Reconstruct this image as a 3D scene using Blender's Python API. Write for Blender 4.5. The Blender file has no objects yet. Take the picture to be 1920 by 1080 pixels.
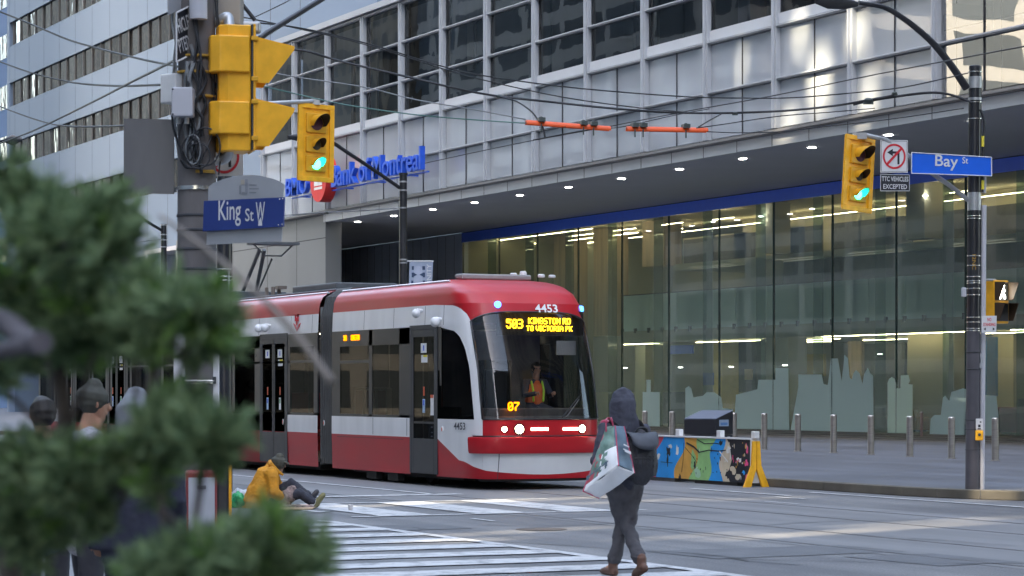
import bpy, bmesh, math, random
from mathutils import Vector as V, Matrix, noise as mnoise
random.seed(7)
R = math.radians
scn = bpy.context.scene
COL = scn.collection

# ------------------------------------------------------------------ camera geometry
# World: +X runs along the tram street towards the camera's end of the block, +Y crosses it
# towards the bank, +Z up.  The camera stands at the origin, 1.8 m above the road.
FPX, HOR, CAMH = 4600.0, 730.0, 1.8
FW = V((-.9013, .4333, 0)); FW.normalize()
RT = V((FW.y, -FW.x, 0))
UP = V((0, 0, 1))
EYE = V((0, 0, CAMH))

def ray(px, py):
    return FW + RT * ((px - 960) / FPX) + UP * ((HOR - py) / FPX)
def at(px, py, d):
    return EYE + ray(px, py) * d
def onY(px, py, y):
    r = ray(px, py); return EYE + r * (y / r.y)
def onX(px, py, x):
    r = ray(px, py); return EYE + r * (x / r.x)
def onZ(px, py, z):
    r = ray(px, py); return EYE + r * ((z - CAMH) / r.z)
def qY(px):                       # X / Y of the sight line through a picture column
    r = ray(px, 0); return r.x / r.y

# ------------------------------------------------------------------ mesh builder
class MB:
    def __init__(s):
        s.v = []; s.f = []; s.m = []; s.xref = V((1, 0, 0))
    def add(s, pts, faces, m=0):
        o = len(s.v); s.v += [V(p) for p in pts]
        for f in faces:
            s.f.append([o + i for i in f]); s.m.append(m)
    def poly(s, pts, m=0):
        s.add(pts, [list(range(len(pts)))], m)
    def box(s, x0, x1, y0, y1, z0, z1, m=0):
        p = [(x0,y0,z0),(x1,y0,z0),(x1,y1,z0),(x0,y1,z0),(x0,y0,z1),(x1,y0,z1),(x1,y1,z1),(x0,y1,z1)]
        s.add(p, [(0,3,2,1),(4,5,6,7),(0,1,5,4),(1,2,6,5),(2,3,7,6),(3,0,4,7)], m)
    def obox(s, c, a, b, n, m=0):   # centre and three half vectors
        c, a, b, n = V(c), V(a), V(b), V(n)
        p = [c-a-b-n, c+a-b-n, c+a+b-n, c-a+b-n, c-a-b+n, c+a-b+n, c+a+b+n, c-a+b+n]
        s.add(p, [(0,3,2,1),(4,5,6,7),(0,1,5,4),(1,2,6,5),(2,3,7,6),(3,0,4,7)], m)
    def prism(s, pts, ext, m=0, caps=True):
        n = len(pts); e = V(ext); P = [V(p) for p in pts]
        F = [(i, (i+1) % n, n + (i+1) % n, n + i) for i in range(n)]
        s.add(P + [p + e for p in P], F + ([list(range(n))[::-1], list(range(n, 2*n))] if caps else []), m)
    def tube(s, path, r, n=8, m=0, caps=True, flat=None):
        P = [V(p) for p in path]; k = len(P)
        rr = list(r) if isinstance(r, (list, tuple)) else [r] * k
        T = [(P[min(i+1, k-1)] - P[max(i-1, 0)]).normalized() for i in range(k)]
        if flat is None:
            a = T[0].orthogonal().normalized()
            if any(isinstance(q, (tuple, list)) for q in rr):
                for ref in (s.xref, V((0, 0, 1))):
                    e = ref - T[0]*ref.dot(T[0])
                    if e.length > .3: a = e.normalized(); break
        else: a = (V(flat) - T[0] * V(flat).dot(T[0])).normalized()
        pts = []
        for i in range(k):
            a = (a - T[i] * a.dot(T[i]))
            a = a.normalized() if a.length > 1e-6 else T[i].orthogonal().normalized()
            b = T[i].cross(a)
            ra, rb = rr[i] if isinstance(rr[i], (tuple, list)) else (rr[i], rr[i])
            for j in range(n):
                t = 2 * math.pi * j / n
                pts.append(P[i] + a * (math.cos(t) * ra) + b * (math.sin(t) * rb))
        F = [(i*n+j, i*n+(j+1) % n, (i+1)*n+(j+1) % n, (i+1)*n+j) for i in range(k-1) for j in range(n)]
        if caps: F += [list(range(n))[::-1], [(k-1)*n + j for j in range(n)]]
        s.add(pts, F, m)
    def cyl(s, p0, p1, r0, r1=None, n=16, m=0):
        s.tube([p0, p1], [r0, r0 if r1 is None else r1], n, m)
    def lathe(s, prof, org, ax=(0,0,1), n=20, m=0):
        ax = V(ax).normalized(); a = ax.orthogonal().normalized(); b = ax.cross(a); org = V(org); k = len(prof)
        pts = [org + ax*z + (a*math.cos(2*math.pi*j/n) + b*math.sin(2*math.pi*j/n)) * r for r, z in prof for j in range(n)]
        F = [(i*n+j, i*n+(j+1) % n, (i+1)*n+(j+1) % n, (i+1)*n+j) for i in range(k-1) for j in range(n)]
        F += [list(range(n))[::-1], [(k-1)*n + j for j in range(n)]]
        s.add(pts, F, m)
    def ball(s, c, r, sc=(1,1,1), n=12, m=0):
        c = V(c); pts = []; F = []
        k = max(4, n // 2)
        for i in range(k+1):
            ph = math.pi * (i + (.02 if i == 0 else -.02 if i == k else 0)) / k
            for j in range(n):
                t = 2 * math.pi * j / n
                pts.append(c + V((math.sin(ph)*math.cos(t)*r*sc[0], math.sin(ph)*math.sin(t)*r*sc[1], math.cos(ph)*r*sc[2])))
        F = [(i*n+j, (i+1)*n+j, (i+1)*n+(j+1) % n, i*n+(j+1) % n) for i in range(k) for j in range(n)]
        F += [list(range(n)), [k*n + j for j in range(n)][::-1]]
        s.add(pts, F, m)
    def grid(s, rows, m=0):          # rows of points, m constant or function(i, j)
        k = len(rows[0]); o = len(s.v)
        for r in rows: s.v += [V(p) for p in r]
        for i in range(len(rows)-1):
            for j in range(k-1):
                s.f.append([o+i*k+j, o+i*k+j+1, o+(i+1)*k+j+1, o+(i+1)*k+j]); s.m.append(m(i, j) if callable(m) else m)
    def build(s, name, mats, parent=None, smooth=None, bevel=0, local=False, fix=False):
        me = bpy.data.meshes.new(name)
        me.from_pydata([tuple(p) for p in s.v], [], s.f)
        for mt in (mats if isinstance(mats, (list, tuple)) else [mats]): me.materials.append(mt)
        if me.materials and len(me.materials) > 1:
            me.polygons.foreach_set('material_index', s.m)
        if fix:
            bm = bmesh.new(); bm.from_mesh(me)
            bmesh.ops.remove_doubles(bm, verts=bm.verts, dist=1e-5)
            bmesh.ops.recalc_face_normals(bm, faces=bm.faces); bm.to_mesh(me); bm.free()
        if smooth is not None:
            me.polygons.foreach_set('use_smooth', [True] * len(me.polygons))
            me.set_sharp_from_angle(angle=R(smooth))
        me.update()
        return link(name, me, parent, local, bevel)

def link(name, me, parent=None, local=False, bevel=0):
    o = bpy.data.objects.new(name, me); COL.objects.link(o)
    if parent is not None:
        o.parent = parent
        if not local and parent.parent is None: o.location = -V(parent.location)
    if bevel:
        b = o.modifiers.new('bevel', 'BEVEL'); b.width = bevel; b.segments = 2; b.limit_method = 'ANGLE'; b.angle_limit = R(40)
    return o

def tag(o, label=None, cat=None, group=None, kind=None):
    if label: o['label'] = label
    if cat: o['category'] = cat
    if group: o['group'] = group
    if kind: o['kind'] = kind
    return o
def thing(name, label, cat, loc=(0,0,0), group=None, rz=0):
    o = bpy.data.objects.new(name, None); COL.objects.link(o); o.location = loc; o.rotation_euler.z = rz
    o.empty_display_size = .2
    return tag(o, label, cat, group)
def copy_tree(o, parent=None):
    c = o.copy(); COL.objects.link(c)
    if parent is not None: c.parent = parent
    for ch in list(o.children): copy_tree(ch, c)
    return c
def smoothpath(pts, k=8):           # Catmull-Rom through the points
    P = [V(p) for p in pts]; P = [P[0]*2 - P[1]] + P + [P[-1]*2 - P[-2]]; out = []
    for i in range(1, len(P)-2):
        for j in range(k):
            t = j / k; a, b, c, d = P[i-1], P[i], P[i+1], P[i+2]
            out.append(.5*((2*b) + (c-a)*t + (2*a-5*b+4*c-d)*t*t + (3*b-a-3*c+d)*t*t*t))
    return out + [P[-2]]

# ------------------------------------------------------------------ materials
def nodes(name):
    m = bpy.data.materials.new(name); m.use_nodes = True
    nt = m.node_tree; nt.nodes.clear()
    out = nt.nodes.new('ShaderNodeOutputMaterial')
    return m, nt, out
def N(nt, typ, **kw):
    n = nt.nodes.new(typ)
    for k, v in kw.items():
        if k.startswith('i_'):
            key = k[2:]; key = int(key) if key.isdigit() else key.replace('_', ' ')
            n.inputs[key].default_value = v
        else: setattr(n, k, v)
    return n
def c4(c): return (c[0], c[1], c[2], 1)
def noise_col(nt, col, var, scale, detail=5, stretch=None, coord='Object', col2=None):
    tc = N(nt, 'ShaderNodeTexCoord'); src = tc.outputs[coord]
    if stretch:
        mp = N(nt, 'ShaderNodeMapping'); mp.inputs['Scale'].default_value = stretch
        nt.links.new(src, mp.inputs[0]); src = mp.outputs[0]
    nz = N(nt, 'ShaderNodeTexNoise'); nz.inputs['Scale'].default_value = scale; nz.inputs['Detail'].default_value = detail
    nt.links.new(src, nz.inputs['Vector'])
    cr = N(nt, 'ShaderNodeValToRGB'); e = cr.color_ramp.elements
    e[0].position, e[1].position = .3, .7
    e[0].color = c4([max(0, c*(1-var)) for c in col]); e[1].color = c4(col2 or [min(1, c*(1+var)) for c in col])
    nt.links.new(nz.outputs['Fac'], cr.inputs[0])
    return src, nz, cr
def P(name, col, rough=.5, metal=0, var=.12, scale=4, bump=0, bscale=60, coat=0, spec=.5, stretch=None, col2=None, alpha=1):
    m, nt, out = nodes(name)
    b = N(nt, 'ShaderNodeBsdfPrincipled')
    src, nz, cr = noise_col(nt, col, var, scale, stretch=stretch, col2=col2)
    nt.links.new(cr.outputs[0], b.inputs['Base Color'])
    mr = N(nt, 'ShaderNodeMapRange'); mr.inputs['To Min'].default_value = max(.02, rough*.8); mr.inputs['To Max'].default_value = min(1, rough*1.25)
    nt.links.new(nz.outputs['Fac'], mr.inputs[0]); nt.links.new(mr.outputs[0], b.inputs['Roughness'])
    b.inputs['Metallic'].default_value = metal
    b.inputs['Specular IOR Level'].default_value = spec
    b.inputs['Coat Weight'].default_value = coat; b.inputs['Coat Roughness'].default_value = .04
    if bump:
        n2 = N(nt, 'ShaderNodeTexNoise'); n2.inputs['Scale'].default_value = bscale; n2.inputs['Detail'].default_value = 4
        nt.links.new(src, n2.inputs['Vector'])
        bp = N(nt, 'ShaderNodeBump'); bp.inputs['Strength'].default_value = bump; bp.inputs['Distance'].default_value = .02
        nt.links.new(n2.outputs['Fac'], bp.inputs['Height']); nt.links.new(bp.outputs[0], b.inputs['Normal'])
    nt.links.new(b.outputs[0], out.inputs[0])
    return m
def EM(name, col, strength):
    m, nt, out = nodes(name)
    e = N(nt, 'ShaderNodeEmission'); e.inputs[0].default_value = c4(col); e.inputs[1].default_value = strength
    nt.links.new(e.outputs[0], out.inputs[0]); return m
def GLASS(name, tint, refl=1.0, rough=.0, body=None, bodymix=0.0, bvar=0, bscale=.3, bstretch=None, trans=False, wav=0.0, wscale=.4, f0=.04):
    """thin window glass: tinted see-through, fresnel mirror, optionally a film of body colour"""
    m, nt, out = nodes(name)
    tr = N(nt, 'ShaderNodeBsdfTransparent'); tr.inputs[0].default_value = c4(tint)
    base = tr.outputs[0]
    if body:
        df = N(nt, 'ShaderNodeBsdfTranslucent' if trans else 'ShaderNodeBsdfDiffuse'); df.inputs[0].default_value = c4(body)
        if bvar:
            _s, _n, cr = noise_col(nt, body, bvar, bscale, 3, bstretch); nt.links.new(cr.outputs[0], df.inputs[0])
        mx = N(nt, 'ShaderNodeMixShader'); mx.inputs[0].default_value = bodymix
        nt.links.new(base, mx.inputs[1]); nt.links.new(df.outputs[0], mx.inputs[2]); base = mx.outputs[0]
    gl = N(nt, 'ShaderNodeBsdfGlossy'); gl.inputs['Roughness'].default_value = rough
    gl.inputs[0].default_value = (refl, refl, refl, 1)
    fr = N(nt, 'ShaderNodeFresnel'); fr.inputs['IOR'].default_value = 1.0 + 4*math.sqrt(f0)/(1.0-math.sqrt(f0))/2
    if wav:
        tc = N(nt, 'ShaderNodeTexCoord'); nz = N(nt, 'ShaderNodeTexNoise'); nz.inputs['Scale'].default_value = wscale; nz.inputs['Detail'].default_value = 1.5
        nt.links.new(tc.outputs['Object'], nz.inputs['Vector'])
        bp = N(nt, 'ShaderNodeBump'); bp.inputs['Strength'].default_value = wav; bp.inputs['Distance'].default_value = .1
        nt.links.new(nz.outputs['Fac'], bp.inputs['Height'])
        nt.links.new(bp.outputs[0], gl.inputs['Normal'])
    mx = N(nt, 'ShaderNodeMixShader')
    nt.links.new(fr.outputs[0], mx.inputs[0]); nt.links.new(base, mx.inputs[1]); nt.links.new(gl.outputs[0], mx.inputs[2])
    nt.links.new(mx.outputs[0], out.inputs[0]); return m

# ------------------------------------------------------------------ lettering
_fontcache = {}
def text(s, h, org, xd, yd, mat, parent=None, name='lettering', depth=.004, align='CENTER', xs=1.0, fit=None, bold=0.0, slant=0, local=False, world=True):
    """flat letters: cap height h, centred on org, running along xd with up along yd"""
    cu = bpy.data.curves.new(name, 'FONT'); cu.body = s; cu.align_x = align; cu.align_y = 'CENTER'; cu.size = 1
    cu.offset = bold; cu.shear = slant; cu.space_line = .85
    cu.resolution_u = 3
    ob = bpy.data.objects.new('tmp', cu); COL.objects.link(ob)
    dg = bpy.context.evaluated_depsgraph_get(); dg.update()
    me = bpy.data.meshes.new_from_object(ob.evaluated_get(dg))
    bpy.data.objects.remove(ob); bpy.data.curves.remove(cu)
    xd = V(xd).normalized(); yd = V(yd); yd = (yd - xd*yd.dot(xd)).normalized(); zd = xd.cross(yd)
    k = h / .70
    vs = [v.co.copy() for v in me.vertices]
    w = max(v.x for v in vs) - min(v.x for v in vs); cx = (max(v.x for v in vs) + min(v.x for v in vs))/2
    cy = (max(v.y for v in vs) + min(v.y for v in vs))/2
    if fit: xs = fit / (w * k)
    o0 = V(org)
    mb = MB()
    F = [list(p.vertices) for p in me.polygons]
    P2 = [o0 + xd*((v.x - (cx if align == 'CENTER' else 0))*k*xs) + yd*((v.y-cy)*k) + zd*depth for v in vs]
    mb.add(P2, F)
    if depth > .02:                 # raised letters: give them sides
        bm = bmesh.new(); bm.from_mesh(me)
        edges = [(e.verts[0].index, e.verts[1].index) for e in bm.edges if len(e.link_faces) == 1]; bm.free()
        P3 = [p - zd*depth for p in P2]; n = len(P2); mb.v += P3
        for a, b in edges: mb.f.append([a, b, n+b, n+a]); mb.m.append(0)
    bpy.data.meshes.remove(me)
    return mb.build(name, mat, parent, local=local)

# 5x7 lamp matrix for the tram's signs
DOT = {'K':'10001 10010 10100 11000 10100 10010 10001','I':'111 010 010 010 010 010 111','N':'10001 11001 11101 10111 10011 10001 10001',
'G':'01110 10001 10000 10111 10001 10001 01110','S':'01111 10000 10000 01110 00001 00001 11110','T':'11111 00100 00100 00100 00100 00100 00100',
'O':'01110 10001 10001 10001 10001 10001 01110','R':'11110 10001 10001 11110 10100 10010 10001','D':'11110 10001 10001 10001 10001 10001 11110',
'V':'10001 10001 10001 10001 10001 01010 00100','C':'01110 10001 10000 10000 10000 10001 01110','A':'01110 10001 10001 11111 10001 10001 10001',
'P':'11110 10001 10001 11110 10000 10000 10000','5':'11111 10000 11110 00001 00001 10001 01110','0':'01110 10001 10011 10101 11001 10001 01110',
'3':'11110 00001 00001 01110 00001 00001 11110','7':'11111 00001 00010 00100 01000 01000 01000',' ':'00 00 00 00 00 00 00'}
def dots(s, org, xd, yd, w, h, mat, parent, name='lamp_matrix', fat=False):
    rows = [''] * 7
    for ch in s:
        g = DOT[ch].split(' ')
        for i in range(7):
            r = g[i]
            if fat: r = ''.join('1' if (r[j] == '1' or (j and r[j-1] == '1')) else '0' for j in range(len(r))) + ('1' if r[-1] == '1' else '0')
            rows[i] += r + '0'
    n = len(rows[0]) - 1; mb = MB(); sx, sy = w/n, h/7; xd, yd = V(xd), V(yd); zd = xd.cross(yd)
    for i in range(7):
        for j in range(n):
            if rows[i][j] == '1':
                c = V(org) + xd*((j+.5)*sx - w/2) + yd*(h/2 - (i+.5)*sy)
                mb.obox(c, xd*sx*.46, yd*sy*.46, zd*.004)
    return mb.build(name, mat, parent)

# ------------------------------------------------------------------ cloth and flesh: joined tubes grown into one skin
def skin(name, chains, mat, parent=None, voxel=.012, smooth_it=6, wrinkle=0, wsize=.12, local=False, balls=(), xref=(1, 0, 0)):
    mb = MB(); mb.xref = V(xref)
    for path, rad in chains:
        k = len(path)
        rr = list(rad) if isinstance(rad, (list, tuple)) and len(rad) == k else [rad]*k
        mb.tube(path, rr, 12)
        for p, r in ((path[0], rr[0]), (path[-1], rr[-1])):
            q = min(r) if isinstance(r, (tuple, list)) else r
            mb.ball(p, q, n=10)
    for c, r, sc in balls: mb.ball(c, r, sc, n=14)
    me = bpy.data.meshes.new(name); me.from_pydata([tuple(p) for p in mb.v], [], mb.f)
    bm = bmesh.new(); bm.from_mesh(me); bmesh.ops.recalc_face_normals(bm, faces=bm.faces); bm.to_mesh(me); bm.free()
    ob = bpy.data.objects.new('tmp', me); COL.objects.link(ob)
    r = ob.modifiers.new('r', 'REMESH'); r.mode = 'VOXEL'; r.voxel_size = voxel
    s = ob.modifiers.new('s', 'SMOOTH'); s.factor = .5; s.iterations = smooth_it
    dg = bpy.context.evaluated_depsgraph_get(); dg.update()
    m2 = bpy.data.meshes.new_from_object(ob.evaluated_get(dg))
    bpy.data.objects.remove(ob); bpy.data.meshes.remove(me)
    if wrinkle:
        m2.update()
        nr = [v.normal.copy() for v in m2.vertices]
        for v, nn in zip(m2.vertices, nr):
            q = v.co / wsize
            a = mnoise.noise(V((q.x*1.6, q.y*1.6, q.z*.8))) + .5*abs(mnoise.noise(V((q.x*2.5+9, q.y*2.5, q.z*3.5))))
            v.co += nn * (a * wrinkle)
    m2.name = name; m2.materials.clear(); m2.materials.append(mat)
    m2.polygons.foreach_set('use_smooth', [True]*len(m2.polygons)); m2.update()
    return link(name, m2, parent, local)

# ------------------------------------------------------------------ camera, sky, sun
cam = bpy.data.cameras.new('camera'); camo = bpy.data.objects.new('camera', cam); COL.objects.link(camo)
cam.sensor_width = 36; cam.lens = 36*FPX/1920; cam.shift_y = (HOR-540)/1920
cam.clip_start = .3; cam.clip_end = 3000
camo.matrix_world = Matrix((( RT.x, 0, -FW.x, 0), (RT.y, 0, -FW.y, 0), (0, 1, 0, CAMH), (0, 0, 0, 1)))
cam.dof.use_dof = True; cam.dof.focus_distance = 43; cam.dof.aperture_fstop = 7.5
scn.camera = camo
# ------------------------------------------------------------------ sky and sun
w = bpy.data.worlds.new('World'); scn.world = w; w.use_nodes = True
nt = w.node_tree; nt.nodes.clear()
sk = nt.nodes.new('ShaderNodeTexSky'); sk.sky_type = 'NISHITA'; sk.sun_disc = False
SUN_EL = R(40); SUN_AZ = V((.30, -.954, 0)).normalized()      # where the sun stands
sk.sun_elevation = SUN_EL; sk.sun_rotation = math.atan2(SUN_AZ.x, SUN_AZ.y)
sk.air_density = 1.0; sk.dust_density = 3.0; sk.ozone_density = 1.0
bg = nt.nodes.new('ShaderNodeBackground'); bg.inputs[1].default_value = .15
wo = nt.nodes.new('ShaderNodeOutputWorld')
tn = nt.nodes.new('ShaderNodeMix'); tn.data_type = 'RGBA'; tn.blend_type = 'MULTIPLY'; tn.inputs[0].default_value = 1; tn.inputs[7].default_value = (1.09, 1.0, .87, 1)
nt.links.new(sk.outputs[0], tn.inputs[6]); nt.links.new(tn.outputs[2], bg.inputs[0]); nt.links.new(bg.outputs[0], wo.inputs[0])
sl = bpy.data.lights.new('sun', 'SUN'); sl.energy = 2.6; sl.angle = R(.55); sl.color = (1, .85, .60)
so = bpy.data.objects.new('sun', sl); COL.objects.link(so)
sdir = SUN_AZ*math.cos(SUN_EL) + V((0, 0, math.sin(SUN_EL)))
so.rotation_euler = sdir.to_track_quat('Z', 'Y').to_euler()
scn.view_settings.view_transform = 'Standard'; scn.view_settings.look = 'None'
scn.view_settings.exposure = 3.35; scn.view_settings.gamma = 1
scn.cycles.max_bounces = 8; scn.cycles.transparent_max_bounces = 16; scn.cycles.diffuse_bounces = 3; scn.cycles.glossy_bounces = 4
scn.cycles.use_denoising = True; scn.cycles.sample_clamp_indirect = 4
scn.cycles.caustics_reflective = False; scn.cycles.caustics_refractive = False

# ------------------------------------------------------------------ materials of the setting
def asphalt():
    m, nt, out = nodes('asphalt')
    b = N(nt, 'ShaderNodeBsdfPrincipled'); tc = N(nt, 'ShaderNodeTexCoord')
    def nz(scale, det, stretch=None):
        src = tc.outputs['Object']
        if stretch:
            mp = N(nt, 'ShaderNodeMapping'); mp.inputs['Scale'].default_value = stretch; nt.links.new(src, mp.inputs[0]); src = mp.outputs[0]
        n = N(nt, 'ShaderNodeTexNoise'); n.inputs['Scale'].default_value = scale; n.inputs['Detail'].default_value = det
        nt.links.new(src, n.inputs['Vector']); return n
    big = nz(.35, 4); tyre = nz(1, 4, (.12, 1.1, 1)); fine = nz(42, 4)
    r1 = N(nt, 'ShaderNodeValToRGB'); e = r1.color_ramp.elements; e[0].position = .3; e[1].position = .72
    e[0].color = (.136, .138, .148, 1); e[1].color = (.196, .198, .205, 1)
    nt.links.new(big.outputs[0], r1.inputs[0])
    r2 = N(nt, 'ShaderNodeValToRGB'); e = r2.color_ramp.elements; e[0].position = .38; e[1].position = .62
    e[0].color = (.74, .74, .75, 1); e[1].color = (1.15, 1.13, 1.1, 1); nt.links.new(tyre.outputs[0], r2.inputs[0])
    mu = N(nt, 'ShaderNodeMix', data_type='RGBA', blend_type='MULTIPLY'); mu.inputs[0].default_value = 1
    nt.links.new(r1.outputs[0], mu.inputs[6]); nt.links.new(r2.outputs[0], mu.inputs[7])
    r3 = N(nt, 'ShaderNodeValToRGB'); e = r3.color_ramp.elements; e[0].position = .3; e[1].position = .7
    e[0].color = (.62, .62, .62, 1); e[1].color = (1.36, 1.36, 1.36, 1); nt.links.new(fine.outputs[0], r3.inputs[0])
    m2 = N(nt, 'ShaderNodeMix', data_type='RGBA', blend_type='MULTIPLY'); m2.inputs[0].default_value = 1
    nt.links.new(mu.outputs[2], m2.inputs[6]); nt.links.new(r3.outputs[0], m2.inputs[7])
    nt.links.new(m2.outputs[2], b.inputs['Base Color']); b.inputs['Roughness'].default_value = .62; b.inputs['Specular IOR Level'].default_value = .35
    bp = N(nt, 'ShaderNodeBump'); bp.inputs['Strength'].default_value = .35; bp.inputs['Distance'].default_value = .006
    nt.links.new(fine.outputs[0], bp.inputs['Height']); nt.links.new(bp.outputs[0], b.inputs['Normal'])
    nt.links.new(b.outputs[0], out.inputs[0]); return m
def worn_paint():
    m, nt, out = nodes('worn_road_paint')
    b = N(nt, 'ShaderNodeBsdfPrincipled'); tc = N(nt, 'ShaderNodeTexCoord')
    n = N(nt, 'ShaderNodeTexNoise'); n.inputs['Scale'].default_value = 3.2; n.inputs['Detail'].default_value = 9; n.inputs['Roughness'].default_value = .72
    nt.links.new(tc.outputs['Object'], n.inputs['Vector'])
    r = N(nt, 'ShaderNodeValToRGB'); e = r.color_ramp.elements; e[0].position = .34; e[1].position = .52
    e[0].color = (.19, .195, .21, 1); e[1].color = (.54, .54, .545, 1); nt.links.new(n.outputs[0], r.inputs[0])
    nt.links.new(r.outputs[0], b.inputs['Base Color']); b.inputs['Roughness'].default_value = .6
    nt.links.new(b.outputs[0], out.inputs[0]); return m
M = {}
M['asphalt'] = asphalt(); M['paint'] = worn_paint()
M['paving'] = P('granite_paving', (.100, .106, .124), .6, var=.3, scale=.5, bump=.1, bscale=40, stretch=(.5, 1.6, 1))
M['step'] = P('granite_step', (.105, .098, .094), .65, var=.28, scale=1.2, stretch=(.15, 2, 3))
M['kerbstone'] = P('concrete_kerb', (.125, .112, .09), .8, var=.3, scale=1.6, bump=.2)
M['concrete_walk'] = P('concrete_walk', (.125, .13, .14), .75, var=.16, scale=.8, bump=.1)
M['rail'] = P('worn_rail_steel', (.085, .083, .088), .5, .4, var=.3, scale=2)
M['railbed'] = P('track_concrete', (.168, .168, .174), .7, var=.22, scale=1.1, stretch=(.15, 1, 1))
M['white_panel'] = P('pale_metal_panel', (.55, .58, .62), .42, var=.06, scale=.6)
M['white_frame'] = P('painted_mullion', (.425, .45, .485), .4, var=.06, scale=1)
M['grey_ledge'] = P('grey_metal_ledge', (.20, .20, .21), .4, .3, var=.1)
M['soffit'] = P('dark_soffit_paint', (.60, .61, .65), .55, var=.05, scale=.5)
M['recess_panel'] = P('slate_metal_panel', (.60, .68, .80), .5, 0, var=.1, scale=.4, stretch=(1, 1, .1))
M['tan_panel'] = P('stone_veneer', (.195, .205, .215), .35, var=.08, scale=.5)
M['joint'] = P('dark_joint', (.05, .052, .06), .7)
M['blue_fascia'] = P('blue_fascia_panel', (.07, .20, 1.0), .35, var=.06)
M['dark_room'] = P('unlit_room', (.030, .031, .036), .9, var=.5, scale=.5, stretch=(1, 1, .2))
M['blind'] = P('grey_roller_blind', (.19, .20, .22), .8, var=.15, scale=1, stretch=(3, 3, .2))
M['win_glass'] = GLASS('office_window_glass', (.50, .54, .58), .8, wav=.05, wscale=.5, f0=.04)
M['win_glass_pale'] = GLASS('spandrel_glass', (.95, .965, .975), .8, wav=.05, wscale=.5, f0=.15, body=(.76, .82, .90), bodymix=.52, bvar=.12, bscale=.35, bstretch=(1, 1, .12))  # pale body and upright streaks paint brightness and reflections into the panes
M['lobby_glass'] = GLASS('lobby_glass', (.80, .88, .83), .8, wav=.03, wscale=.3, f0=.045, body=(.52, .66, .56), bodymix=.29, bvar=.25, bscale=.5, bstretch=(1, 1, .08))  # green body film is a painted haze veil over the lobby
M['glass_edge'] = P('green_glass_edge', (.02, .05, .045), .2)

# ------------------------------------------------------------------ ground
mb = MB(); mb.poly([(-900, -500, 0), (300, -500, 0), (300, 500, 0), (-900, 500, 0)])
tag(mb.build('road', M['asphalt']), kind='structure')
KY = 23.9
def plaza_outline():
    pts = [(-600, KY), (-34.5, KY)]
    for i in range(1, 9):
        a = R(90*i/8); pts.append((-34.5 + 4.5*math.sin(a), KY + 4.5*(1-math.cos(a))))
    return pts + [(-30, 120), (-600, 120)]
po = plaza_outline()
mb = MB(); mb.prism([(x, y, .02) for x, y in po], (0, 0, .128)); tag(mb.build('plaza_pavement', M['paving'], fix=True), kind='structure')
mb = MB()
for i in range(len(po)-3):            # kerb stones along the street edge, 6 mm above the paving
    a, b = V((*po[i], 0)), V((*po[i+1], 0)); t = (b-a).normalized(); n = V((t.y, -t.x, 0)); L = (b-a).length
    k = max(1, int(min(L, 160)/2.4)); st = b - t*min(L, 160)
    for j in range(k):
        p, q = st + t*(min(L, 160)*j/k + .004), st + t*(min(L, 160)*(j+1)/k - .004)
        mb.prism([p + n*.012, q + n*.012, q - n*.24, p - n*.24], (0, 0, .156))
tag(mb.build('plaza_kerb', M['kerbstone'], bevel=.015), kind='structure')
# broad shallow steps in front of the glass wall
mb = MB()
for i in range(4):
    mb.box(-160, -31, 45.2+i*1.35, 45.2+i*1.35+6, .12, .152+.022*i)
tag(mb.build('entrance_steps', M['step']), kind='structure')
# corner pavement on the camera's side of the tram street, flush with the road at the crossing
mb = MB(); mb.poly([(-120, -60, .006), (-31.6, -60, .006), (-31.6, 9.0, .006), (-32.4, 12.0, .006), (-34.6, 14.2, .006), (-120, 14.6, .006)])
tag(mb.build('corner_pavement', M['concrete_walk']), kind='structure')
mb = MB(); mb.prism([(-14.5, -60, 0), (30, -60, 0), (30, 10, 0), (-11.5, 10, 0), (-14, 8.5, 0), (-14.5, 7, 0)], (0, 0, .12))
tag(mb.build('near_pavement', M['concrete_walk'], fix=True), kind='structure')
# tracks: embedded rails in their concrete strip
YC = 19.6
for yc in (YC, 16.35):
    pass
mb = MB(); mb.poly([(-600, 15.2, .004), (200, 15.2, .004), (200, 20.95, .004), (-600, 20.95, .004)])
tag(mb.build('track_bed', M['railbed']), kind='structure')
mb = MB()
for y in (YC-.75, YC+.75, 16.95, 15.45):
    mb.box(-600, 200, y-.035, y+.035, -.01, .007)
tag(mb.build('tram_rails', M['rail']), kind='structure')
# painted markings
def mark(name, polys):
    mb = MB()
    for p in polys: mb.poly([(x, y, .012) for x, y in p])
    return tag(mb.build(name, M['paint']), kind='structure')
def rect(x0, x1, y0, y1): return [(x0, y0), (x1, y0), (x1, y1), (x0, y1)]
near = [rect(-31.3, -14.5, 12.08, 12.25), rect(-31.0, -14.5, 8.0, 8.17)]
for i in range(13):
    x = -30.6 + i*1.2; near.append(rect(x, x+.62, 8.17 if i > 0 else 9.5, 12.08))
mark('near_crosswalk', near)
far = [rect(-32.1, -31.95, 12.9, 17.6), rect(-36.0, -35.85, 13.6, 17.9)]
for y in (13.35, 14.85, 16.3): far.append(rect(-35.85, -32.1, y, y+.8))
far.append(rect(-38.45, -38.05, 14.4, 17.4)); far.append(rect(-60, -38.3, 16.9, 17.02))
far.append([(-38.0, 12.6), (-33.4, 12.95), (-33.4, 13.1), (-38.0, 12.8)])
mark('far_crosswalk', far)
worn = [rect(-38.5, -35.2, 22.05, 22.17), rect(-34.9, -34.0, 21.6, 21.7), rect(-41.6, -40.2, 21.9, 22.0), rect(-36.2, -20, 23.1, 23.22), rect(-33.6, -32.6, 20.6, 20.67), rect(-30.9, -30.2, 14.2, 14.28)]
mark('lane_lines', worn)
rgt = random.Random(17)
mb = MB()
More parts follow.
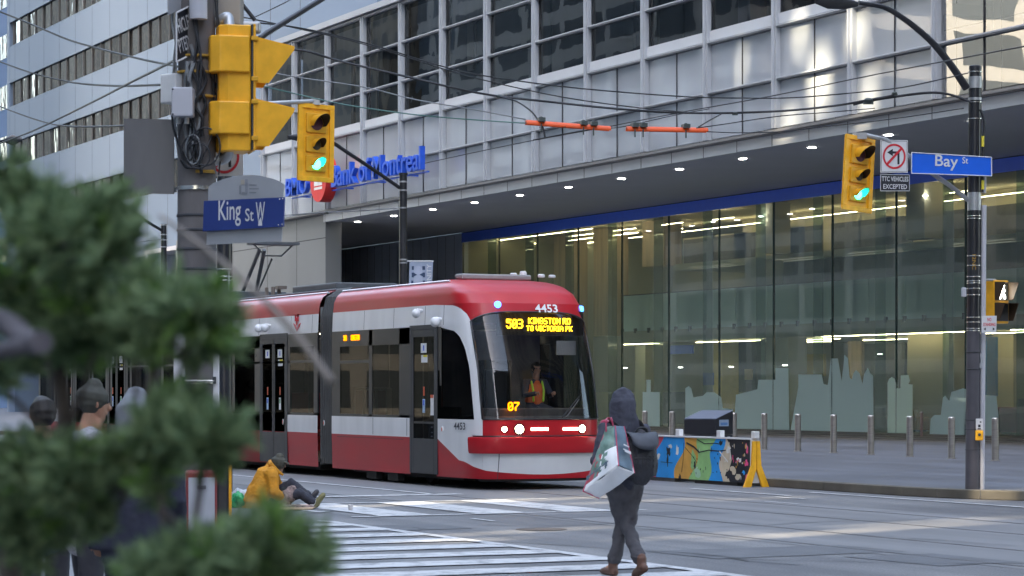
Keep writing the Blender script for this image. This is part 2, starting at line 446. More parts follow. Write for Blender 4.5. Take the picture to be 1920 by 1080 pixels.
for (px, py, ln, hd_, wd) in ((1300, 1040, 5, .1, .03), (1500, 1060, 6, 2.9, .035), (900, 985, 4, 1.2, .03), (1700, 1010, 5, .4, .03), (1100, 1000, 6, 2.0, .028), (700, 985, 3, .8, .03), (1600, 960, 5, 1.6, .03), (1000, 1070, 4, .5, .03)):
    p = onZ(px, py, 0); q_ = []; a = hd_
    for k in range(9): q_.append((p.x, p.y)); a += rgt.uniform(-.5, .5); p = p + V((math.cos(a), math.sin(a), 0))*ln/8
    for (x0, y0), (x1, y1) in zip(q_, q_[1:]):
        n_ = V((y0-y1, x1-x0, 0)).normalized()*wd/2*rgt.uniform(.5, 1.3); mb.poly([(x0-n_.x, y0-n_.y, .0085), (x1-n_.x, y1-n_.y, .0085), (x1+n_.x, y1+n_.y, .0085), (x0+n_.x, y0+n_.y, .0085)])
tag(mb.build('road_tar_seams', P('tar_seam', (.055, .057, .062), .5)), kind='structure')
mb = MB()
for (px, py, w_, h_) in ((1460, 1035, 1.4, 2.6), (1180, 965, 1.0, 3.0), (760, 990, 1.2, 1.5), (1750, 1050, 1.6, 1.2)):
    p = onZ(px, py, 0); mb.poly([(p.x-w_/2, p.y-h_/2, .006), (p.x+w_/2, p.y-h_/2+.1, .006), (p.x+w_/2-.1, p.y+h_/2, .006), (p.x-w_/2, p.y+h_/2-.05, .006)])
tag(mb.build('road_patches', P('patched_asphalt', (.115, .118, .128), .65, var=.2, scale=2, bump=.3)), kind='structure')
mb = MB()
def disc(mb, x, y, r, z, n=24): mb.poly([(x+r*math.cos(2*math.pi*i/n), y+r*math.sin(2*math.pi*i/n), z) for i in range(n)])
c = onZ(1015, 993, 0); disc(mb, c.x, c.y, .33, .008)
tag(mb.build('manhole_cover', P('cast_iron', (.07, .06, .058), .6, .3, var=.3, scale=12)), 'round rusty iron manhole cover set in the asphalt beside the near crosswalk', 'manhole cover')

# ------------------------------------------------------------------ the bank: podium with gridded glass over a recessed lobby
FY, GY = 42.0, 51.0              # planes of the upper front and of the lobby glass
X0 = FY*qY(1600)                 # a mullion; the module runs both ways from it
MOD = .1045*FY
ZS = 9.64
XL, XR = FY*qY(505), -30.0
bank = thing('bank_building', 'bank building with gridded glass front and dark soffit over a recessed glass lobby', 'building', ((XL+XR)/2, FY+20, 0))
xs = []
x = X0
while x > XL + .5: x -= MOD
x_first = x
xs = [x_first + MOD*i for i in range(40) if x_first + MOD*i < XR]
ZL = [10.10, 11.8, 13.5, 15.2, 16.9, 18.6]
# mullions and horizontals, standing proud of the glass
mb = MB()
for x in xs: mb.box(x-.145, x+.145, FY-.14, FY+.12, ZL[0]+.12, ZL[-1]-.003); mb.box(x-.03, x+.03, FY-.22, FY-.137, ZL[0]+.12, ZL[-1]-.003)
mb.build('mullion', M['white_frame'], bank)
mb = MB()
for z in ZL[1:]:
    mb.box(xs[0]-.6, xs[-1]+.6, FY-.10, FY+.10, z-.05, z+.05)
    mb.box(xs[0]-.6, xs[-1]+.6, FY-.15, FY-.095, z-.012, z+.012)
mb.box(xs[0]-.6, xs[-1]+.6, FY-.30, FY+3.0, ZL[-1]+.08, ZL[-1]+.35)
mb.build('transom', M['white_frame'], bank)
mb = MB(); mb.box(xs[0]-.6, XR, FY-.34, FY+.1, 10.0, 10.14); mb.box(xs[0]-.6, XR, FY-.42, FY-.335, 10.03, 10.07)
mb.build('ledge', M['grey_ledge'], bank)
mb = MB(); mb.box(FY*qY(614), XR, FY-.20, FY+.1, ZS-.01, 9.995)
for i in range(60):
    x = xs[0] + MOD/2*i
    if x < XR and x > FY*qY(614): mb.box(x-.015, x+.015, FY-.206, FY-.19, ZS-.012, 9.99, 1)
mb.build('fascia', [M['white_panel'], M['joint']], bank)
mb = MB(); mb.box(FY*qY(614)-31, XR, FY+.705, GY, ZS+.01, ZS+.25); mb.box(FY*qY(614), XR, FY+.1, FY+.70, ZS+.01, ZS+.25); mb.build('soffit', M['soffit'], bank)
M['mirror_glass'] = GLASS('mirror_corner_glass', (.7, .75, .78), 1.0, wav=.10, wscale=.35, f0=.42)
# windows: one pane per cell
rng = random.Random(3)
for i in range(len(xs)-1):
    if xs[i] > -50: continue
    xa, xb = xs[i]+.145, xs[i+1]-.145
    for r in range(5):
        za, zb = ZL[r]+.075, ZL[r+1]-.075
        if r == 0: za = ZL[0]+.14
        if r == 2: za += .34
        tx, tz = rng.uniform(-.008, .008), rng.uniform(-.006, .006)
        mb = MB(); mb.add([(xa, FY+.03-tx, za), (xb, FY+.03+tx, za), (xb, FY+.03+tx+tz, zb), (xa, FY+.03-tx+tz, zb)], [(0, 1, 2, 3)])
        mb.prism([(xa, FY+.045, za), (xb, FY+.045, za), (xb, FY+.045, za+.02), (xa, FY+.045, za+.02)], (0, .02, 0))
        mb.build('window', (M['mirror_glass'] if xa > FY*qY(1738) else M['win_glass_pale']) if r < 2 else M['win_glass'], bank)
mb = MB()
for i in range(len(xs)-1):
    x = xs[i]+MOD/2; mb.box(x-.012, x+.012, FY-.01, FY+.025, ZL[0]+.13, 13.45)
mb.build('glass_seal', M['joint'], bank)
mb = MB(); mb.box(xs[0], xs[-1], FY-.05, FY+.08, 13.575, 13.91); mb.build('sill_panel', M['white_panel'], bank)
# rooms behind the dark panes
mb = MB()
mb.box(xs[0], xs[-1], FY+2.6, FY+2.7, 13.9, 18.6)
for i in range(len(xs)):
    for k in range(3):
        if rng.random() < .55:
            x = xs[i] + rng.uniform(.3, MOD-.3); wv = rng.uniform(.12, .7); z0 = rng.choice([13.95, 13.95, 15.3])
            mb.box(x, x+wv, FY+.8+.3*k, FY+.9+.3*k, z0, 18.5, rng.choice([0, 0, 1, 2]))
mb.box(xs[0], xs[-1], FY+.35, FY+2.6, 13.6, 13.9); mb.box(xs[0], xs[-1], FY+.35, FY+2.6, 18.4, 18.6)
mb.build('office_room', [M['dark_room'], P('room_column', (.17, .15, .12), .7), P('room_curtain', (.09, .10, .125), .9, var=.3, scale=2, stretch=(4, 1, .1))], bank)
mb = MB()
for i in range(len(xs)-1):
    xa, xb = xs[i]+.2, xs[i+1]-.2; cx = (xa+xb)/2
    q = FY*qY(640)
    if cx < FY*qY(610):
        mb.box(xa, xb, FY+.3, FY+.34, 13.95, 18.4)
    elif cx < FY*qY(900): mb.box(xa, xb, FY+.3, FY+.34, 17.0, 18.4)
mb.build('roller_blind', M['blind'], bank)
# white gallery wall and outrigger arms behind the pale panes
mb = MB(); WY = FY+1.9
mb.box(xs[0], XR, WY, WY+.2, 9.9, 13.55)
for i in range(80):
    x = xs[0] + MOD/2*i + .5
    if x < XR: mb.box(x-.016, x+.016, WY-.006, WY, 9.9, 13.5, 1)
mb.box(xs[0], XR, WY-.006, WY, 12.62, 12.66, 1)
mb.box(xs[0], XR, FY+.2, WY, 9.9, 9.98)
mb.build('gallery_wall', [M['white_panel'], M['joint']], bank)
for x in xs:
    if x < -48: mb = MB(); mb.box(x-.11, x+.11, FY+.13, WY-.01, 12.7, 13.02); mb.box(x-.14, x+.14, WY-.05, WY-.012, 12.3, 13.2); mb.build('bracket', M['white_frame'], bank)
mb = MB(); mb.box(xs[0], XR, FY+.13, WY+4, 18.6, 18.66); mb.build('roof', M['grey_ledge'], bank)
# solid pier at the west end of the recess and the slate wall inside it
XP = FY*qY(614)
mb = MB(); mb.box(xs[0]-14, XP, FY-.1, FY+.7, 0, 10.0)
for z in (2.4, 5.7, 8.9): mb.box(xs[0]-14, XP+.004, FY-.104, FY-.09, z-.02, z+.02, 1)
for px in (440, 505, 560): x = FY*qY(px); mb.box(x-.02, x+.02, FY-.104, FY-.09, .2, 10, 1)
mb.build('corner_pier', [M['tan_panel'], M['joint']], bank)
XG = GY*qY(868)
XW = XG-26
mb = MB(); mb.box(XW, XG, GY, GY+.3, 0, ZS); mb.box(XW-.3, XW, FY+.7, GY+.3, 0, ZS)
for i in range(24): x = XG - 1.05*i; mb.box(x-.012, x+.012, GY-.006, GY, .2, ZS-.1, 1)
for z in (7.0, 4.2): mb.box(XW, XG, GY-.006, GY, z-.014, z+.014, 1)
mb.build('slate_wall', [M['recess_panel'], M['joint']], bank)
# lobby glass
px0 = GY*qY(1166); PW = 4.19
edges = [XG] + [px0 + PW*i for i in range(-3, 16)]
for i in range(len(edges)-1):
    if edges[i] > -42: break
    xa, xb = edges[i]+.02, edges[i+1]-.02
    t = rng.uniform(-.006, .006)
    mb = MB(); mb.add([(xa, GY-t, .17), (xb, GY+t, .17), (xb, GY+t, ZS), (xa, GY-t, ZS)], [(0, 1, 2, 3)])
    mb.box(xa-.03, xa+.02, GY-.03, GY+.05, .17, ZS, 1)
    mb.box(xb-.05-1.35, xb-.02-1.35, GY+.06, GY+.5, .17, ZS, 2)
    mb.build('lobby_window', [M['lobby_glass'], M['glass_edge'], GLASS('glass_fin_%d' % i, (.62, .72, .68), .7, f0=.04)], bank)
mb = MB(); mb.box(XG, XR, GY-.05, GY+.05, .15, .18); mb.box(XG, XR, GY-.06, GY+.06, ZS-.08, ZS+.008); mb.build('glass_track', M['joint'], bank)
# --- lobby interior
M['beige'] = P('warm_plaster', (.50, .46, .34), .8, var=.12, scale=.3)
M['olive'] = P('olive_plaster', (.40, .41, .32), .85, var=.15, scale=.4)
M['wood'] = P('wood_panel', (.40, .31, .20), .6, var=.25, scale=1, stretch=(4, 4, .3))
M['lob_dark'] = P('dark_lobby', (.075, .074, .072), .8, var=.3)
M['lob_floor'] = P('polished_floor', (.16, .15, .14), .3, var=.1)
M['frost'] = GLASS('frosted_rail_glass', (.50, .62, .56), .6, body=(.78, 1.0, .92), bodymix=.86, rough=.15)
M['lamp_line'] = EM('warm_line_lamp', (1, .82, .48), 5.0)
M['lamp_spot'] = EM('white_downlight', (1, .96, .88), 5)
M['yellow_lit'] = P('yellow_lit_wall', (.50, .42, .12), .8, var=.1)  # yellow light on the panels is put into their colour
mb = MB()
mb.box(XG, XR, GY+12, GY+12.2, .17, ZS)                                  # back wall
mb.box(XG-.3, XG, GY+.3, GY+12, .17, ZS)
mb.build('lobby_back_wall', M['olive'], bank)
mb = MB(); mb.box(XG, XR, GY+.4, GY+12, .155, .172); mb.build('lobby_floor', M['lob_floor'], bank)
mb = MB(); mb.box(XG, XR, GY+.1, GY+12, ZS-.02, ZS+.2); mb.build('lobby_ceiling', M['beige'], bank)
mb = MB(); mb.box(XG+.03, XR, GY-.09, GY-.065, 9.14, ZS-.03); mb.build('blue_fascia', M['blue_fascia'], bank)
XM = GY*qY(1112)      # mezzanine starts here
mb = MB(); mb.box(XM, XR, GY+1.6, GY+12, 3.95, 4.35); mb.box(XM, XR, GY+1.45, GY+1.62, 3.9, 4.4); mb.build('mezzanine_floor', M['olive'], bank)
mb = MB()
XD = GY*qY(1290)
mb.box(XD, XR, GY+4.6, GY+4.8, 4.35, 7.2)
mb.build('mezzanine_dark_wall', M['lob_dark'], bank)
mb = MB(); mb.box(XM, XR, GY+4.2, GY+12, 7.2, 7.5); mb.build('upper_floor_edge', M['olive'], bank)
mb = MB()
for i in range(22):
    x = XM + .1 + i*2.45
    if x < -42: mb.box(x, x+2.41, GY+1.50, GY+1.53, 4.38, 6.0)
mb.build('balustrade_glass', M['frost'], bank)
mb = MB()
for i in range(44):
    x = XM + .1 + i*1.225
    if x < -42: mb.box(x-.05, x+.05, GY+1.38, GY+1.5, 4.3, 4.52)
mb.box(XM, XR, GY+1.47, GY+1.56, 6.0, 6.04); mb.build('balustrade_clamp', M['lob_dark'], bank)
# upper back wall with office windows
mb = MB(); mb.box(XM, XR, GY+7.8, GY+8, 7.5, ZS-.02); mb.build('upper_back_wall', M['beige'], bank)
for px, wd in ((1310, 3.0), (1365, 3.2), (1395, 2.0), (1480, 2.6), (1510, 2.6), (1585, 2.4), (1640, 2.6), (1680, 2.4), (1790, 3), (1880, 3)):
    x = (GY+7.7)*qY(px); mb = MB(); mb.box(x-wd/2+.05, x+wd/2-.05, GY+7.72, GY+7.79, 7.75, 9.0); mb.box(x-wd/2, x+wd/2, GY+7.75, GY+7.795, 7.7, 9.06, 1)
    mb.build('inner_window', [M['lob_dark'], M['beige']], bank)
# columns
for px, wd, y, z0, z1, mt in ((905, 1.5, 4, .17, ZS, 'beige'), (970, 1.1, 5, .17, ZS, 'wood'), (1055, 2.0, 5, .17, ZS, 'wood'), (1130, 1.9, 4.5, 4.4, ZS, 'wood'),
        (1225, 2.1, 4.0, 7.5, ZS, 'wood'), (1437, .9, 3.2, 7.5, ZS, 'beige'), (1716, 1.2, 3.0, 7.5, ZS, 'beige'), (1415, 1.6, 2.5, 4.4, 7.2, 'olive'),
        (1452, 2.1, 2.2, .17, 3.95, 'olive'), (1740, 2.6, 2.2, .17, 3.95, 'beige'), (1880, 1.3, 5, .17, 3.95, 'beige'), (1345, .7, 5, .17, 3.95, 'yellow_lit'), (1200, 1.0, 3, .17, 3.95, 'olive')):
    x = (GY+y)*qY(px); mb = MB(); mb.box(x-wd/2, x+wd/2, GY+y, GY+y+.9, z0, z1-.03); mb.build('lobby_column', M[mt], bank)
# ground-floor back scenery
def back(name, pxa, pxb, ya, yb, dy, mt, dep=.12):
    a, b = onY(pxa, ya, GY+dy), onY(pxb, yb, GY+dy)
    mb = MB(); mb.box(a.x, b.x, GY+dy, GY+dy+dep, max(.175, b.z), a.z); return mb.build(name, M[mt], bank)
M['sign_blue'] = P('blue_sign', (.05, .12, .62), .4); M['column_blue'] = P('bright_blue_panel', (.03, .22, .62), .4)  # the second blue is the lobby column's own colour
M['cream'] = P('cream_counter', (.60, .58, .44), .7); M['crimson'] = P('crimson_upholstery', (.30, .02, .05), .7); M['ochre'] = P('ochre_upholstery', (.38, .22, .03), .7)
M['beige_sign'] = P('tan_sign', (.50, .42, .20), .7)
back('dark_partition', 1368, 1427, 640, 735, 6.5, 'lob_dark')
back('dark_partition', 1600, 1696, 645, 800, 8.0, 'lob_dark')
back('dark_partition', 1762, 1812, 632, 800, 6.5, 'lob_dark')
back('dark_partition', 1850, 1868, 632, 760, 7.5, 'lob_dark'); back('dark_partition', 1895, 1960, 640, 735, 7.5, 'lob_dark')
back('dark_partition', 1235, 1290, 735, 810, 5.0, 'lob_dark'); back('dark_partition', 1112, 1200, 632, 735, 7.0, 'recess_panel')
back('yellow_lit_panel', 1480, 1545, 665, 705, 9.0, 'yellow_lit'); back('yellow_lit_panel', 1618, 1675, 662, 705, 9.0, 'yellow_lit'); back('wood_panel', 1590, 1616, 640, 740, 6.0, 'wood')
back('blue_sign', 1257, 1297, 648, 663, 4.0, 'sign_blue'); back('blue_sign', 1318, 1337, 699, 722, 1.2, 'sign_blue', .05); back('blue_column', 1838, 1850, 632, 742, 3.0, 'column_blue', .5)
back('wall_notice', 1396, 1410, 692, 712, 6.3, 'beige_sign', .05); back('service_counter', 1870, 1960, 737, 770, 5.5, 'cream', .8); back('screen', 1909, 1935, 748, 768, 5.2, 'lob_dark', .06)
# ceiling lamps, plus extra lines added to brighten the lobby
M['lamp_dim'] = EM('dim_line_lamp', (1, .9, .7), .06)
def lampline(pa, pb, y, z, mt='lamp_line'):
    a, b = (GY+y)*qY(pa), (GY+y)*qY(pb); mb = MB(); mb.box(a, b, GY+y, GY+y+.02, z, z+.015); return mb.build('line_lamp', M[mt], bank)
for pa, pb, y, z in ((1168, 1235, 2.2, 3.84), (1540, 1812, 1.75, 3.86), (1895, 1960, 1.75, 3.86), (1305, 1425, 3.2, 3.86), 
        (1480, 1575, 4.4, 3.86), (1618, 1705, 7.2, 3.86), (1765, 1960, 4.2, 3.86), (1480, 1560, 7.0, 3.86)):
    lampline(pa, pb, y, z)
for pa, pb, y in ((1072, 1112, 3), (1066, 1110, 4.5), (1150, 1192, 3), (1148, 1196, 4.6), (1240, 1280, 3), (1242, 1280, 5), (1336, 1376, 3.4), (938, 958, 3), (936, 960, 5), (993, 1004, 4), (1780, 1815, 4)):
    lampline(pa, pb, y, 9.2)
for y, z in ((7, 9.3),):
    lampline(1130 if z < 8 else 900, 1930, y, z)  # full-length line added only to light the room
for pa, pb in ((1292, 1372), (1450, 1530), (1590, 1690), (1780, 1900)):
    lampline(pa, pb, 2.6, 7.12, 'lamp_dim'); lampline(pa+6, pb+4, 3.5, 7.12, 'lamp_dim')  # all but the leftmost pair added to light the balustrade
lampline(890, 1110, 8, 9.3); lampline(890, 1110, 2.0, 9.3)  # more long lines added to light the lobby's left end
def spot(px, py, z, dy=None, r=.07):
    p = onZ(px, py, z) if dy is None else onY(px, py, GY+dy)
    mb = MB(); mb.lathe([(r*1.25, .012), (r*1.25, 0), (r, -.004)], (p.x, p.y, p.z), n=14); mb.build('downlight', M['lamp_spot'], bank)
for px, py, dy in ((1175, 437, 3), (1337, 416, 3), (1427, 406, 3), (1523, 392, 3), (1735, 367, 3), (1172, 690, 2), (1276, 689, 3), (1371, 688, 3), (1472, 685, 1.5), (1492, 661, 5), (1650, 664, 5)): spot(px, py, 0, dy, .08)
zl = ZS+.004
p0 = onZ(890, 380, zl); p1 = onZ(970, 366, zl); dx = p1.x - p0.x
for i in range(-3, 14):
    x = p0.x + dx*i
    if x < XR: mb = MB(); mb.lathe([(.13, .01), (.13, -.012), (.10, -.014)], (x, p0.y, zl), n=18); mb.build('soffit_downlight', M['lamp_spot'], bank)
# frosted skyline film on the lobby glass
M['film'] = GLASS('frosted_film', (.42, .52, .50), .35, body=(.60, .80, .80), bodymix=.86, rough=.3)
M['film_pale'] = GLASS('pale_frosted_film', (.42, .52, .50), .35, body=(.72, .92, .80), bodymix=.9, rough=.3)
def film(pts, mt='film', dy=.03):
    q = [onY(x, y, GY-dy) for x, y in pts]; q = [V((p.x, p.y, max(.19, p.z))) for p in q]
    mb = MB(); mb.prism(q, (0, .004, 0)); mb.build('skyline_film', M[mt], bank, fix=True)
film([(1205, 812), (1205, 735), (1212, 735), (1212, 712), (1220, 712), (1220, 735), (1237, 735), (1237, 812)])
film([(1285, 812), (1285, 728), (1291, 724), (1296, 728), (1300, 745), (1318, 742), (1325, 735), (1340, 736), (1352, 745), (1355, 765), (1374, 768), (1374, 812)])
film([(1376, 812), (1380, 740), (1420, 730), (1422, 712), (1454, 712), (1454, 690), (1478, 690), (1480, 812)])
film([(1482, 812), (1497, 725), (1497, 702), (1541, 702), (1544, 720), (1552, 722), (1555, 700), (1558, 672), (1571, 672), (1575, 695), (1578, 715), (1582, 680), (1583, 665), (1586, 668), (1590, 672), (1593, 708), (1597, 712), (1600, 700), (1605, 694), (1612, 700), (1617, 720), (1620, 702), (1627, 690), (1632, 700), (1637, 704), (1638, 814)])
film([(1664, 814), (1664, 718), (1667, 710), (1672, 707), (1677, 710), (1680, 718), (1680, 814)], 'film_pale')
film([(1680.5, 815), (1681, 728), (1688, 728), (1689, 704), (1703, 703), (1706, 714), (1703, 720), (1711, 721), (1711, 816)], 'film_pale')
film([(1743, 816), (1745, 785), (1752, 778), (1764, 778), (1768, 745), (1772, 742), (1780, 752), (1784, 735), (1806, 728), (1840, 740), (1868, 742), (1872, 778), (1872, 817)])
# bank's name in blue letters and its red roundel, standing off the pale panes
M['letter_blue'] = P('blue_letter_enamel', (.02, .10, .62), .35)
M['roundel_red'] = P('red_roundel', (.72, .035, .03), .4)
M['roundel_white'] = P('white_roundel_face', (.85, .84, .82), .4)
SY = FY - .75
a, b = onY(543, 350, SY), onY(797, 296, SY)
sg = thing('bank_sign', 'long blue letter sign with a red roundel mounted on the bank front', 'sign', ((a.x+b.x)/2, SY, 10.6))
zc = 11.05
def letters(s, pa, pb, h, z):
    x0, x1 = SY*qY(pa), SY*qY(pb)
    text(s, h, ((x0+x1)/2, SY, z), (1, 0, 0), (0, 0, 1), M['letter_blue'], sg, 'sign_letters', depth=.22, fit=(x1-x0), bold=.010)
letters('BMO', 543, 583, .84, 11.42)
letters('Bank of Montreal', 629, 797, .98, 11.50)
c = onY(606, 333, SY)
rr = 1.02
mb = MB(); pts = [(c.x+rr*math.cos(2*math.pi*i/36), SY-.25, 11.55+rr*math.sin(2*math.pi*i/36)*1.08) for i in range(36)]
mb.prism(pts, (0, .55, 0)); rd = mb.build('roundel', M['roundel_red'], sg, smooth=40, fix=True)
mb = MB(); mb.box(c.x-.5, c.x+.5, SY-.262, SY-.25, 11.02, 11.14); mb.box(c.x-.5, c.x+.5, SY-.262, SY-.25, 11.20, 11.77)
mb.build('roundel_emblem', M['roundel_white'], rd)
mb = MB(); mb.box(SY*qY(543), SY*qY(797), SY+.1, SY+.2, 10.90, 10.96)
for px in (560, 640, 700, 760): x = SY*qY(px); mb.box(x-.05, x+.05, SY+.2, FY-.16, 10.90, 10.96)
mb.build('sign_rail', M['letter_blue'], sg)

# ------------------------------------------------------------------ office tower beside and above the bank
M['tower_panel'] = P('blue_grey_cladding', (.20, .265, .36), .22, .35, var=.05, scale=.25)
def wavy_clad():
    m, nt, out = nodes('glossy_blue_cladding')
    b = N(nt, 'ShaderNodeBsdfPrincipled'); b.inputs['Base Color'].default_value = (.19, .25, .345, 1); b.inputs['Roughness'].default_value = .5
    b.inputs['Specular IOR Level'].default_value = .3; b.inputs['Coat Weight'].default_value = .22; b.inputs['Coat Roughness'].default_value = .03
    tc = N(nt, 'ShaderNodeTexCoord'); mp = N(nt, 'ShaderNodeMapping'); mp.inputs['Scale'].default_value = (1, 1, .22)
    n = N(nt, 'ShaderNodeTexNoise'); n.inputs['Scale'].default_value = .55; n.inputs['Detail'].default_value = 2.5
    bp = N(nt, 'ShaderNodeBump'); bp.inputs['Strength'].default_value = .16; bp.inputs['Distance'].default_value = .25
    nt.links.new(tc.outputs['Object'], mp.inputs[0]); nt.links.new(mp.outputs[0], n.inputs['Vector']); nt.links.new(n.outputs[0], bp.inputs['Height'])
    nt.links.new(bp.outputs[0], b.inputs['Coat Normal']); nt.links.new(b.outputs[0], out.inputs[0]); return m
M['wavy'] = wavy_clad()
def ribbon_glass():
    m, nt, out = nodes('dark_wavy_window')
    b = N(nt, 'ShaderNodeBsdfPrincipled'); b.inputs['Base Color'].default_value = (.020, .018, .016, 1); b.inputs['Roughness'].default_value = .04
    b.inputs['Specular IOR Level'].default_value = .8
    tc = N(nt, 'ShaderNodeTexCoord'); mp = N(nt, 'ShaderNodeMapping'); mp.inputs['Scale'].default_value = (1, 1, .5)
    n = N(nt, 'ShaderNodeTexNoise'); n.inputs['Scale'].default_value = 1.1; n.inputs['Detail'].default_value = 2.0
    bp = N(nt, 'ShaderNodeBump'); bp.inputs['Strength'].default_value = .10; bp.inputs['Distance'].default_value = .25
    nt.links.new(tc.outputs['Object'], mp.inputs[0]); nt.links.new(mp.outputs[0], n.inputs['Vector']); nt.links.new(n.outputs[0], bp.inputs['Height'])
    nt.links.new(bp.outputs[0], b.inputs['Normal']); nt.links.new(b.outputs[0], out.inputs[0]); return m
M['ribbon'] = ribbon_glass()
TY = 44.5
TL = TY*qY(14); TRB = TY*qY(425)
tower = thing('office_tower', 'blue grey office tower with long ribbon windows left of the bank', 'building', ((TL-60)/2, TY+15, 0))
PITCH = None
z1 = onY(24, 312, TY).z; z0 = onY(24, 85, TY).z; PITCH = (z0-z1)/2
hwin = (onY(60, 60, TY).z - onY(60, 60+38*1.0, TY).z)
bands = [z1 - PITCH + PITCH*i for i in range(12)]        # sill heights
WH = 1.75
mb = MB()
prev = 10.0
for zb in bands:
    if zb < 10: continue
    mb.box(TL, TRB, TY, TY+.4, prev, zb); prev = zb + WH
mb.box(TL, TRB, TY, TY+.4, prev, 120)
mb.box(TRB, XP, TY, TY+.4, 10.0, 120); mb.box(TL-.02, TL+.6, TY-.02, TY+.4, 0, 120.1)
mb.build('cladding', M['wavy'], tower)
mb = MB(); mb.box(XP, -20, TY+1.6, TY+2, 18.66, 120); mb.box(TL, -20, TY+2.05, TY+40, 18.7, 120.05); mb.box(TL, TL+.4, TY+.4, TY+40, 0, 120.1)
mb.build('upper_wall', M['tower_panel'], tower)
mb = MB()
q = 0
for px in (430, 446, 507, 563, 622, 687, 756, 830, 905): x = (TY+1.6 if px > 600 else TY)*qY(px); yy = (TY+1.6 if px > 600 else TY); mb.box(x-.025, x+.025, yy-.006, yy+.01, 10 if px < 600 else 18.7, 60)
x = TL + 2.2
while x < TRB:
    prev = 10.0
    for zb in bands:
        if zb < 10: continue
        mb.box(x-.018, x+.018, TY-.005, TY+.01, prev, zb-.06); prev = zb+WH+.06
    x += 4.0
mb.build('cladding_joint', M['joint'], tower)
rg = random.Random(11); cnt = 0
XE = TY*qY(332)
mbf = MB()
for zb in bands:
    if zb < 10 or zb > 36: continue
    mbf.box(TL+.6, TRB, TY+.02, TY+.12, zb-.05, zb+.0); mbf.box(TL+.6, TRB, TY+.02, TY+.12, zb+WH, zb+WH+.05)
    x = TL + 1.4; k = 0
    while x < TRB - 2:
        wv = 2.05
        if cnt < 98:
            t = rg.uniform(-.03, .03); u = rg.uniform(-.02, .02)
            mb = MB(); mb.add([(x+.04, TY+.15-t, zb), (x+wv-.04, TY+.15+t, zb), (x+wv-.04, TY+.15+t+u, zb+WH), (x+.04, TY+.15-t+u, zb+WH)], [(0, 1, 2, 3)])
            mb.build('ribbon_window', M['ribbon'], tower); cnt += 1
        mbf.box(x-.03, x+.03, TY+.05, TY+.14, zb, zb+WH, 1)
        x += wv
mbf.box(TL+.5, TRB, TY+.3, TY+.39, 10, 60, 2)
mbf.build('window_frame', [M['tower_panel'], P('bronze_mullion', (.12, .115, .11), .5), M['lob_dark']], tower)
# base: louvred strip and dark shopfront under an overhang
mb = MB(); mb.box(TL, TRB, TY, TY+6, 9.9, 10.0)
mb.box(TL, TRB+3, TY+4.0, TY+4.1, 4.8, 9.9)
mb.build('louvre_wall', P('louvre_blue_grey', (.17, .205, .26), .5, .2, var=.08), tower)
mb = MB()
for i in range(16): mb.obox(((TL+TRB)/2, TY+3.9, 5.0+i*.31), ((TRB-TL)/2, 0, 0), (0, .09, -.07), (0, .008, .008))
mb.build('louvre', P('louvre_blade', (.22, .26, .32), .45, .2), tower)
mb = MB(); mb.box(TL, TRB+3, TY+5.0, TY+5.1, 0, 4.8); x = TL
while x < TRB: mb.box(x-.12, x+.12, TY+4.7, TY+4.99, .15, 4.8, 1); x += 3.0
mb.build('shopfront', [M['lob_dark'], P('shop_post', (.15, .165, .19), .5)], tower)

FBX = -250
fb = thing('distant_office', 'far blue office building with small square windows at the left edge', 'building', (-235, 58, 0))
mb = MB(); mb.box(-300, -215, 49, 90, 0, 110); mb.build('wall', P('far_blue_cladding', (.19, .27, .42), .5, var=.08, scale=.2), fb)
mb0 = None
for i in range(14):
    for j in range(5):
        x = onY(3, 300, 49).x + 8 - j*6.0; z = 8 + i*4.1
        mb = MB(); mb.box(x-2.1, x+2.1, 48.9, 49.0, z, z+1.9); mb.build('window', M['ribbon'], fb)

# ------------------------------------------------------------------ the other side of the tram street: seen only as reflections, and shading the crossing
def facade_mat(name, wall, glass, sx, sz, rough=.6):
    m, nt, out = nodes(name)
    b = N(nt, 'ShaderNodeBsdfPrincipled'); tc = N(nt, 'ShaderNodeTexCoord')
    sp = N(nt, 'ShaderNodeSeparateXYZ'); nt.links.new(tc.outputs['Object'], sp.inputs[0])
    ad = N(nt, 'ShaderNodeMath', operation='ADD'); nt.links.new(sp.outputs[0], ad.inputs[0]); nt.links.new(sp.outputs[1], ad.inputs[1])
    cb = N(nt, 'ShaderNodeCombineXYZ'); nt.links.new(ad.outputs[0], cb.inputs[0]); nt.links.new(sp.outputs[2], cb.inputs[1])
    br = N(nt, 'ShaderNodeTexBrick'); br.offset = 0; br.inputs['Scale'].default_value = 1; br.inputs['Mortar Size'].default_value = .55
    br.inputs['Brick Width'].default_value = sx; br.inputs['Row Height'].default_value = sz; br.inputs['Mortar Smooth'].default_value = 0
    br.inputs['Color1'].default_value = c4(glass); br.inputs['Color2'].default_value = c4([g*1.6 for g in glass]); br.inputs['Mortar'].default_value = c4(wall)
    nt.links.new(cb.outputs[0], br.inputs['Vector']); nt.links.new(br.outputs[0], b.inputs['Base Color']); b.inputs['Roughness'].default_value = rough
    nt.links.new(b.outputs[0], out.inputs[0]); return m
fm1 = facade_mat('limestone_front', (.24, .225, .20), (.04, .045, .05), 2.6, 3.8); fm2 = facade_mat('dark_tower_front', (.06, .058, .055), (.03, .035, .04), 1.8, 3.7)
fm3 = facade_mat('white_tower_front', (.70, .70, .68), (.10, .13, .16), 7.0, 3.6); fm4 = facade_mat('brown_stone_front', (.30, .25, .19), (.04, .045, .05), 2.8, 4.0)
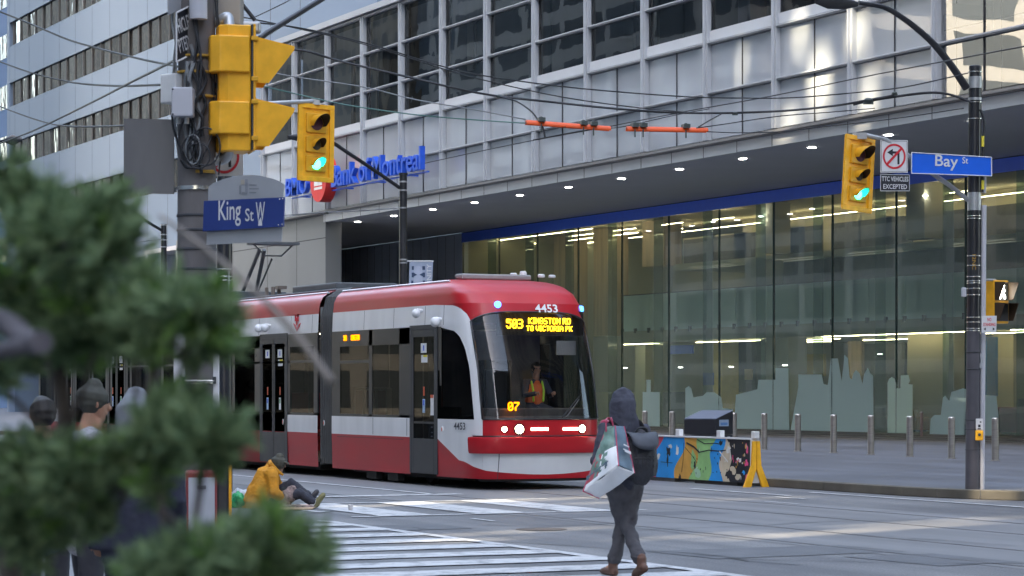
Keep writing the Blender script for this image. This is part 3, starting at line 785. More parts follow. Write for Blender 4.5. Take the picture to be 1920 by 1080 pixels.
def block(label, x0, x1, y0, y1, h, mt, roofs=()):
    t = thing('opposite_building', label, 'building', ((x0+x1)/2, (y0+y1)/2, 0))
    mb = MB(); mb.box(x0, x1, y0, y1, 0, h); mb.build('wall', mt, t)
    mb = MB(); mb.box(x0-.4, x1+.4, y0-.4, y1+.4, h+.01, h+1.4); mb.box(x0+6, x1-6, y0+6, y1-6, h+1.41, h+7); mb.build('roof', M['grey_ledge'], t)
    return t
block('limestone office block with punched windows across the street from the bank', -92, -46, -62, -4, 46, fm1)
block('dark tower set back across the street from the blue grey office tower', -128, -92.6, -90, -45, 150, fm2)
block('white banded tower further along the street on the camera side', -212, -150.6, -70, -8, 100, fm3)
block('brown stone office block far down the street on the camera side', -420, -213, -70, -6, 100, fm4)
# unseen wall shell added behind the camera, slotted to throw the streaks of sun
tt_ = thing('opposite_building', 'added unseen pale shell with narrow slots, shaping sun streaks from behind the camera', 'building', (15, -60, 0))
TT = math.tan(SUN_EL)
slots = []
def slot(px, py, L, w, yw):
    g = onZ(px, py, 0); t = (g.y - yw)/-SUN_AZ.y; x = g.x + SUN_AZ.x*t; return (x-w/2, x+w/2, (t-L/2)*TT, (t+L/2)*TT)
SL = [(1640, 993, 4.6, .17), (1500, 1003, 3.2, .13), (1760, 978, 4.0, .12), (985, 996, 3.0, .16), (760, 946, 2.4, .20), (860, 940, 2.6, .18), (1040, 936, 3.4, .18), (1200, 940, 3.0, .13), (870, 1014, 1.6, .16), (1890, 936, 1.6, .2), (1420, 935, 2.5, .1), (1300, 1005, 2.4, .1)]
def fslot(px, py, w, h, yw, gw, gh):
    g = onY(px, py, FY); t = (g.y - yw)/-SUN_AZ.y; x = g.x + SUN_AZ.x*t; z = g.z + t*TT; return (x-w/2-gw, x+w/2+gw, z-h/2-gh, z+h/2+gh)
FL = [(1535, 150, .9, 1.6), (1605, 62, .7, .8), (1500, 62, .4, 1.0), (1628, 190, .45, 1.3), (1480, 235, .9, .5), (1390, 120, .25, .8)]
FS = [fslot(*f_, -40, 0, 0) for f_ in FL]; FS2 = [fslot(*f_, -70, 2, 2) for f_ in FL]
def wall_with_slots(mb, yw, x0, x1, z0, z1, holes):
    X = sorted({x0, x1} | {v for h in holes for v in h[:2]}); Z = sorted({z0, z1} | {v for h in holes for v in h[2:]})
    for xa, xb in zip(X, X[1:]):
        for za, zb2 in zip(Z, Z[1:]):
            cx, cz = (xa+xb)/2, (za+zb2)/2
            if any(h[0] < cx < h[1] and h[2] < cz < h[3] for h in holes): continue
            mb.poly([(xa, yw, za), (xb, yw, za), (xb, yw, zb2), (xa, yw, zb2)])
mb = MB()
wall_with_slots(mb, -40, -92, 60, 0, 150, FS + [slot(*s_, -40) for s_ in SL]); wall_with_slots(mb, -70, -92, 60, 0, 150, FS2 + [slot(a_, b_, c_+4, 2.4, -70) for a_, b_, c_, d_ in SL])
mb.poly([(-92, -40, 0), (-92, -70, 0), (-92, -70, 150), (-92, -40, 150)]); mb.poly([(60, -40, 0), (60, -70, 0), (60, -70, 150), (60, -40, 150)])
mb.build('wall', fm3, tt_)
fm5 = facade_mat('fluted_stone_front', (.44, .38, .27), (.04, .04, .045), 2.2, 60)
block('fluted stone bank hall across the crossing from the glass bank', -8, 30, 30, 70, 45, fm5)
block('low stone hall beside the crossing with an open sky above it', 36, 90, -20, 60, 40, fm2)
# ------------------------------------------------------------------ tram
M['tram_red'] = P('tram_red_paint', (.43, .011, .018), .34, var=.13, scale=1.2, coat=.12, spec=.35, stretch=(.6, 1, 2.2))
M['tram_white'] = P('tram_white_paint', (.76, .76, .77), .35, var=.07, scale=1.4, coat=.15, stretch=(2, 1, .4))
M['tram_black'] = P('tram_black_trim', (.016, .016, .019), .3, var=.1)
M['tram_grey'] = P('tram_door_grey', (.035, .036, .042), .4, var=.08)
M['bellows'] = P('bellows_rubber', (.085, .085, .085), .75, var=.2, scale=2)
M['tram_glass'] = GLASS('tram_side_glass', (.20, .21, .21), .22, wav=.02, f0=.03)
M['tram_wind'] = GLASS('tram_windscreen_glass', (.82, .84, .84), .8, wav=.015, wscale=.5, f0=.05)
M['tram_in'] = P('tram_interior_grey', (.16, .155, .15), .7, var=.2)
M['tram_seat'] = P('maroon_seat', (.16, .02, .03), .8)
M['tram_trim'] = P('seat_frame_grey', (.30, .29, .28), .5)
M['roof_grey'] = P('roof_box_grey', (.30, .30, .30), .5, var=.1); M['roof_dark'] = P('roof_box_dark', (.09, .10, .11), .5, var=.2)
M['under'] = P('bogie_grime', (.022, .021, .02), .8, var=.4, scale=6)
M['lamp_white'] = EM('headlamp', (1, .80, .48), 9); M['lamp_strip'] = EM('daytime_strip', (1, .86, .62), 1.0)
M['lamp_blue'] = EM('blue_marker', (.03, .14, 1), 1.6); M['led'] = EM('amber_lamp_matrix', (1, .50, .01), 1.3); M['led_o'] = EM('orange_lamp_matrix', (1, .24, .0), 1.1)
M['lamp_in'] = EM('saloon_lamp', (1, .86, .6), .9)
M['led_d'] = EM('dim_orange_matrix', (1, .24, .0), .45)
M['plastic_white'] = P('white_plastic', (.72, .72, .72), .35)
M['digit_dark'] = P('dark_numeral', (.05, .05, .07), .5); M['digit_white'] = P('white_numeral', (.80, .80, .80), .5)
HW = 1.27; YN = YC - HW
tram = thing('tram', 'long red and white articulated tram with lit headlamps and amber destination sign', 'tram', (-54, YC, 0))
def lerp(tab, z):
    if z <= tab[0][0]: return tab[0][1]
    for (a, va), (b, vb) in zip(tab, tab[1:]):
        if z <= b: return va + (vb-va)*(z-a)/(b-a)
    return tab[-1][1]
LEAN = [(.15, -.10), (.6, .0), (1.26, 0), (2.2, -.22), (3.0, -.55), (3.36, -.72), (3.56, -.95), (3.70, -1.25), (3.79, -1.6), (3.84, -2.1)]
WID = [(.15, 1.25), (.9, 1.27), (1.3, 1.27), (3.0, 1.258), (3.36, 1.24), (3.56, 1.215), (3.70, 1.15), (3.79, 1.03), (3.84, .88)]
XS, XT, NEXP = -40.35, -39.28, 3.6
def S(u, z, off=0):
    """u in [0,1] along the near side, [1,3] round the nose, [3,4] along the far side"""
    l, wd = lerp(LEAN, z), lerp(WID, z)
    xs = XS + l*.75; xt = XT + l
    if u <= 1: return V((XA + (xs-XA)*u, YC-wd-off, z))
    if u >= 3: return V((XA + (xs-XA)*(4-u), YC+wd+off, z))
    th = (u-1)*math.pi/2
    sn, cs = math.sin(th), math.cos(th)
    x = xs + (xt+off-xs)*abs(sn)**(2/NEXP); y = -(wd+off)*(abs(cs)**(2/NEXP))*(1 if cs > 0 else -1)
    return V((x, YC+y, z))
def UX(x): return (x-XA)/(XS-XA)         # parameter of a place on the straight side
XA = -46.6
UD1, UD2 = UX(-42.55), UX(-41.32)         # the front door
# ---- cab module
def urange(a, b, n): return [a+(b-a)*i/n for i in range(n+1)]
def uspan(a, b):
    o = []; c = a
    for s, e, n in ((0, 1, 3), (1, 2, 28), (2, 3, 28), (3, 4, 3)):
        lo, hi = max(a, s), min(b, e)
        if hi > lo: o += urange(lo, hi, max(1, int(n*(hi-lo)/(e-s)+.99)))[:-1]
    return o + [b]
def band(mb, us, f0, f1, nz, m, off=0):
    rows = []
    for k in range(nz+1):
        rows.append([S(u, f0(u) + (f1(u)-f0(u))*k/nz, off) for u in us])
    mb.grid(rows, m)
def sym(f): return lambda u: f(min(u, 4-u))
def zb_(u):                                # red skirt / white boundary
    if u <= UD2: return .90
    x = XA + (XS-XA)*min(u, 1) + max(0, u-1)*1.25
    return lerp([(-41.32, .90), (-41.1, .885), (-40.9, .82), (-40.6, .64), (-40.35, .52), (-40.1, .42), (-39.8, .35), (-39.3, .30), (-39.1, .275)], x)
zb = sym(zb_)
zlo = lambda u: .20
RED, WHT, GLS, BLK, WND = 0, 1, 2, 3, 4
UR = 1.37
body = MB()
far_side = uspan(3, 4)
for a, b in ((0, UD1), (UD2, 3.0), (3.0, 4.0)):
    us = uspan(a, b)
    band(body, us, zlo, zb, 3, RED)
for a, b in ((0, UD1), (UD2, UR), (4-UR, 4)):
    us = uspan(a, b); band(body, us, zb, lambda u: 1.26, 3, WHT)
us = uspan(UR, 4-UR)
band(body, us, zb, lambda u: .80, 3, WHT); band(body, us, lambda u: .80, lambda u: 1.26, 3, RED)
# white belt above the windows, sweeping down as the pillar
ZT = 2.97
def uL(z): return lerp([(1.26, 1.215), (2.2, 1.205), (2.55, 1.17), (2.75, 1.10), (2.86, 1.02), (2.93, UX(-40.75)), (2.965, UX(-41.0)), (2.97, UX(-41.15))], z)
def uRt(z): return lerp([(1.26, UR), (2.9, UR), (3.06, 1.355), (3.16, 1.31), (3.26, 1.20), (3.32, 1.08), (3.35, UX(-40.7)), (3.36, UX(-41.0))], z)
zs = [1.26 + (ZT-1.26)*i/14 for i in range(9)] + [2.40, 2.5, 2.6, 2.68, 2.75, 2.81, 2.86, 2.90, 2.93, 2.95, 2.965, 2.97]
for side in (0, 1):
    rows = []
    for z in zs:
        a, b = uL(z), uRt(z); uu = [a + (b-a)*i/14 for i in range(15)]
        rows.append([S(4-u if side else u, z) for u in uu])
    body.grid(rows, WHT)
    zs2 = [2.97 + (.39)*i/12 for i in range(13)]
    rows = []
    for z in zs2:
        a, b = UX(-41.15), uRt(z); uu = [a + (b-a)*i/14 for i in range(15)]
        rows.append([S(4-u if side else u, z) for u in uu])
    body.grid(rows, WHT)
    us = uspan(0, UX(-41.15)) if not side else uspan(4-UX(-41.15), 4)
    band(body, us, lambda u: 2.97, lambda u: 3.36, 2, WHT)
# red brow between windscreen and roof
def zwin(u):
    t = abs(u-2)/(2-UR); return 3.20 - .17*min(1, t)**2.2
rows = []
zs3 = [i/8 for i in range(9)]
nU = 48
for k in zs3:
    r = []
    for i in range(nU+1):
        z_hi = 3.36; u0 = UR + (4-2*UR)*i/nU
        z = zwin(u0) + (z_hi-zwin(u0))*k
        a = uRt(z); u = a + (4-2*a)*i/nU
        r.append(S(u, z))
    rows.append(r)
body.grid(rows, RED)
us = uspan(0, 4)
band(body, us, lambda u: 3.36, lambda u: 3.84, 12, RED)
body.grid([[S(u, 3.84) for u in us[:len(us)//2+1]], [S(4-u, 3.84) for u in us[:len(us)//2+1]]], RED)
bo = body.build('body', [M['tram_red'], M['tram_white'], M['tram_glass'], M['tram_black'], M['tram_wind']], tram, smooth=50)
# windscreen
mb = MB(); rows = []
for k in range(17):
    r = []
    for i in range(49):
        u0 = UR + (4-2*UR)*i/48; z = 1.26 + (zwin(u0)-1.26)*k/16
        r.append(S(u0, z, .004))
    rows.append(r)
mb.grid(rows); mb.build('windscreen', M['tram_wind'], tram, smooth=60)
mb = MB(); rr_ = []
for i in range(49):
    u0 = UR + (4-2*UR)*i/48; rr_.append(S(u0, zwin(u0), .008))
mb.tube(rr_, .018, 6); mb.tube([S(UR + (4-2*UR)*i/48, 1.265, .006) for i in range(49)], .014, 6)
for s in (0, 1): mb.tube([S(4-UR if s else UR, 1.27 + 1.76*i/12, .006) for i in range(13)], .022, 6)
mb.build('windscreen_seal', M['tram_black'], tram, smooth=60)
# side glass of the cab module
def sideglass(mb, xa, xb, y, m=0, z0=1.26, z1=2.97): mb.add([(xa, y, z0), (xb, y, z0), (xb, y, z1), (xa, y, z1)], [(0, 1, 2, 3)], m)
for side in (0, 1):
    mb = MB(); rows = []
    for z in zs:
        a, b = UD2 if not side else UD2, uL(z); uu = [a+(b-a)*i/10 for i in range(11)]; rows.append([S(4-u if side else u, z, .002) for u in uu])
    mb.grid(rows); mb.build('cab_window', M['tram_glass'], tram, smooth=60)
def frame_window(name, xa, xb, bars, y, sgn, z0=1.26, z1=2.97):
    """a black-framed glazed bay on the tram side; bars = list of (x0, x1, z0, z1) opaque pieces"""
    mb = MB(); mb.add([(xa, y, z0), (xb, y, z0), (xb, y, z1), (xa, y, z1)], [(0, 1, 2, 3) if sgn < 0 else (3, 2, 1, 0)])
    o = mb.build(name, M['tram_glass'], tram)
    m2 = MB()
    for a, b, c, d in bars: m2.box(a, b, min(y, y-sgn*.03)-.006, max(y, y-sgn*.03)+.006, c, d)
    m2.build('window_frame', M['tram_black'], o); return o
yn = YC - 1.262; yf = YC + 1.262
xw = -46.6
frame_window('window', -46.6, -42.55, [(-46.6, -46.15, 1.26, 2.97), (-46.15, -42.55, 2.66, 2.97), (-46.15, -42.55, 1.26, 1.31), (-44.62, -44.45, 1.26, 2.97), (-43.1, -42.55, 1.26, 2.97), (-46.15, -44.62, 2.32, 2.38)], yn, -1)
frame_window('window', -46.6, -41.15, [(-46.6, -46.15, 1.26, 2.97), (-46.15, -41.2, 2.66, 2.97), (-44.62, -44.3, 1.26, 2.97), (-42.6, -42.2, 1.26, 2.97)], yf, 1)
mb = MB(); mb.box(-41.32, -41.15, yn-.004, yn+.02, 1.26, 2.95); mb.box(-41.2, -40.3, yn-.002, yn+.02, 1.26, 1.48); mb.box(-41.2, -41.12, yn-.006, yn+.02, 1.48, 2.9)
mb.build('cab_window_frame', M['tram_black'], tram)
# doors
def door(xa, xb, leaves, y=yn, sgn=-1):
    d = MB(); z0, z1 = .23, 2.98
    lw = (xb-xa)/leaves; fr = .085
    d.box(xa-.03, xa+.05, y-.016, y+.05, z0, z1+.02); d.box(xb-.05, xb+.03, y-.016, y+.05, z0, z1+.02); d.box(xa+.05, xb-.05, y-.016, y+.05, z1-.07, z1+.02)
    for i in range(leaves):
        a, b = xa+.05+(xb-xa-.1)*i/leaves, xa+.05+(xb-xa-.1)*(i+1)/leaves
        d.box(a, a+fr, y-.012, y+.03, z0, z1-.07); d.box(b-fr, b, y-.012, y+.03, z0, z1-.07)
        d.box(a+fr, b-fr, y-.012, y+.03, z0, .88); d.box(a+fr, b-fr, y-.012, y+.03, z1-.2, z1-.07)
        if i: d.box(a-.012, a+.012, y-.018, y-.012, z0, z1-.1, 1)
    o = d.build('door', [M['tram_grey'], M['tram_black']], tram, bevel=.006)
    for i in range(leaves):
        a, b = xa+.05+(xb-xa-.1)*i/leaves, xa+.05+(xb-xa-.1)*(i+1)/leaves
        g = MB(); g.add([(a+fr, y+.004, .88), (b-fr, y+.004, .88), (b-fr, y+.004, z1-.2), (a+fr, y+.004, z1-.2)], [(0, 1, 2, 3)])
        g.box(a+fr, b-fr, y-.0, y+.02, 1.16, 1.2, 1)
        g.build('door_window', [M['tram_glass'], M['tram_black']], o)
        mx = (a+b)/2
        def sticker(*bs):
            st = MB()
            for b_ in bs: st.box(*b_)
            st.build('sticker', [M['digit_white'], M['sign_blue'], M['st_yellow'], M['st_cyan'], M['st_green'], M['st_red']], o)
        st = None
        sticker((mx-.14, mx+.12, y-.003, y+.002, 2.48, 2.66, 0), (mx-.03, mx+.02, y-.0045, y-.003, 2.52, 2.62, 1))
        if i == leaves-1: sticker((mx-.12, mx+.16, y-.003, y+.002, 2.30, 2.44, 0), (mx-.02, mx+.16, y-.0045, y-.003, 2.40, 2.44, 2))
        sticker((mx-.06, mx+.05, y-.003, y+.002, 1.36, 1.62, 0 if i else 3), (mx-.04, mx+.03, y-.0045, y-.003, 1.50, 1.60, 4 if i else 1))
        sticker((mx-.03, mx+.03, y-.003, y+.002, 1.68, 1.85, 5))
    return o
M['st_yellow'] = P('yellow_sticker', (.75, .62, .05), .5); M['st_cyan'] = P('pale_blue_sticker', (.40, .55, .75), .5); M['st_green'] = P('green_sticker', (.05, .30, .10), .5); M['st_red'] = P('orange_red_sticker', (.65, .12, .05), .5)
door(-42.55, -41.32, 1)
# ---- straight modules
def module(xa, xb, doors, plates=True):
    mb = MB()
    rows = [(.20, RED), (.90, RED), (.90, WHT), (1.26, WHT)]
    segs = []; c = xa
    for a, b in doors: segs.append((c, a)); c = b
    segs.append((c, xb))
    for side in (0, 1):
        sg_ = segs if side == 0 else [(xa, xb)]
        for a, b in sg_:
            def yy(z): return YC - lerp(WID, z) if side == 0 else YC + lerp(WID, z)
            for z0, z1, m in ((.20, .90, RED), (.90, 1.26, WHT)): mb.add([(a, yy(z0), z0), (b, yy(z0), z0), (b, yy(z1), z1), (a, yy(z1), z1)], [(0, 1, 2, 3)], m)
        a, b = xa, xb
        zz = [2.97, 3.36, 3.46, 3.56, 3.63, 3.70, 3.745, 3.79, 3.815, 3.84]
        mb.grid([[(a, yy(z), z), (b, yy(z), z)] for z in zz], lambda i, j: WHT if i == 0 else RED)
    w3 = lerp(WID, 3.84); mb.box(xa, xb, YC-w3, YC+w3, 3.80, 3.843, RED)
    for x in (xa, xb):
        mb.box(x-.02 if x == xb else x, x if x == xb else x+.02, YC-1.2, YC-.9, .25, 3.5, 5); mb.box(x-.02 if x == xb else x, x if x == xb else x+.02, YC+.9, YC+1.2, .25, 3.5, 5)
    o = mb.build('body', [M['tram_red'], M['tram_white'], M['tram_glass'], M['tram_black'], M['tram_wind'], M['tram_in']], tram, smooth=30)
    for a, b in segs:
        bars = [(a, b, 2.70, 2.97), (a, a+.18, 1.26, 2.7), (b-.22, b, 1.26, 2.7), (a, b, 1.26, 1.31)]
        n = max(1, round((b-a)/1.7))
        for i in range(1, n): x = a+(b-a)*i/n; bars.append((x-.08, x+.08, 1.26, 2.7))
        bars.append((a, b, 2.36, 2.41))
        frame_window('window', a, b, bars, yn, -1)
    bars = [(xa, xb, 2.70, 2.97)] + [(x-.1, x+.1, 1.26, 2.7) for x in [xa+1.7*i for i in range(1, int((xb-xa)/1.7)+1)]]
    frame_window('window', xa, xb, bars, yf, 1)
    for a, b in doors: door(a, b, 2)
    return o
module(-58.0, -47.4, [(-50.85, -49.2), (-56.4, -54.9)])
module(-69.6, -58.8, [(-62.6, -61.0), (-67.4, -65.8)])
for xa, xb in ((-47.4, -46.6), (-58.8, -58.0)):
    mb = MB(); n = 16
    for i in range(n):
        a, b = xa + (xb-xa)*i/n, xa + (xb-xa)*(i+1)/n; wv = 1.20 if i % 2 else 1.16
        prof = [(YC-wv, .28), (YC-wv-.01, 3.3), (YC-wv+.10, 3.70), (YC-.8, 3.89), (YC+.8, 3.89), (YC+wv-.1, 3.70), (YC+wv, 3.3), (YC+wv, .28)]
        mb.prism([(a, y, z) for y, z in prof], (b-a, 0, 0))
    mb.build('bellows', M['bellows'], tram)
# panel joints on the white belts and skirts
mb = MB()
def beltjoint(x): mb.poly([(x-.008, YC-lerp(WID, 2.98)-.002, 2.98), (x+.008, YC-lerp(WID, 2.98)-.002, 2.98), (x+.008, YC-lerp(WID, 3.35)-.002, 3.35), (x-.008, YC-lerp(WID, 3.35)-.002, 3.35)])
for x in (-44.9, -43.4, -41.9, -41.05): beltjoint(x)
for x in (-44.4, -42.72): mb.box(x-.006, x+.006, YC-1.274, YC-1.262, .92, 1.25)
for x in (-49.0, -51.0, -52.3, -53.6, -47.75): beltjoint(x)
mb.box(-46.3, -42.9, YC-1.273, YC-1.266, .845, .853)
pj = [S(1.62, .2+.45*i/6, .002) for i in range(8)]; mb.tube(pj, .007, 5)
mb.build('panel_joint', M['joint'], tram)
# pale tube painting the sky's highlight along the curved roof edge
mb = MB()
for a, b in ((-46.6, -41.3), (-58.0, -47.4), (-69.6, -58.8)): mb.tube([(a, YC-1.02, 3.80), (b, YC-1.02, 3.80)], .022, 6)
mb.build('roof_highlight', P('pale_roof_highlight', (.75, .75, .78), .3), tram)
# bumper lip
mb = MB(); rows = []
ub = uspan(1.16, 2.84)
for z, off in ((.655, .04), (.66, .07), (.70, .085), (.90, .095), (.945, .085), (.955, .0)): rows.append([S(u, z, off) for u in ub])
mb.grid(rows); mb.build('bumper', M['tram_red'], tram, smooth=40)
mb = MB(); mb.tube([S(u, .965, .012) for u in uspan(1.2, 2.8)], .012, 5); mb.build('bumper_gap', M['tram_black'], tram)
# lamps
def uOfPx(px, z):
    best = None
    for i in range(401):
        u = 1 + 2*i/400; p = S(u, z); d = p.dot(FW) ; r = p.dot(RT); q = 960+FPX*r/d
        if best is None or abs(q-px) < best[0]: best = (abs(q-px), u)
    return best[1]
def frame(u, z):
    p = S(u, z); t = (S(u+.02, z)-S(u-.02, z)).normalized(); n = V((t.y, -t.x, 0)).normalized()
    if n.x < 0: n = -n
    return p, t, n
def lampdisc(px, r, mat, z=1.09, name='headlight'):
    p, t, n = frame(uOfPx(px, z), z); mb = MB(); mb.lathe([(r*1.35, -.03), (r*1.35, .012), (r*1.05, .016)], p, n, 20)
    o = mb.build(name, M['tram_black'], tram, smooth=40); m2 = MB(); m2.lathe([(r, .0165), (r*.9, .024), (r*.4, .032)], p, n, 20); m2.build('lamp_lens', mat, o, smooth=40)
lampdisc(946, .045, M['lamp_white']); lampdisc(973, .078, M['lamp_white']); lampdisc(1091, .065, M['lamp_white']); lampdisc(1105, .04, M['lamp_white'])
for pa, pb in ((996, 1031), (1054, 1084)):
    ua, ub_ = uOfPx(pa, 1.09), uOfPx(pb, 1.09); mb = MB()
    rows = [[S(ua+(ub_-ua)*i/8, z, .012) for i in range(9)] for z in (1.065, 1.115)]; mb.grid(rows)
    mb.build('light_strip', M['lamp_strip'], tram)
for px, z in ((933, 3.33), (1090, 3.28)):
    p, t, n = frame(uOfPx(px, z), z); mb = MB(); mb.lathe([(.06, -.02), (.06, .03), (.045, .05), (.02, .058)], p, n, 14); mb.build('marker_lamp', M['lamp_blue'], tram, smooth=50)
# numbers
p, t, n = frame(uOfPx(1023, 3.27), 3.27); text('4453', .15, p+n*.03+V((0, 0, -.0)), t, (n.x*.35*-1, n.y*-.35, 1), M['digit_white'], tram, 'fleet_number', fit=.46, bold=.02)
p = onY(863, 799, YN); text('4453', .125, p+V((0, -.012, 0)), (1, 0, 0), (0, 0, 1), M['digit_dark'], tram, 'fleet_number', fit=.5, bold=.012)
# small fittings on the side
def dome(px, py, r=.075):
    p = onY(px, py, YN); mb = MB(); mb.cyl(p+V((0, -.005, .05)), p+V((0, -.12, .05)), .035, .05, 12); mb.ball(p+V((0, -.13, 0)), r, n=14); mb.build('camera_dome', M['plastic_white'], tram, smooth=50)
dome(792, 588, .085); dome(828, 604, .095); dome(495, 616, .09); dome(507, 615, .09)
for px, py in ((830, 805), (608, 793), (531, 791), (468, 789)):
    p = onY(px, py, YN); mb = MB(); mb.ball(p+V((0, -.006, 0)), .06, (.5, .25, 1)); mb.ball(p+V((0, -.016, 0)), .045, (.45, .2, .9), m=1); mb.build('marker_reflector', [M['plastic_white'], M['st_red']], tram)
p = onY(811, 767, YN); mb = MB(); mb.box(p.x-.07, p.x+.07, YN-.012, YN-.006, 1.32, 1.7); mb.box(p.x-.07, p.x+.07, YN-.013, YN-.0121, 1.64, 1.7, 1); mb.build('notice', [M['digit_white'], M['st_red']], tram)
for zz in (1.18, 1.10, 1.0, .93): mb = MB(); mb.box(p.x-.04, p.x+.03, YN-.014, YN-.006, zz-.01, zz+.012); mb.build('small_label', M['digit_dark'], tram)
# red crest on the belt of the second module
p = onY(556, 604, YN); mb = MB()
def rel(a, b, c, d, m=0): mb.box(p.x+a, p.x+b, YN-.004, YN+.012, p.z+c, p.z+d, m)
mb.prism([(p.x-.21, YN+.004, p.z-.02), (p.x-.08, YN+.004, p.z-.06), (p.x, YN+.004, p.z-.14), (p.x+.08, YN+.004, p.z-.06), (p.x+.21, YN+.004, p.z-.02), (p.x+.14, YN+.004, p.z-.10), (p.x, YN+.004, p.z-.20), (p.x-.14, YN+.004, p.z-.10)], (0, .012, 0))
rel(-.09, .09, .12, .17); rel(-.10, -.05, .02, .17); rel(.04, .09, .02, .17); rel(-.03, .02, -.06, .10)
mb.build('crest', M['st_crest'] if 'st_crest' in M else P('crest_red', (.62, .02, .04), .5), tram)
# side destination sign
mb = MB(); mb.box(-46.1, -44.7, yn+.05, yn+.08, 2.66, 2.94); mb.build('side_sign', M['tram_black'], tram)
a = onY(655, 628, yn); dots('503', (onY(648, 628, yn).x, yn-.012, 2.83), (1, 0, 0), (0, 0, 1), .17, .11, M['led_d'], tram); dots('KINGSTON', (onY(667, 628, yn).x, yn-.012, 2.83), (1, 0, 0), (0, 0, 1), .44, .11, M['led_d'], tram)
# front destination sign and run number behind the windscreen
def front_plane(px, py, x): return onX(px, py, x)
XSG = -40.08
a, b = front_plane(945, 590, XSG), front_plane(1090, 628, XSG)
mb = MB(); mb.box(XSG-.12, XSG-.02, a.y-.1, b.y+.05, b.z-.02, a.z+.08); mb.build('destination_box', M['tram_black'], tram)
c = front_plane(965, 607, XSG); w_ = front_plane(981, 607, XSG).y - front_plane(950, 607, XSG).y
dots('503', (XSG, c.y, c.z), (0, 1, 0), (0, 0, 1), w_, .17, M['led'], tram, 'destination_sign')
c = front_plane(1030.5, 602, XSG); w_ = front_plane(1070, 604, XSG).y - front_plane(991, 604, XSG).y
dots('KINGSTON RD', (XSG, c.y, c.z), (0, 1, 0), (0, 0, 1), w_, .112, M['led'], tram, 'destination_sign')
c = front_plane(1030.5, 616, XSG); w_ = front_plane(1074, 616, XSG).y - front_plane(988, 616, XSG).y
dots('TO VICTORIA PK', (XSG, c.y, c.z), (0, 1, 0), (0, 0, 1), w_, .095, M['led'], tram, 'destination_sign')
c = front_plane(963, 762, -39.62); dots('07', (-39.62, c.y, c.z), (0, 1, 0), (0, 0, 1), .22, .155, M['led_o'], tram, 'run_number')
# wiper, cab furniture
mb = MB(); p0 = S(uOfPx(1052, 1.3), 1.3, .03); p1 = S(uOfPx(1078, 1.62), 1.62, .035); mb.tube([p0, p1], .012, 6); mb.tube([p0+V((0, .08, 0)), p1+V((0, .05, 0))], .009, 6)
p2 = S(uOfPx(1090, 1.45), 1.45, .03); mb.tube([p1, p1+V((0, .1, .1)), p2], .008, 6); mb.build('wiper', M['tram_black'], tram)
mb = MB(); mb.box(-41.0, -39.72, YC-1.1, YC+1.1, .9, 1.32); mb.obox((-39.95, YC, 1.36), (.2, 0, 0), (0, 1.0, 0), (.05, 0, .1)); mb.build('dashboard', M['tram_in'], tram, bevel=.03)
mb = MB(); mb.box(-42.0, -41.94, YC-1.15, YC-.2, .35, 2.9); mb.box(-42.0, -41.94, YC+.55, YC+1.15, .35, 2.9); mb.box(-42.0, -41.94, YC-.2, YC+.55, 2.35, 2.9); mb.build('cab_partition', M['tram_in'], tram)
mb = MB(); mb.obox((-41.45, YC-.02, 1.75), (.05, 0, 0), (0, .22, 0), (0, 0, .42)); mb.box(-41.45, -40.95, YC-.26, YC+.22, 1.25, 1.38); mb.box(-41.3, -41.1, YC-.1, YC+.08, .36, 1.24); mb.build('driver_seat', M['tram_black'], tram, bevel=.02)
c = front_plane(1073, 652, -39.9); mb = MB(); mb.obox((-40.15, c.y, c.z), (.01, 0, 0), (0, .2, 0), (0, 0, .13)); mb.build('sun_blind', M['roof_grey'], tram)
# floor, ceiling, seats
mb = MB(); mb.box(-46.6, -40.3, YC-1.2, YC+1.2, .30, .36); mb.box(-69.6, -47.4, YC-1.2, YC+1.2, .30, .36); mb.build('floor', M['tram_in'], tram)
mb = MB(); mb.box(-46.6, -41.6, YC-1.18, YC+1.18, 3.0, 3.04); mb.box(-69.6, -47.4, YC-1.18, YC+1.18, 3.0, 3.04); mb.build('ceiling', M['tram_trim'], tram)
mb = MB(); mb.box(-46.4, -42.3, YC-.62, YC-.54, 2.975, 2.995); mb.build('interior_lamp', EM('tram_interior_lamp', (1, .86, .6), .9), tram)
mb = MB(); mb.box(-69.3, -47.6, YC-.62, YC-.54, 2.975, 2.995); mb.build('interior_lamp', M['lamp_in'], tram)
for px in (678, 700, 721):
    p = onY(px, 755, YC-.95); mb = MB(); mb.box(p.x-.22, p.x+.22, YC-1.0, YC-.92, .9, 1.78); mb.box(p.x-.26, p.x-.22, YC-1.02, YC-.9, .9, 1.82, 1); mb.box(p.x+.22, p.x+.26, YC-1.02, YC-.9, .9, 1.82, 1); mb.box(p.x-.26, p.x+.26, YC-1.02, YC-.9, 1.78, 1.83, 1)
    mb.build('seat', [M['tram_seat'], M['tram_trim']], tram, bevel=.015)
for i in range(6):
    x = -48.6 - 1.55*i
    mb = MB(); mb.box(x-.05, x+.05, YC+.3, YC+.75, .9, 1.72); mb.box(x-.08, x+.35, YC+.3, YC+.75, .75, .85, 0); mb.build('seat', [M['tram_seat'], M['tram_trim']], tram, bevel=.015)
mb = MB()
for x in (-43.6, -45.3, -48.4, -51.6, -53.2): mb.cyl((x, YC-.55, .36), (x, YC-.55, 3.0), .018, n=8)
mb.build('grab_pole', M['tram_trim'], tram)
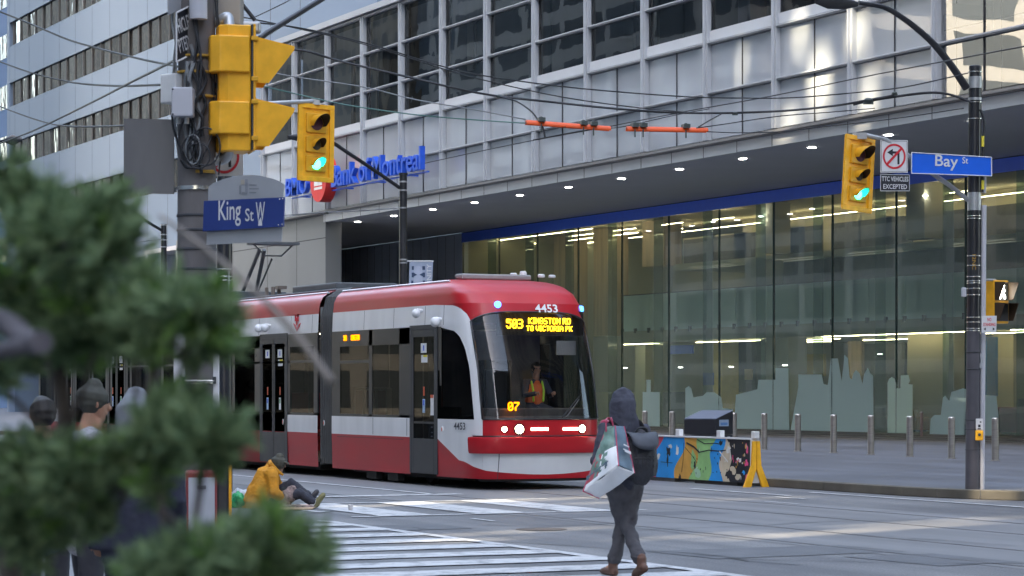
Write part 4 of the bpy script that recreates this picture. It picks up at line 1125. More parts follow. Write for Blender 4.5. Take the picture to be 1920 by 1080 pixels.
# bogies and under-frame
mb = MB(); mb.box(-45.9, -40.6, YC-1.05, YC+1.05, .14, .30); mb.box(-57.6, -47.8, YC-1.05, YC+1.05, .12, .30); mb.box(-69.4, -59.2, YC-1.05, YC+1.05, .12, .3)
for px in (700, 740): p = onY(px, 905, YN+.1); mb.box(p.x-.25, p.x+.25, YN+.06, YN+.2, .05, .22)
mb.tube([S(u, .19, -.06) for u in uspan(1.3, 2.7)], .04, 6); mb.build('underframe', M['under'], tram)
for x in (-42.7, -44.5, -53.2, -55.0, -64, -66):
    for y in (YC-.75, YC+.75):
        mb = MB(); mb.lathe([(.20, -.07), (.30, -.065), (.31, -.03), (.285, .0), (.28, .06), (.1, .07)], (x, y, .29), (0, -1 if y < YC else 1, 0), 20); mb.build('wheel', M['under'], tram, smooth=40)
# roof equipment
xf = onY(868, 520, YC-.7).x; mb = MB(); mb.box(xf, -41.75, YC-.72, YC+.72, 3.843, 3.95); mb.prism([(-41.75, YC-.72, 3.843), (-41.5, YC-.72, 3.843), (-41.75, YC-.72, 3.94)], (0, 1.44, 0)); mb.build('roof_fairing', M['roof_grey'], tram, bevel=.03)
for px, h in ((963, .07), (981, .11), (1015, .06), (1035, .05)):
    p = onX(px, 515, -42.2); mb = MB(); mb.lathe([(.07, 0), (.07, h*.7), (.05, h)], (-42.2, p.y, 3.95), n=12); mb.build('antenna', M['plastic_white'], tram, smooth=40)
mb = MB(); mb.box(-57.8, -47.6, YC-.8, YC+.8, 3.843, 3.90); mb.box(-50.4, -47.8, YC-.7, YC+.7, 3.90, 4.04); mb.box(-57.5, -54.5, YC-.7, YC+.7, 3.90, 4.1); mb.build('roof_box', M['roof_dark'], tram, bevel=.03)
mb = MB(); mb.box(-69.2, -59.0, YC-.8, YC+.8, 3.843, 4.05); mb.build('roof_box', M['roof_dark'], tram, bevel=.03)
# pantograph
B0 = onY(467, 545, YC); B1 = onY(506, 458, YC)
pan = MB()
bx = B0.x
pan.box(bx-.6, bx+.9, YC-.45, YC+.45, 3.86, 3.93)
for s in (-1, 1): pan.tube([(bx-.1, YC+s*.18, 3.98), (bx+.55+.35, YC+s*.06, B1.z-.1)], .045, 8)
pan.tube([(bx+.5, YC, 4.0), (B1.x+.12, YC, B1.z-.35)], .022, 8)
pan.ball((bx, YC, 4.0), .16, (1.6, 1.4, .7)); pan.box(B1.x-.05, B1.x+.5, YC-.55, YC+.55, B1.z-.03, B1.z+.03)
pan.tube([(B1.x+.22, YC-.5, B1.z), (B1.x+.22, YC-.2, B1.z-.28), (B1.x+.22, YC+.2, B1.z-.28), (B1.x+.22, YC+.5, B1.z)], .02, 6)
pan.build('pantograph', M['roof_dark'], tram)
M['ins'] = P('brown_insulator', (.16, .13, .11), .4)
for px in (500, 512, 523): mb = MB(); p = onY(px, 545, YC-.4); mb.cyl((p.x, YC-.4, 3.83), (p.x, YC-.4, 4.12), .05, .04, 10); mb.build('insulator', M['ins'], tram)
mb = MB()
p = onY(527, 540, YC-.4); mb.box(p.x-.12, p.x+.1, YC-.5, YC-.3, 4.05, 4.12); mb.build('roof_switch', M['ins'], tram)
# ------------------------------------------------------------------ street furniture
M['black_pole'] = P('black_pole_paint', (.020, .021, .026), .35, var=.25, scale=2, coat=.2)
M['grey_pole'] = P('grey_lower_pole', (.072, .068, .080), .6, var=.25, scale=2.5)
M['galv'] = P('galvanised_steel', (.42, .43, .44), .4, .6, var=.15, scale=6)
M['strap'] = P('bright_steel_strap', (.62, .62, .60), .25, .9)
M['cable'] = P('black_cable', (.022, .023, .027), .6)
M['cable_grey'] = P('grey_cable', (.20, .21, .22), .5)
M['cable_green'] = P('green_cable', (.06, .16, .14), .5)
M['sig_yellow'] = P('signal_yellow', (.90, .44, .02), .42, var=.13, scale=7, coat=.08)
M['sig_face'] = P('signal_face_yellow', (.70, .36, .02), .42, var=.08)
M['sig_in'] = P('visor_inside', (.05, .028, .012), .6)
M['lens_red'] = P('unlit_red_lens', (.13, .045, .06), .35); M['lens_amber'] = P('unlit_amber_lens', (.09, .08, .05), .35); M['lens_green'] = EM('lit_green_lens', (.02, .95, .62), 3.2)
M['concrete_pole'] = P('weathered_concrete_pole', (.135, .125, .125), .8, var=.22, scale=3, bump=.15, stretch=(1, 1, .25))
M['sign_white'] = P('sign_white', (.66, .66, .67), .45, var=.04); M['sign_black'] = P('sign_black', (.018, .02, .028), .45); M['sign_red'] = P('sign_red', (.60, .025, .04), .45)
M['street_blue'] = P('street_sign_blue', (.015, .13, .72), .35, var=.04); M['old_blue'] = P('faded_street_blue', (.020, .042, .20), .45, var=.08)
M['sign_back'] = P('aluminium_sign_back', (.15, .145, .145), .6, var=.18, scale=3, stretch=(1, 1, .3)); M['plate_grey'] = P('pale_grey_plate', (.34, .35, .37), .5, var=.06)
M['box_grey'] = P('pale_grey_box', (.46, .46, .50), .5, var=.06)

def signal(name_label, loc, rz, group, tilt=0, d3=False):
    """three-section signal facing local -Y"""
    s = thing('traffic_signal', name_label, 'traffic light', loc, group, rz)
    s.rotation_euler.x = 0; s.rotation_euler.y = tilt
    H = 1.22; w_ = .335
    mb = MB()
    if not d3:
        r = .03; b = [(-w_+r, -H/2), (w_-r, -H/2), (w_, -H/2+r), (w_, H/2-r), (w_-r, H/2), (-w_+r, H/2), (-w_, H/2-r), (-w_, -H/2+r)]
        mb.prism([(x, .0, z) for x, z in b], (0, .012, 0))
        rim = [(.02, .055)]
        for (x0, x1, z0, z1) in ((-w_, w_, H/2-.075, H/2), (-w_, w_, -H/2, -H/2+.075), (-w_, -w_+.085, -H/2+.075, H/2-.075), (w_-.085, w_, -H/2+.075, H/2-.075)): mb.box(x0, x1, -.03, -.001, z0, z1)
        mb.build('backboard', M['sig_yellow'], s, local=True, bevel=.012, fix=False)
        secs = ((.31, .155, .115), (-.03, .125, .085), (-.33, .125, .085))
    else: secs = ((.24, .19, .15), (-.27, .19, .15), )
    hous = MB()
    if not d3:
        for z, hh, lr in secs: hous.box(-.185, .185, -.035, .14, z-hh, z+hh)
        hous.build('housing', M['sig_face'], s, local=True, bevel=.015)
    mats = ('lens_red', 'lens_amber', 'lens_green')
    for i, (z, hh, lr) in enumerate(secs if not d3 else ()):
        L = MB(); L.lathe([(lr, -.036), (lr*.8, -.05), (lr*.3, -.056)], (0, 0, z), (0, 1, 0), 24)
        L2 = MB(); n = 24
        L2.v = []; L2.lathe([(lr, .036), (lr*.8, .048), (lr*.3, .055)], (0, 0, z), (0, -1, 0), 24)
        L2.build('lens', M[mats[i]], s, local=True, smooth=60)
        vz = MB(); m = 20; dep = lr*2.5; rr = lr*1.10
        ring = [(math.cos(math.radians(-25+230*k/m)), math.sin(math.radians(-25+230*k/m))) for k in range(m+1)]
        def vd(sn): return dep*(.32 + .68*max(0, (sn+.45)/1.45))
        rows = [[(c*rr, -.034, z+sn*rr) for c, sn in ring], [(c*rr, -.034-vd(sn), z+sn*rr) for c, sn in ring]]
        vz.grid(rows); vz.grid([[(c*(rr-.006), y, z+sn*(rr-.006)) for (c, sn), y in zip(ring, [p[1] for p in row])] for row in rows][::-1], 1)
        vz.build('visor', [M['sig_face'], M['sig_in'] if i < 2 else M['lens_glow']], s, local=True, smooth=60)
    return s
M['lens_glow'] = P('green_lit_visor', (.10, .30, .24), .5)  # green lamp's glow painted onto the visor's inner face
def facing(v):            # rotation about Z turning local -Y to the direction v
    return math.atan2(v[0], -v[1])

# --- left corner (near): concrete pole with its load
DP = 20.8
pp = at(369, 730, DP); PX, PYY = pp.x, pp.y
def onpole(px, py, d=DP): return at(px, py, d)
cp = thing('concrete_pole', 'thick weathered concrete pole wrapped in cables beside the newspaper boxes', 'pole', (PX, PYY, 0))
mb = MB(); mb.tube([(PX, PYY, 0), (PX, PYY, 3.3), (PX, PYY, 9)], [.172, .163, .135], 28); mb.build('shaft', M['concrete_pole'], cp, smooth=60)
mb = MB()
for y in (405, 432, 468, 505, 650, 672): mb = MB(); z = onpole(369, y).z; mb.lathe([(.168, -.012), (.172, -.008), (.172, .008), (.168, .012)], (PX, PYY, z), n=28); mb.build('strap', M['joint'], cp, smooth=60)
for y in (354, 716): mb = MB(); z = onpole(369, y).z; mb.lathe([(.170, -.018), (.176, -.016), (.176, .016), (.170, .018)], (PX, PYY, z), n=28); mb.build('steel_band', M['strap'], cp, smooth=60)
rg = random.Random(5); toward = -FW
mb = MB()
for i in range(15):
    a0 = rg.uniform(-1.3, 1.3); pts = []; ph = rg.uniform(0, 6)
    top = rg.choice([-30, -30, -40, 90, 120]); bot = rg.choice([330, 300, 310, 260, 200])
    for k in range(9):
        y = top + (bot-top)*k/8; z = onpole(369, y).z; a = a0 + .16*math.sin(k*1.1+ph) + .1*rg.uniform(-1, 1); r_ = .17 + rg.uniform(.0, .04)
        pts.append(V((PX, PYY, z)) + RT*math.sin(a)*r_ + toward*math.cos(a)*r_)
    mb.tube(smoothpath(pts, 3), rg.choice([.007, .009, .012, .016]), 6, rg.choice([0, 0, 1, 1]))
for (cx, cy, rx, ry, m) in ((365, 286, 14, 26, 0), (360, 285, 20, 30, 0), (372, 292, 22, 24, 0), (362, 280, 14, 28, 1), (385, 275, 28, 36, 0), (352, 262, 16, 40, 0)):
    pts = [onpole(cx + rx*math.cos(t*math.pi/8), cy + ry*math.sin(t*math.pi/8), DP-.22) for t in range(17)]; mb.tube(pts, .008, 6, m)
mb.tube(smoothpath([onpole(322, 212, DP-.2), onpole(325, 240, DP-.2), onpole(335, 270, DP-.2), onpole(350, 300, DP-.2), onpole(370, 310, DP-.2)], 4), .011, 6)
mb.tube(smoothpath([onpole(400, 245, DP-.15), onpole(385, 285, DP-.2), onpole(370, 305, DP-.2), onpole(350, 315, DP-.2), onpole(338, 300, DP-.2)], 4), .009, 6)
mb.build('cable_bundle', [M['cable'], M['cable_grey']], cp, smooth=60)
mb = MB()
for y in (108, 138, 183): mb = MB(); z = onpole(369, y).z; mb.lathe([(.185, -.01), (.19, 0), (.185, .01)], (PX, PYY, z), n=24); mb.build('cable_band', M['ochre'], cp, smooth=60)
mb = MB(); c = onpole(371, 0, DP-.2); mb.cyl(c+V((0, 0, .3)), onpole(372, 36, DP-.2), .075, n=16); mb.build('conduit', M['box_grey'], cp, smooth=60)
# boxes and plates hung on it
def plate(name, label, cat, corners, mat, thick=.012, d=DP, rim=None, group=None):
    """flat sheet through four picture corners (tl, tr, br, bl), each (px, py, depth)"""
    q = [at(*c) for c in corners]; ctr = sum(q, V())/4
    t = thing(name, label, cat, ctr, group); n = (q[1]-q[0]).cross(q[3]-q[0]).normalized()
    if n.dot(EYE-ctr) < 0: n = -n
    mb = MB(); mb.prism(q, -n*thick); mb.build('plate', mat, t, fix=True)
    return t, q, n
t = thing('junction_box', 'pale grey box with corner screws, lower and nearer of two on the concrete pole', 'box', onpole(341, 190, DP-.3))
def facebox(px0, px1, py0, py1, d, dep, mat, t, name='casing', bev=.012, skew=0):
    a, b = at(px0, py1, d), at(px1, py0, d); c = (a+b)/2; hx = (b-a).dot(RT)/2; hz = (b.z-a.z)/2
    ang = math.radians(skew); rx = RT*math.cos(ang)+FW*math.sin(ang); fx = FW*math.cos(ang)-RT*math.sin(ang)
    mb = MB(); mb.obox(c+fx*dep/2, rx*hx, V((0, 0, hz)), fx*dep/2); return mb.build(name, mat, t, bevel=bev)
facebox(321, 361, 163, 218, DP-.36, .14, M['box_grey'], t)
mb = MB()
for px, py in ((324, 167), (324, 214)): mb = MB(); mb.ball(at(px, py, DP-.362), .008); mb.build('screw', M['joint'], t)
mb = MB()
for px in (334, 350): mb = MB(); mb.cyl(at(px, 219, DP-.29), at(px, 232, DP-.29), .022, n=10); mb.build('cable_gland', M['galv'], t)
t = thing('antenna_box', 'white slanted box behind the pale grey box on the concrete pole', 'box', onpole(310, 165, DP))
facebox(294, 334, 138, 193, DP-.12, .2, M['plastic_white'], t, skew=-38)
t = thing('controller_box', 'beige box at the pole top behind the side view signal', 'box', onpole(428, 25, DP+.3)); facebox(408, 450, -40, 46, DP+.2, .3, P('beige_box', (.33, .30, .26), .6), t)
t, q, n = plate('sign_plate', 'plain dark grey back of a large sign strapped left of the concrete pole', 'sign', [(232, 222, DP+.15), (326, 224, DP+.05), (326, 364, DP+.05), (232, 362, DP+.15)], M['sign_back'])
mb = MB(); 
for y in (250, 356): mb.obox(at(300, y, DP+.2), RT*.3, FW*.02, V((0, 0, .02)))
mb.build('bracket', M['galv'], t)
t, q, n = plate('black_sign', 'black sign with white letters, seen at an angle high on the concrete pole', 'sign', [(330, 24, DP-.30), (358, 10, DP-.10), (357, 103, DP-.10), (330, 116, DP-.30)], M['sign_black'])
xd = (q[1]-q[0]).normalized(); yd = V((0, 0, 1)); W_ = (q[1]-q[0]).length
mb = MB()
for a, b in zip(q, q[1:]+q[:1]): mb.tube([a+n*.004, b+n*.004], .008, 6)
mb.build('border', M['sign_white'], t)
c = (q[0]+q[1]+q[2]+q[3])/4
text('HICLES', .115, c+V((0, 0, .085))+n*.004, xd, yd, M['sign_white'], t, fit=W_*.86, bold=.012); text('PTED', .115, c+V((0, 0, -.085))+n*.004, xd, yd, M['sign_white'], t, fit=W_*.70, bold=.012)
t, q, n = plate('white_sign', 'lower corner of a pale sign above the black sign on the concrete pole', 'sign', [(316, -60, DP-.2), (351, -75, DP-.05), (351, 12, DP-.05), (316, 28, DP-.2)], M['plate_grey'])
# no-turn sign half hidden behind the signal
t, q, n = plate('no_left_turn_sign', 'white sign with a red ring half hidden behind the side view signal', 'sign', [(384, 258, DP+.3), (456, 258, DP+.5), (456, 330, DP+.5), (384, 330, DP+.3)], M['sign_white'])
c = sum(q, V())/4; xd = (q[1]-q[0]).normalized()
def ring(c, xd, yd, n, r0, r1, mat, t, name='ring', m=40):
    mb = MB(); pts = []
    for i in range(m): 
        a = 2*math.pi*i/m; pts.append((c+xd*math.cos(a)*r0+yd*math.sin(a)*r0, c+xd*math.cos(a)*r1+yd*math.sin(a)*r1))
    for i in range(m): mb.poly([pts[i][0]+n*.004, pts[i][1]+n*.004, pts[(i+1) % m][1]+n*.004, pts[(i+1) % m][0]+n*.004])
    return mb.build(name, mat, t)
def noturn(c, xd, n, r, t):
    yd = V((0, 0, 1)); rg_ = ring(c, xd, yd, n, r*.84, r, M['sign_red'], t, 'prohibition_ring')
    def P2(x, y, e=.003): return c + xd*x*r + yd*y*r + n*e
    mb = MB(); mb.poly([P2(.28, -.62), P2(.46, -.62), P2(.46, .22), P2(.28, .22)]); mb.poly([P2(-.12, .22), P2(.46, .22), P2(.46, .40), P2(-.12, .40)]); mb.poly([P2(-.62, .31), P2(-.12, .02), P2(-.12, .60)])
    mb.build('turn_arrow', M['sign_black'], t)
    mb = MB(); s = .7071*.9; o = .07
    mb.poly([P2(-s-o, -s+o, .005), P2(-s+o, -s-o, .005), P2(s+o, s-o, .005), P2(s-o, s+o, .005)]); mb.build('prohibition_bar', M['sign_red'], t)
noturn(c, xd, n, .145, t)
# the side-view signal on the concrete pole
c0 = at(436, 168, DP-.05); fac = (RT*.97 + FW*.25).normalized()
s1 = thing('traffic_signal', 'big yellow signal seen from its side on the concrete pole', 'traffic light', c0, None)
side = V((fac.y, -fac.x, 0))
def sp(f, l, z): return c0 + fac*f + side*l + V((0, 0, z))
k = 235*DP/FPX/2      # half height
def oct_(w0, w1, f0, f1): return [(f1, -w1), (f1, w1), (f0+.07, w1), (f0, w0), (f0, -w0), (f0+.07, -w1)]
mb = MB()
for z0, z1, w0, w1, f0 in ((-k, k, .10, .155, -.13),):
    mb.prism([sp(f, l, z0) for f, l in oct_(w0, w1, f0, .135)], (0, 0, z1-z0))
for z0, z1 in ((k*.12, k*.80), (-k*.80, -k*.12)):
    z0 += .04 if z0 > 0 else 0
for z0, z1 in ((k*.24, k*.82), (-k*.74, -k*.22)):
    mb.prism([sp(f, l, z0) for f, l in oct_(.12, .19, -.205, .12)], (0, 0, z1-z0))
mb.build('housing', M['sig_yellow'], s1, fix=True, bevel=.012)
mb = MB(); mb.prism([sp(f, l, -k*.97) for f, l in ((.137, -.18), (.137, .18), (.150, .18), (.150, -.18))], (0, 0, k*1.97)); mb.build('door_gasket', M['joint'], s1)
mb = MB(); mb.prism([sp(f, l, -k*.99) for f, l in ((.151, -.185), (.151, .185), (.172, .185), (.172, -.185))], (0, 0, k*2.0)); mb.build('front_door', M['sig_yellow'], s1, bevel=.006)
mb = MB()
for z in (.78, .14, -.22, -.80): mb = MB(); mb.obox(sp(.16, .19, k*z), fac*.028, side*.012, V((0, 0, .018))); mb.build('hinge', M['sig_face'], s1, bevel=.004)
for zt, zb_s in ((.80, .08), (-.18, -.92)):
    L = .33
    mb = MB()
    zt_, zb2 = k*zt, k*zb_s
    for sgn in (-1, 1):
        q = [sp(.173, sgn*.17, zt_), sp(.173+L, sgn*.17, zt_-.07), sp(.173+L*.98, sgn*.17, zt_-.10), sp(.173+L*.33, sgn*.17, zb2), sp(.173, sgn*.17, zb2)]
        mb.prism(q, side*.006*sgn)
    mb.prism([sp(.173, -.17, zt_), sp(.173+L, -.17, zt_-.07), sp(.173+L, .17, zt_-.07), sp(.173, .17, zt_)], (0, 0, .006))
    mb.build('visor', M['sig_yellow'], s1, fix=True)
mb = MB()
mb.tube(smoothpath([at(398, 44, DP+.12), at(408, 42, DP+.03), at(422, 33, DP), at(428, 34, DP), at(430, 52, DP-.05)], 5), .045, 12); mb.build('mounting_arm', M['galv'], s1, smooth=60); mb = MB()
mb.tube(smoothpath([at(390, 303, DP), at(412, 300, DP), at(425, 294, DP-.03), at(430, 280, DP-.05)], 5), .045, 12)
mb.build('mounting_arm', M['galv'], s1, smooth=60)
mb = MB(); mb.obox(at(385, 322, DP-.12), RT*.075, FW*.06, V((0, 0, .012))); mb.build('bracket', M['ochre'], s1)
# King street sign
dk = .22
t, q, n = plate('street_sign', 'faded blue King St W street sign on a grey plate with arched top', 'street sign', [(391, 350, DP-.32), (532, 345, DP-.75), (528, 452, DP-.75), (387, 459, DP-.32)], M['plate_grey'], .006)
# arch
xd = (q[1]-q[0]).normalized(); W_ = (q[1]-q[0]).length
mb = MB(); top = []
for i in range(17):
    u = i/16; top.append(q[0] + (q[1]-q[0])*u + V((0, 0, .085*math.sin(math.pi*u)**.7)))
mb.prism(top + [q[1]+V((0, 0, -.002)), q[0]+V((0, 0, -.002))], -n*.006); mb.build('arched_top', M['plate_grey'], t, fix=True)
bq = [at(384, 377, DP-.33), at(535, 370, DP-.79), at(533, 425, DP-.79), at(382, 434, DP-.33)]
mb = MB(); mb.prism(bq, n*.012); bl = mb.build('name_blade', M['old_blue'], t, fix=True)
xd2 = (bq[1]-bq[0]).normalized(); bc = sum(bq, V())/4; up2 = V((0, 0, 1))
def on_blade(px, py):
    nn = (bq[1]-bq[0]).cross(bq[3]-bq[0]); r = ray(px, py); return EYE + r*((bq[0]-EYE).dot(nn)/r.dot(nn)) + n*.0125
for s_, pa, pb, py, h in (('King', 412, 454, 401, .205), ('St', 462, 478, 404, .125), ('W', 482, 499, 398, .19)):
    a, b = on_blade(pa, py), on_blade(pb, py-2); text(s_, h*(.8 if s_ == 'King' else .82), (a+b)/2, xd2, up2, M['sign_white'], t, fit=(b-a).length, bold=.008)
a = on_blade(490, 419); mb = MB(); mb.poly([a+xd2*x+V((0, 0, z))+n*.002 for x, z in ((-.022, -.02), (.02, -.02), (.018, .012), (.004, .05), (-.008, .03), (-.018, .02))]); mb.build('paint_scratch', M['sign_white'], t)
mb = MB()
for px, py in ((526, 374), (532, 373), (524, 422), (531, 421)): mb = MB(); mb.ball(on_blade(px, py), .007); mb.build('bolt', M['strap'], t)
pl = lambda px, py: (lambda r, nn: EYE + r*((q[0]-EYE).dot(nn)/r.dot(nn)) + n*.004)(ray(px, py), (q[1]-q[0]).cross(q[3]-q[0]))
mb = MB()
for (x0, x1, y0, y1, m) in ((449, 453, 348, 364, 0), (454, 464, 360, 364, 0), (460, 465, 336, 362, 1), (452, 459, 337, 346, 2), (468, 482, 346, 348, 0), (468, 486, 353, 355, 0), (468, 481, 360, 362, 0)):
    mb.poly([pl(x0, y1), pl(x1, y1), pl(x1, y0), pl(x0, y0)], m)
mb.build('district_mark', [P('grey_print', (.22, .23, .25), .6), P('slate_print', (.26, .27, .30), .6), P('tan_print', (.40, .36, .30), .6)], t)
# boards strapped to the concrete pole lower down
t = thing('pole_notice_board', 'two tall white boards with a steel crossbar strapped to the concrete pole', 'board', onpole(369, 710, DP-.2))
mb = MB()
for px0, px1 in ((326, 347), (400, 411)):
    mb = MB(); a, b = at(px0, 800, DP-.2), at(px1, 615, DP-.2); c = (a+b)/2; mb.obox(c, RT*((b-a).dot(RT)/2), FW*.02, V((0, 0, (b.z-a.z)/2))); mb.build('board', M['sign_white'], t, bevel=.006)
mb = MB(); mb.cyl(at(345, 714, DP-.23), at(402, 714, DP-.23), .011, n=8)
for px in (345, 402): mb.obox(at(px, 713, DP-.23), RT*.014, FW*.01, V((0, 0, .03)), 1)
mb.build('crossbar', [M['strap'], M['joint']], t)
# pale roof lamp bracket arm and mast beams near the pole top
t = thing('mast_arm', 'dark diagonal mast arm rising behind the side view signal', 'pole arm', at(500, 60, DP+1)); mb = MB(); mb.tube([at(440, 108, DP+.4), at(500, 62, DP+.6), at(700, -62, DP+1.5)], .027, 12); mb.build('tube', M['black_pole'], t, smooth=60)
mb = MB(); mb.obox(at(465, 52, DP+.5), RT*.11, FW*.05, V((0, 0, .05))); mb.build('clamp_box', M['galv'], t, bevel=.02)
tg = at(465, 20, DP+.5)
t = thing('stay_rod', 'short thick black stay running down to the clamp box', 'cable', tg); mb = MB(); mb.tube([at(440, -10, DP+.5), at(478, 38, DP+.5)], .018, 8); mb.build('rod', M['cable'], t, smooth=60)

# --- far left corner pole carrying the hanging front-view signal
D2 = 38.0
p2 = at(421, 730, D2)
t = thing('signal_pole', 'black signal pole with steel straps behind the King St W sign', 'pole', (p2.x, p2.y, 0))
mb = MB(); mb.cyl((p2.x, p2.y, 0), (p2.x, p2.y, 7.4), .125, .115, 20); mb.build('shaft', M['black_pole'], t, smooth=60)
mb = MB()
for y in (505, 519, 526, 546, 560): mb.lathe([(.125, -.012), (.131, -.008), (.131, .008), (.125, .012)], (p2.x, p2.y, at(421, y, D2).z), n=20); mb.build('strap', M['strap'], t, smooth=60); mb = MB()
mb = MB(); 
for px in (404, 429): mb = MB(); mb.cyl(at(px, 455 if px < 410 else 508, D2-.15), at(px, 640, D2-.15), .014, n=8); mb.build('conduit', M['galv'], t, smooth=60)
mb = MB(); mb.tube(smoothpath([at(421, 205, D2), at(480, 196, D2), at(545, 192, D2+.3), at(590, 190, D2+.6)], 5), .035, 10); mb.obox(at(592, 191, D2+.6), RT*.065, FW*.05, V((0, 0, .05))); mb.build('signal_arm', M['galv'], t, smooth=60)
mb = MB(); mb.cyl((p2.x, p2.y, 7.39), (p2.x, p2.y, 7.46), .13, n=20); mb.build('cap', M['black_pole'], t)
fe = facing((.97, .20))
signal('hanging yellow signal with lit green lamp in front of the blue bank letters', at(591.5, 268, D2+.6), fe, 'front view hanging signals', tilt=R(.8))
# --- right corner pole
DR = 40.4
pr = at(1823, 918, DR); 
t = thing('signal_pole', 'tall black pole with grey lower half beside the Bay St sign', 'pole', (pr.x, pr.y, .15))
def rp(py): return V((pr.x, pr.y, at(1823, py, DR).z)) + RT*((py < 900)*(900-py)*0.0000)
zt = at(1823, 130, DR).z; lean = RT*.05
def rpole(z): return V((pr.x, pr.y, z)) + lean*(z/zt)
mb = MB(); mb.tube([rpole(.15), rpole(at(0, 620, DR).z)], [.118, .112], 24); mb.build('lower_shaft', M['grey_pole'], t, smooth=60)
mb = MB(); mb.tube([rpole(at(0, 620, DR).z), rpole(zt)], [.106, .100], 24)
for i in range(14):
    a = 2*math.pi*i/14; o = V((math.cos(a), math.sin(a), 0))*.1015; mb.tube([rpole(at(0, 618, DR).z)+o*1.03, rpole(at(0, 300, DR).z)+o*1.0, rpole(zt-.2)+o*.97], .006, 4)
mb.build('upper_shaft', M['black_pole'], t, smooth=60)
mb = MB()
for y in (405, 410, 480, 498, 519, 527, 531, 541, 553, 595, 604, 616, 620, 135, 192, 223): z = at(0, y, DR).z; c = rpole(z); mb.lathe([(.108, -.011), (.114, -.008), (.114, .008), (.108, .011)], c, n=22); mb.build('strap', M['strap'], t, smooth=60); mb = MB()
mb = MB()
for y in (787, 805, 843, 660, 692): z = at(0, y, DR).z; c = rpole(z); mb.lathe([(.117, -.01), (.121, -.006), (.121, .006), (.117, .01)], c, n=22); mb.build('dark_strap', M['joint'], t, smooth=60); mb = MB()
mb = MB()
for y, h in ((155, 22), (186, 5), (378, 34)): z = at(0, y, DR).z; c = rpole(z); mb.lathe([(.104, -h*.0044), (.113, -h*.0043), (.113, h*.0043), (.104, h*.0044)], c, n=22); mb.build('clamp_collar', M['galv'], t, smooth=60); mb = MB()
mb = MB(); pts = [at(1812, 165, DR), at(1780, 118, DR-.2), at(1740, 72, DR-.4), at(1690, 32, DR-.6), at(1655, 13, DR-.75), at(1610, 5, DR-.9)]
mb.tube(smoothpath(pts, 5), [.065-.03*i/25 for i in range(26)], 12); mb.build('lamp_arm', M['black_pole'], t, smooth=60)
mb = MB(); a, b = at(1607, 8, DR-.9), at(1528, 2, DR-1.3); mb.tube([a, a+(b-a)*.3, a+(b-a)*.7, b], [(.04, .04), (.1, .05), (.11, .05), (.04, .025)], 12, flat=UP); mb.build('lamp_head', M['black_pole'], t, smooth=60)
mb = MB(); o = RT*.155-FW*.02
mb.tube([rpole(.15)+o, rpole(at(0, 385, DR).z)+o], .043, 12, 0); mb.tube([rpole(at(0, 362, DR).z)+o, rpole(at(0, 318, DR).z)+o], .035, 12, 0); mb.build('conduit', M['box_grey'], t, smooth=60)
mb = MB(); mb.tube(smoothpath([at(1838, 205, DR-.1), at(1845, 225, DR-.1), at(1844, 260, DR-.1), at(1843, 300, DR-.1), at(1842, 360, DR-.1)], 4), .02, 8)
mb.build('pole_cable', M['cable'], t, smooth=60)
mb = MB(); 
for y0, y1 in ((255, 275), (338, 355)): mb = MB(); mb.cyl(at(1843, y0, DR-.12), at(1842.5, y1, DR-.12), .024, n=10); mb.build('yellow_sleeve', M['st_yellow'], t, smooth=60)
pass
mb = MB(); mb.tube([at(1815, 375, DR), at(1780, 347, DR-.15), at(1755, 330, DR-.25), at(1700, 290, DR-.5), at(1660, 262, DR-.7), at(1620, 253, DR-.75)], .040, 12); mb.obox(at(1612, 255, DR-.75), RT*.11, FW*.05, V((0, 0, .05))); mb.build('signal_arm', M['galv'], t, smooth=60)
mb = MB()
for px, y in ((1805, 548), (1808, 552)): pass
c = at(1807, 548, DR-.1); mb.obox(c, RT*.035, FW*.05, V((0, 0, .075))); mb.build('sensor_box', M['box_grey'], t, bevel=.01)
mb = MB(); mb.lathe([(.09, -.01), (.105, .0), (.105, .05), (.09, .06)], rpole(zt), n=22); mb.build('cap', M['black_pole'], t, smooth=50)
mb = MB(); c = rpole(at(0, 492, DR).z); 
text('12NC', .06, c-FW*.118-RT*.02, V((0, 0, -1)), RT, M['ochre'], t, 'pole_number', fit=.25, bold=.005)
for px, y in ((1840, 667), (1839, 685), (1841, 676)): c = at(px, y, DR-.13); mb.obox(c, RT*.018, FW*.003, V((0, 0, .04)))
mb.build('sticker_scrap', M['plate_grey'], t)
signal('yellow signal with lit green lamp hanging beside the Bay St sign', at(1608.5, 326, DR-.75), fe, 'front view hanging signals', tilt=R(4.2))
# no left turn sign and its tab
qn = [(1651, 262, DR-.75), (1702, 263, DR-.60), (1702, 324, DR-.60), (1651, 324, DR-.75)]
t, q, n = plate('no_left_turn_sign', 'white no left turn sign with red ring and arrow between signal and Bay St sign', 'sign', qn, M['sign_white'])
xd = (q[1]-q[0]).normalized(); c = sum(q, V())/4; noturn(c, xd, n, .205, t)
mb = MB()
for a, b in zip(q, q[1:]+q[:1]): mb.tube([a+(c-a)*.06+n*.003, b+(c-b)*.06+n*.003], .003, 5)
mb.build('border', M['joint'], t)
t, q, n = plate('ttc_vehicles_sign', 'small black sign with white words TTC VEHICLES EXCEPTED under the no left turn sign', 'sign', [(1651, 327, DR-.75), (1705, 328, DR-.60), (1705, 358, DR-.60), (1651, 358, DR-.75)], M['sign_black'])
c = sum(q, V())/4; xd = (q[1]-q[0]).normalized(); W_ = (q[1]-q[0]).length
text('TTC VEHICLES', .075, c+V((0, 0, .062))+n*.003, xd, UP, M['sign_white'], t, fit=W_*.92, bold=.015); text('EXCEPTED', .075, c+V((0, 0, -.062))+n*.003, xd, UP, M['sign_white'], t, fit=W_*.82, bold=.015)
mb = MB()
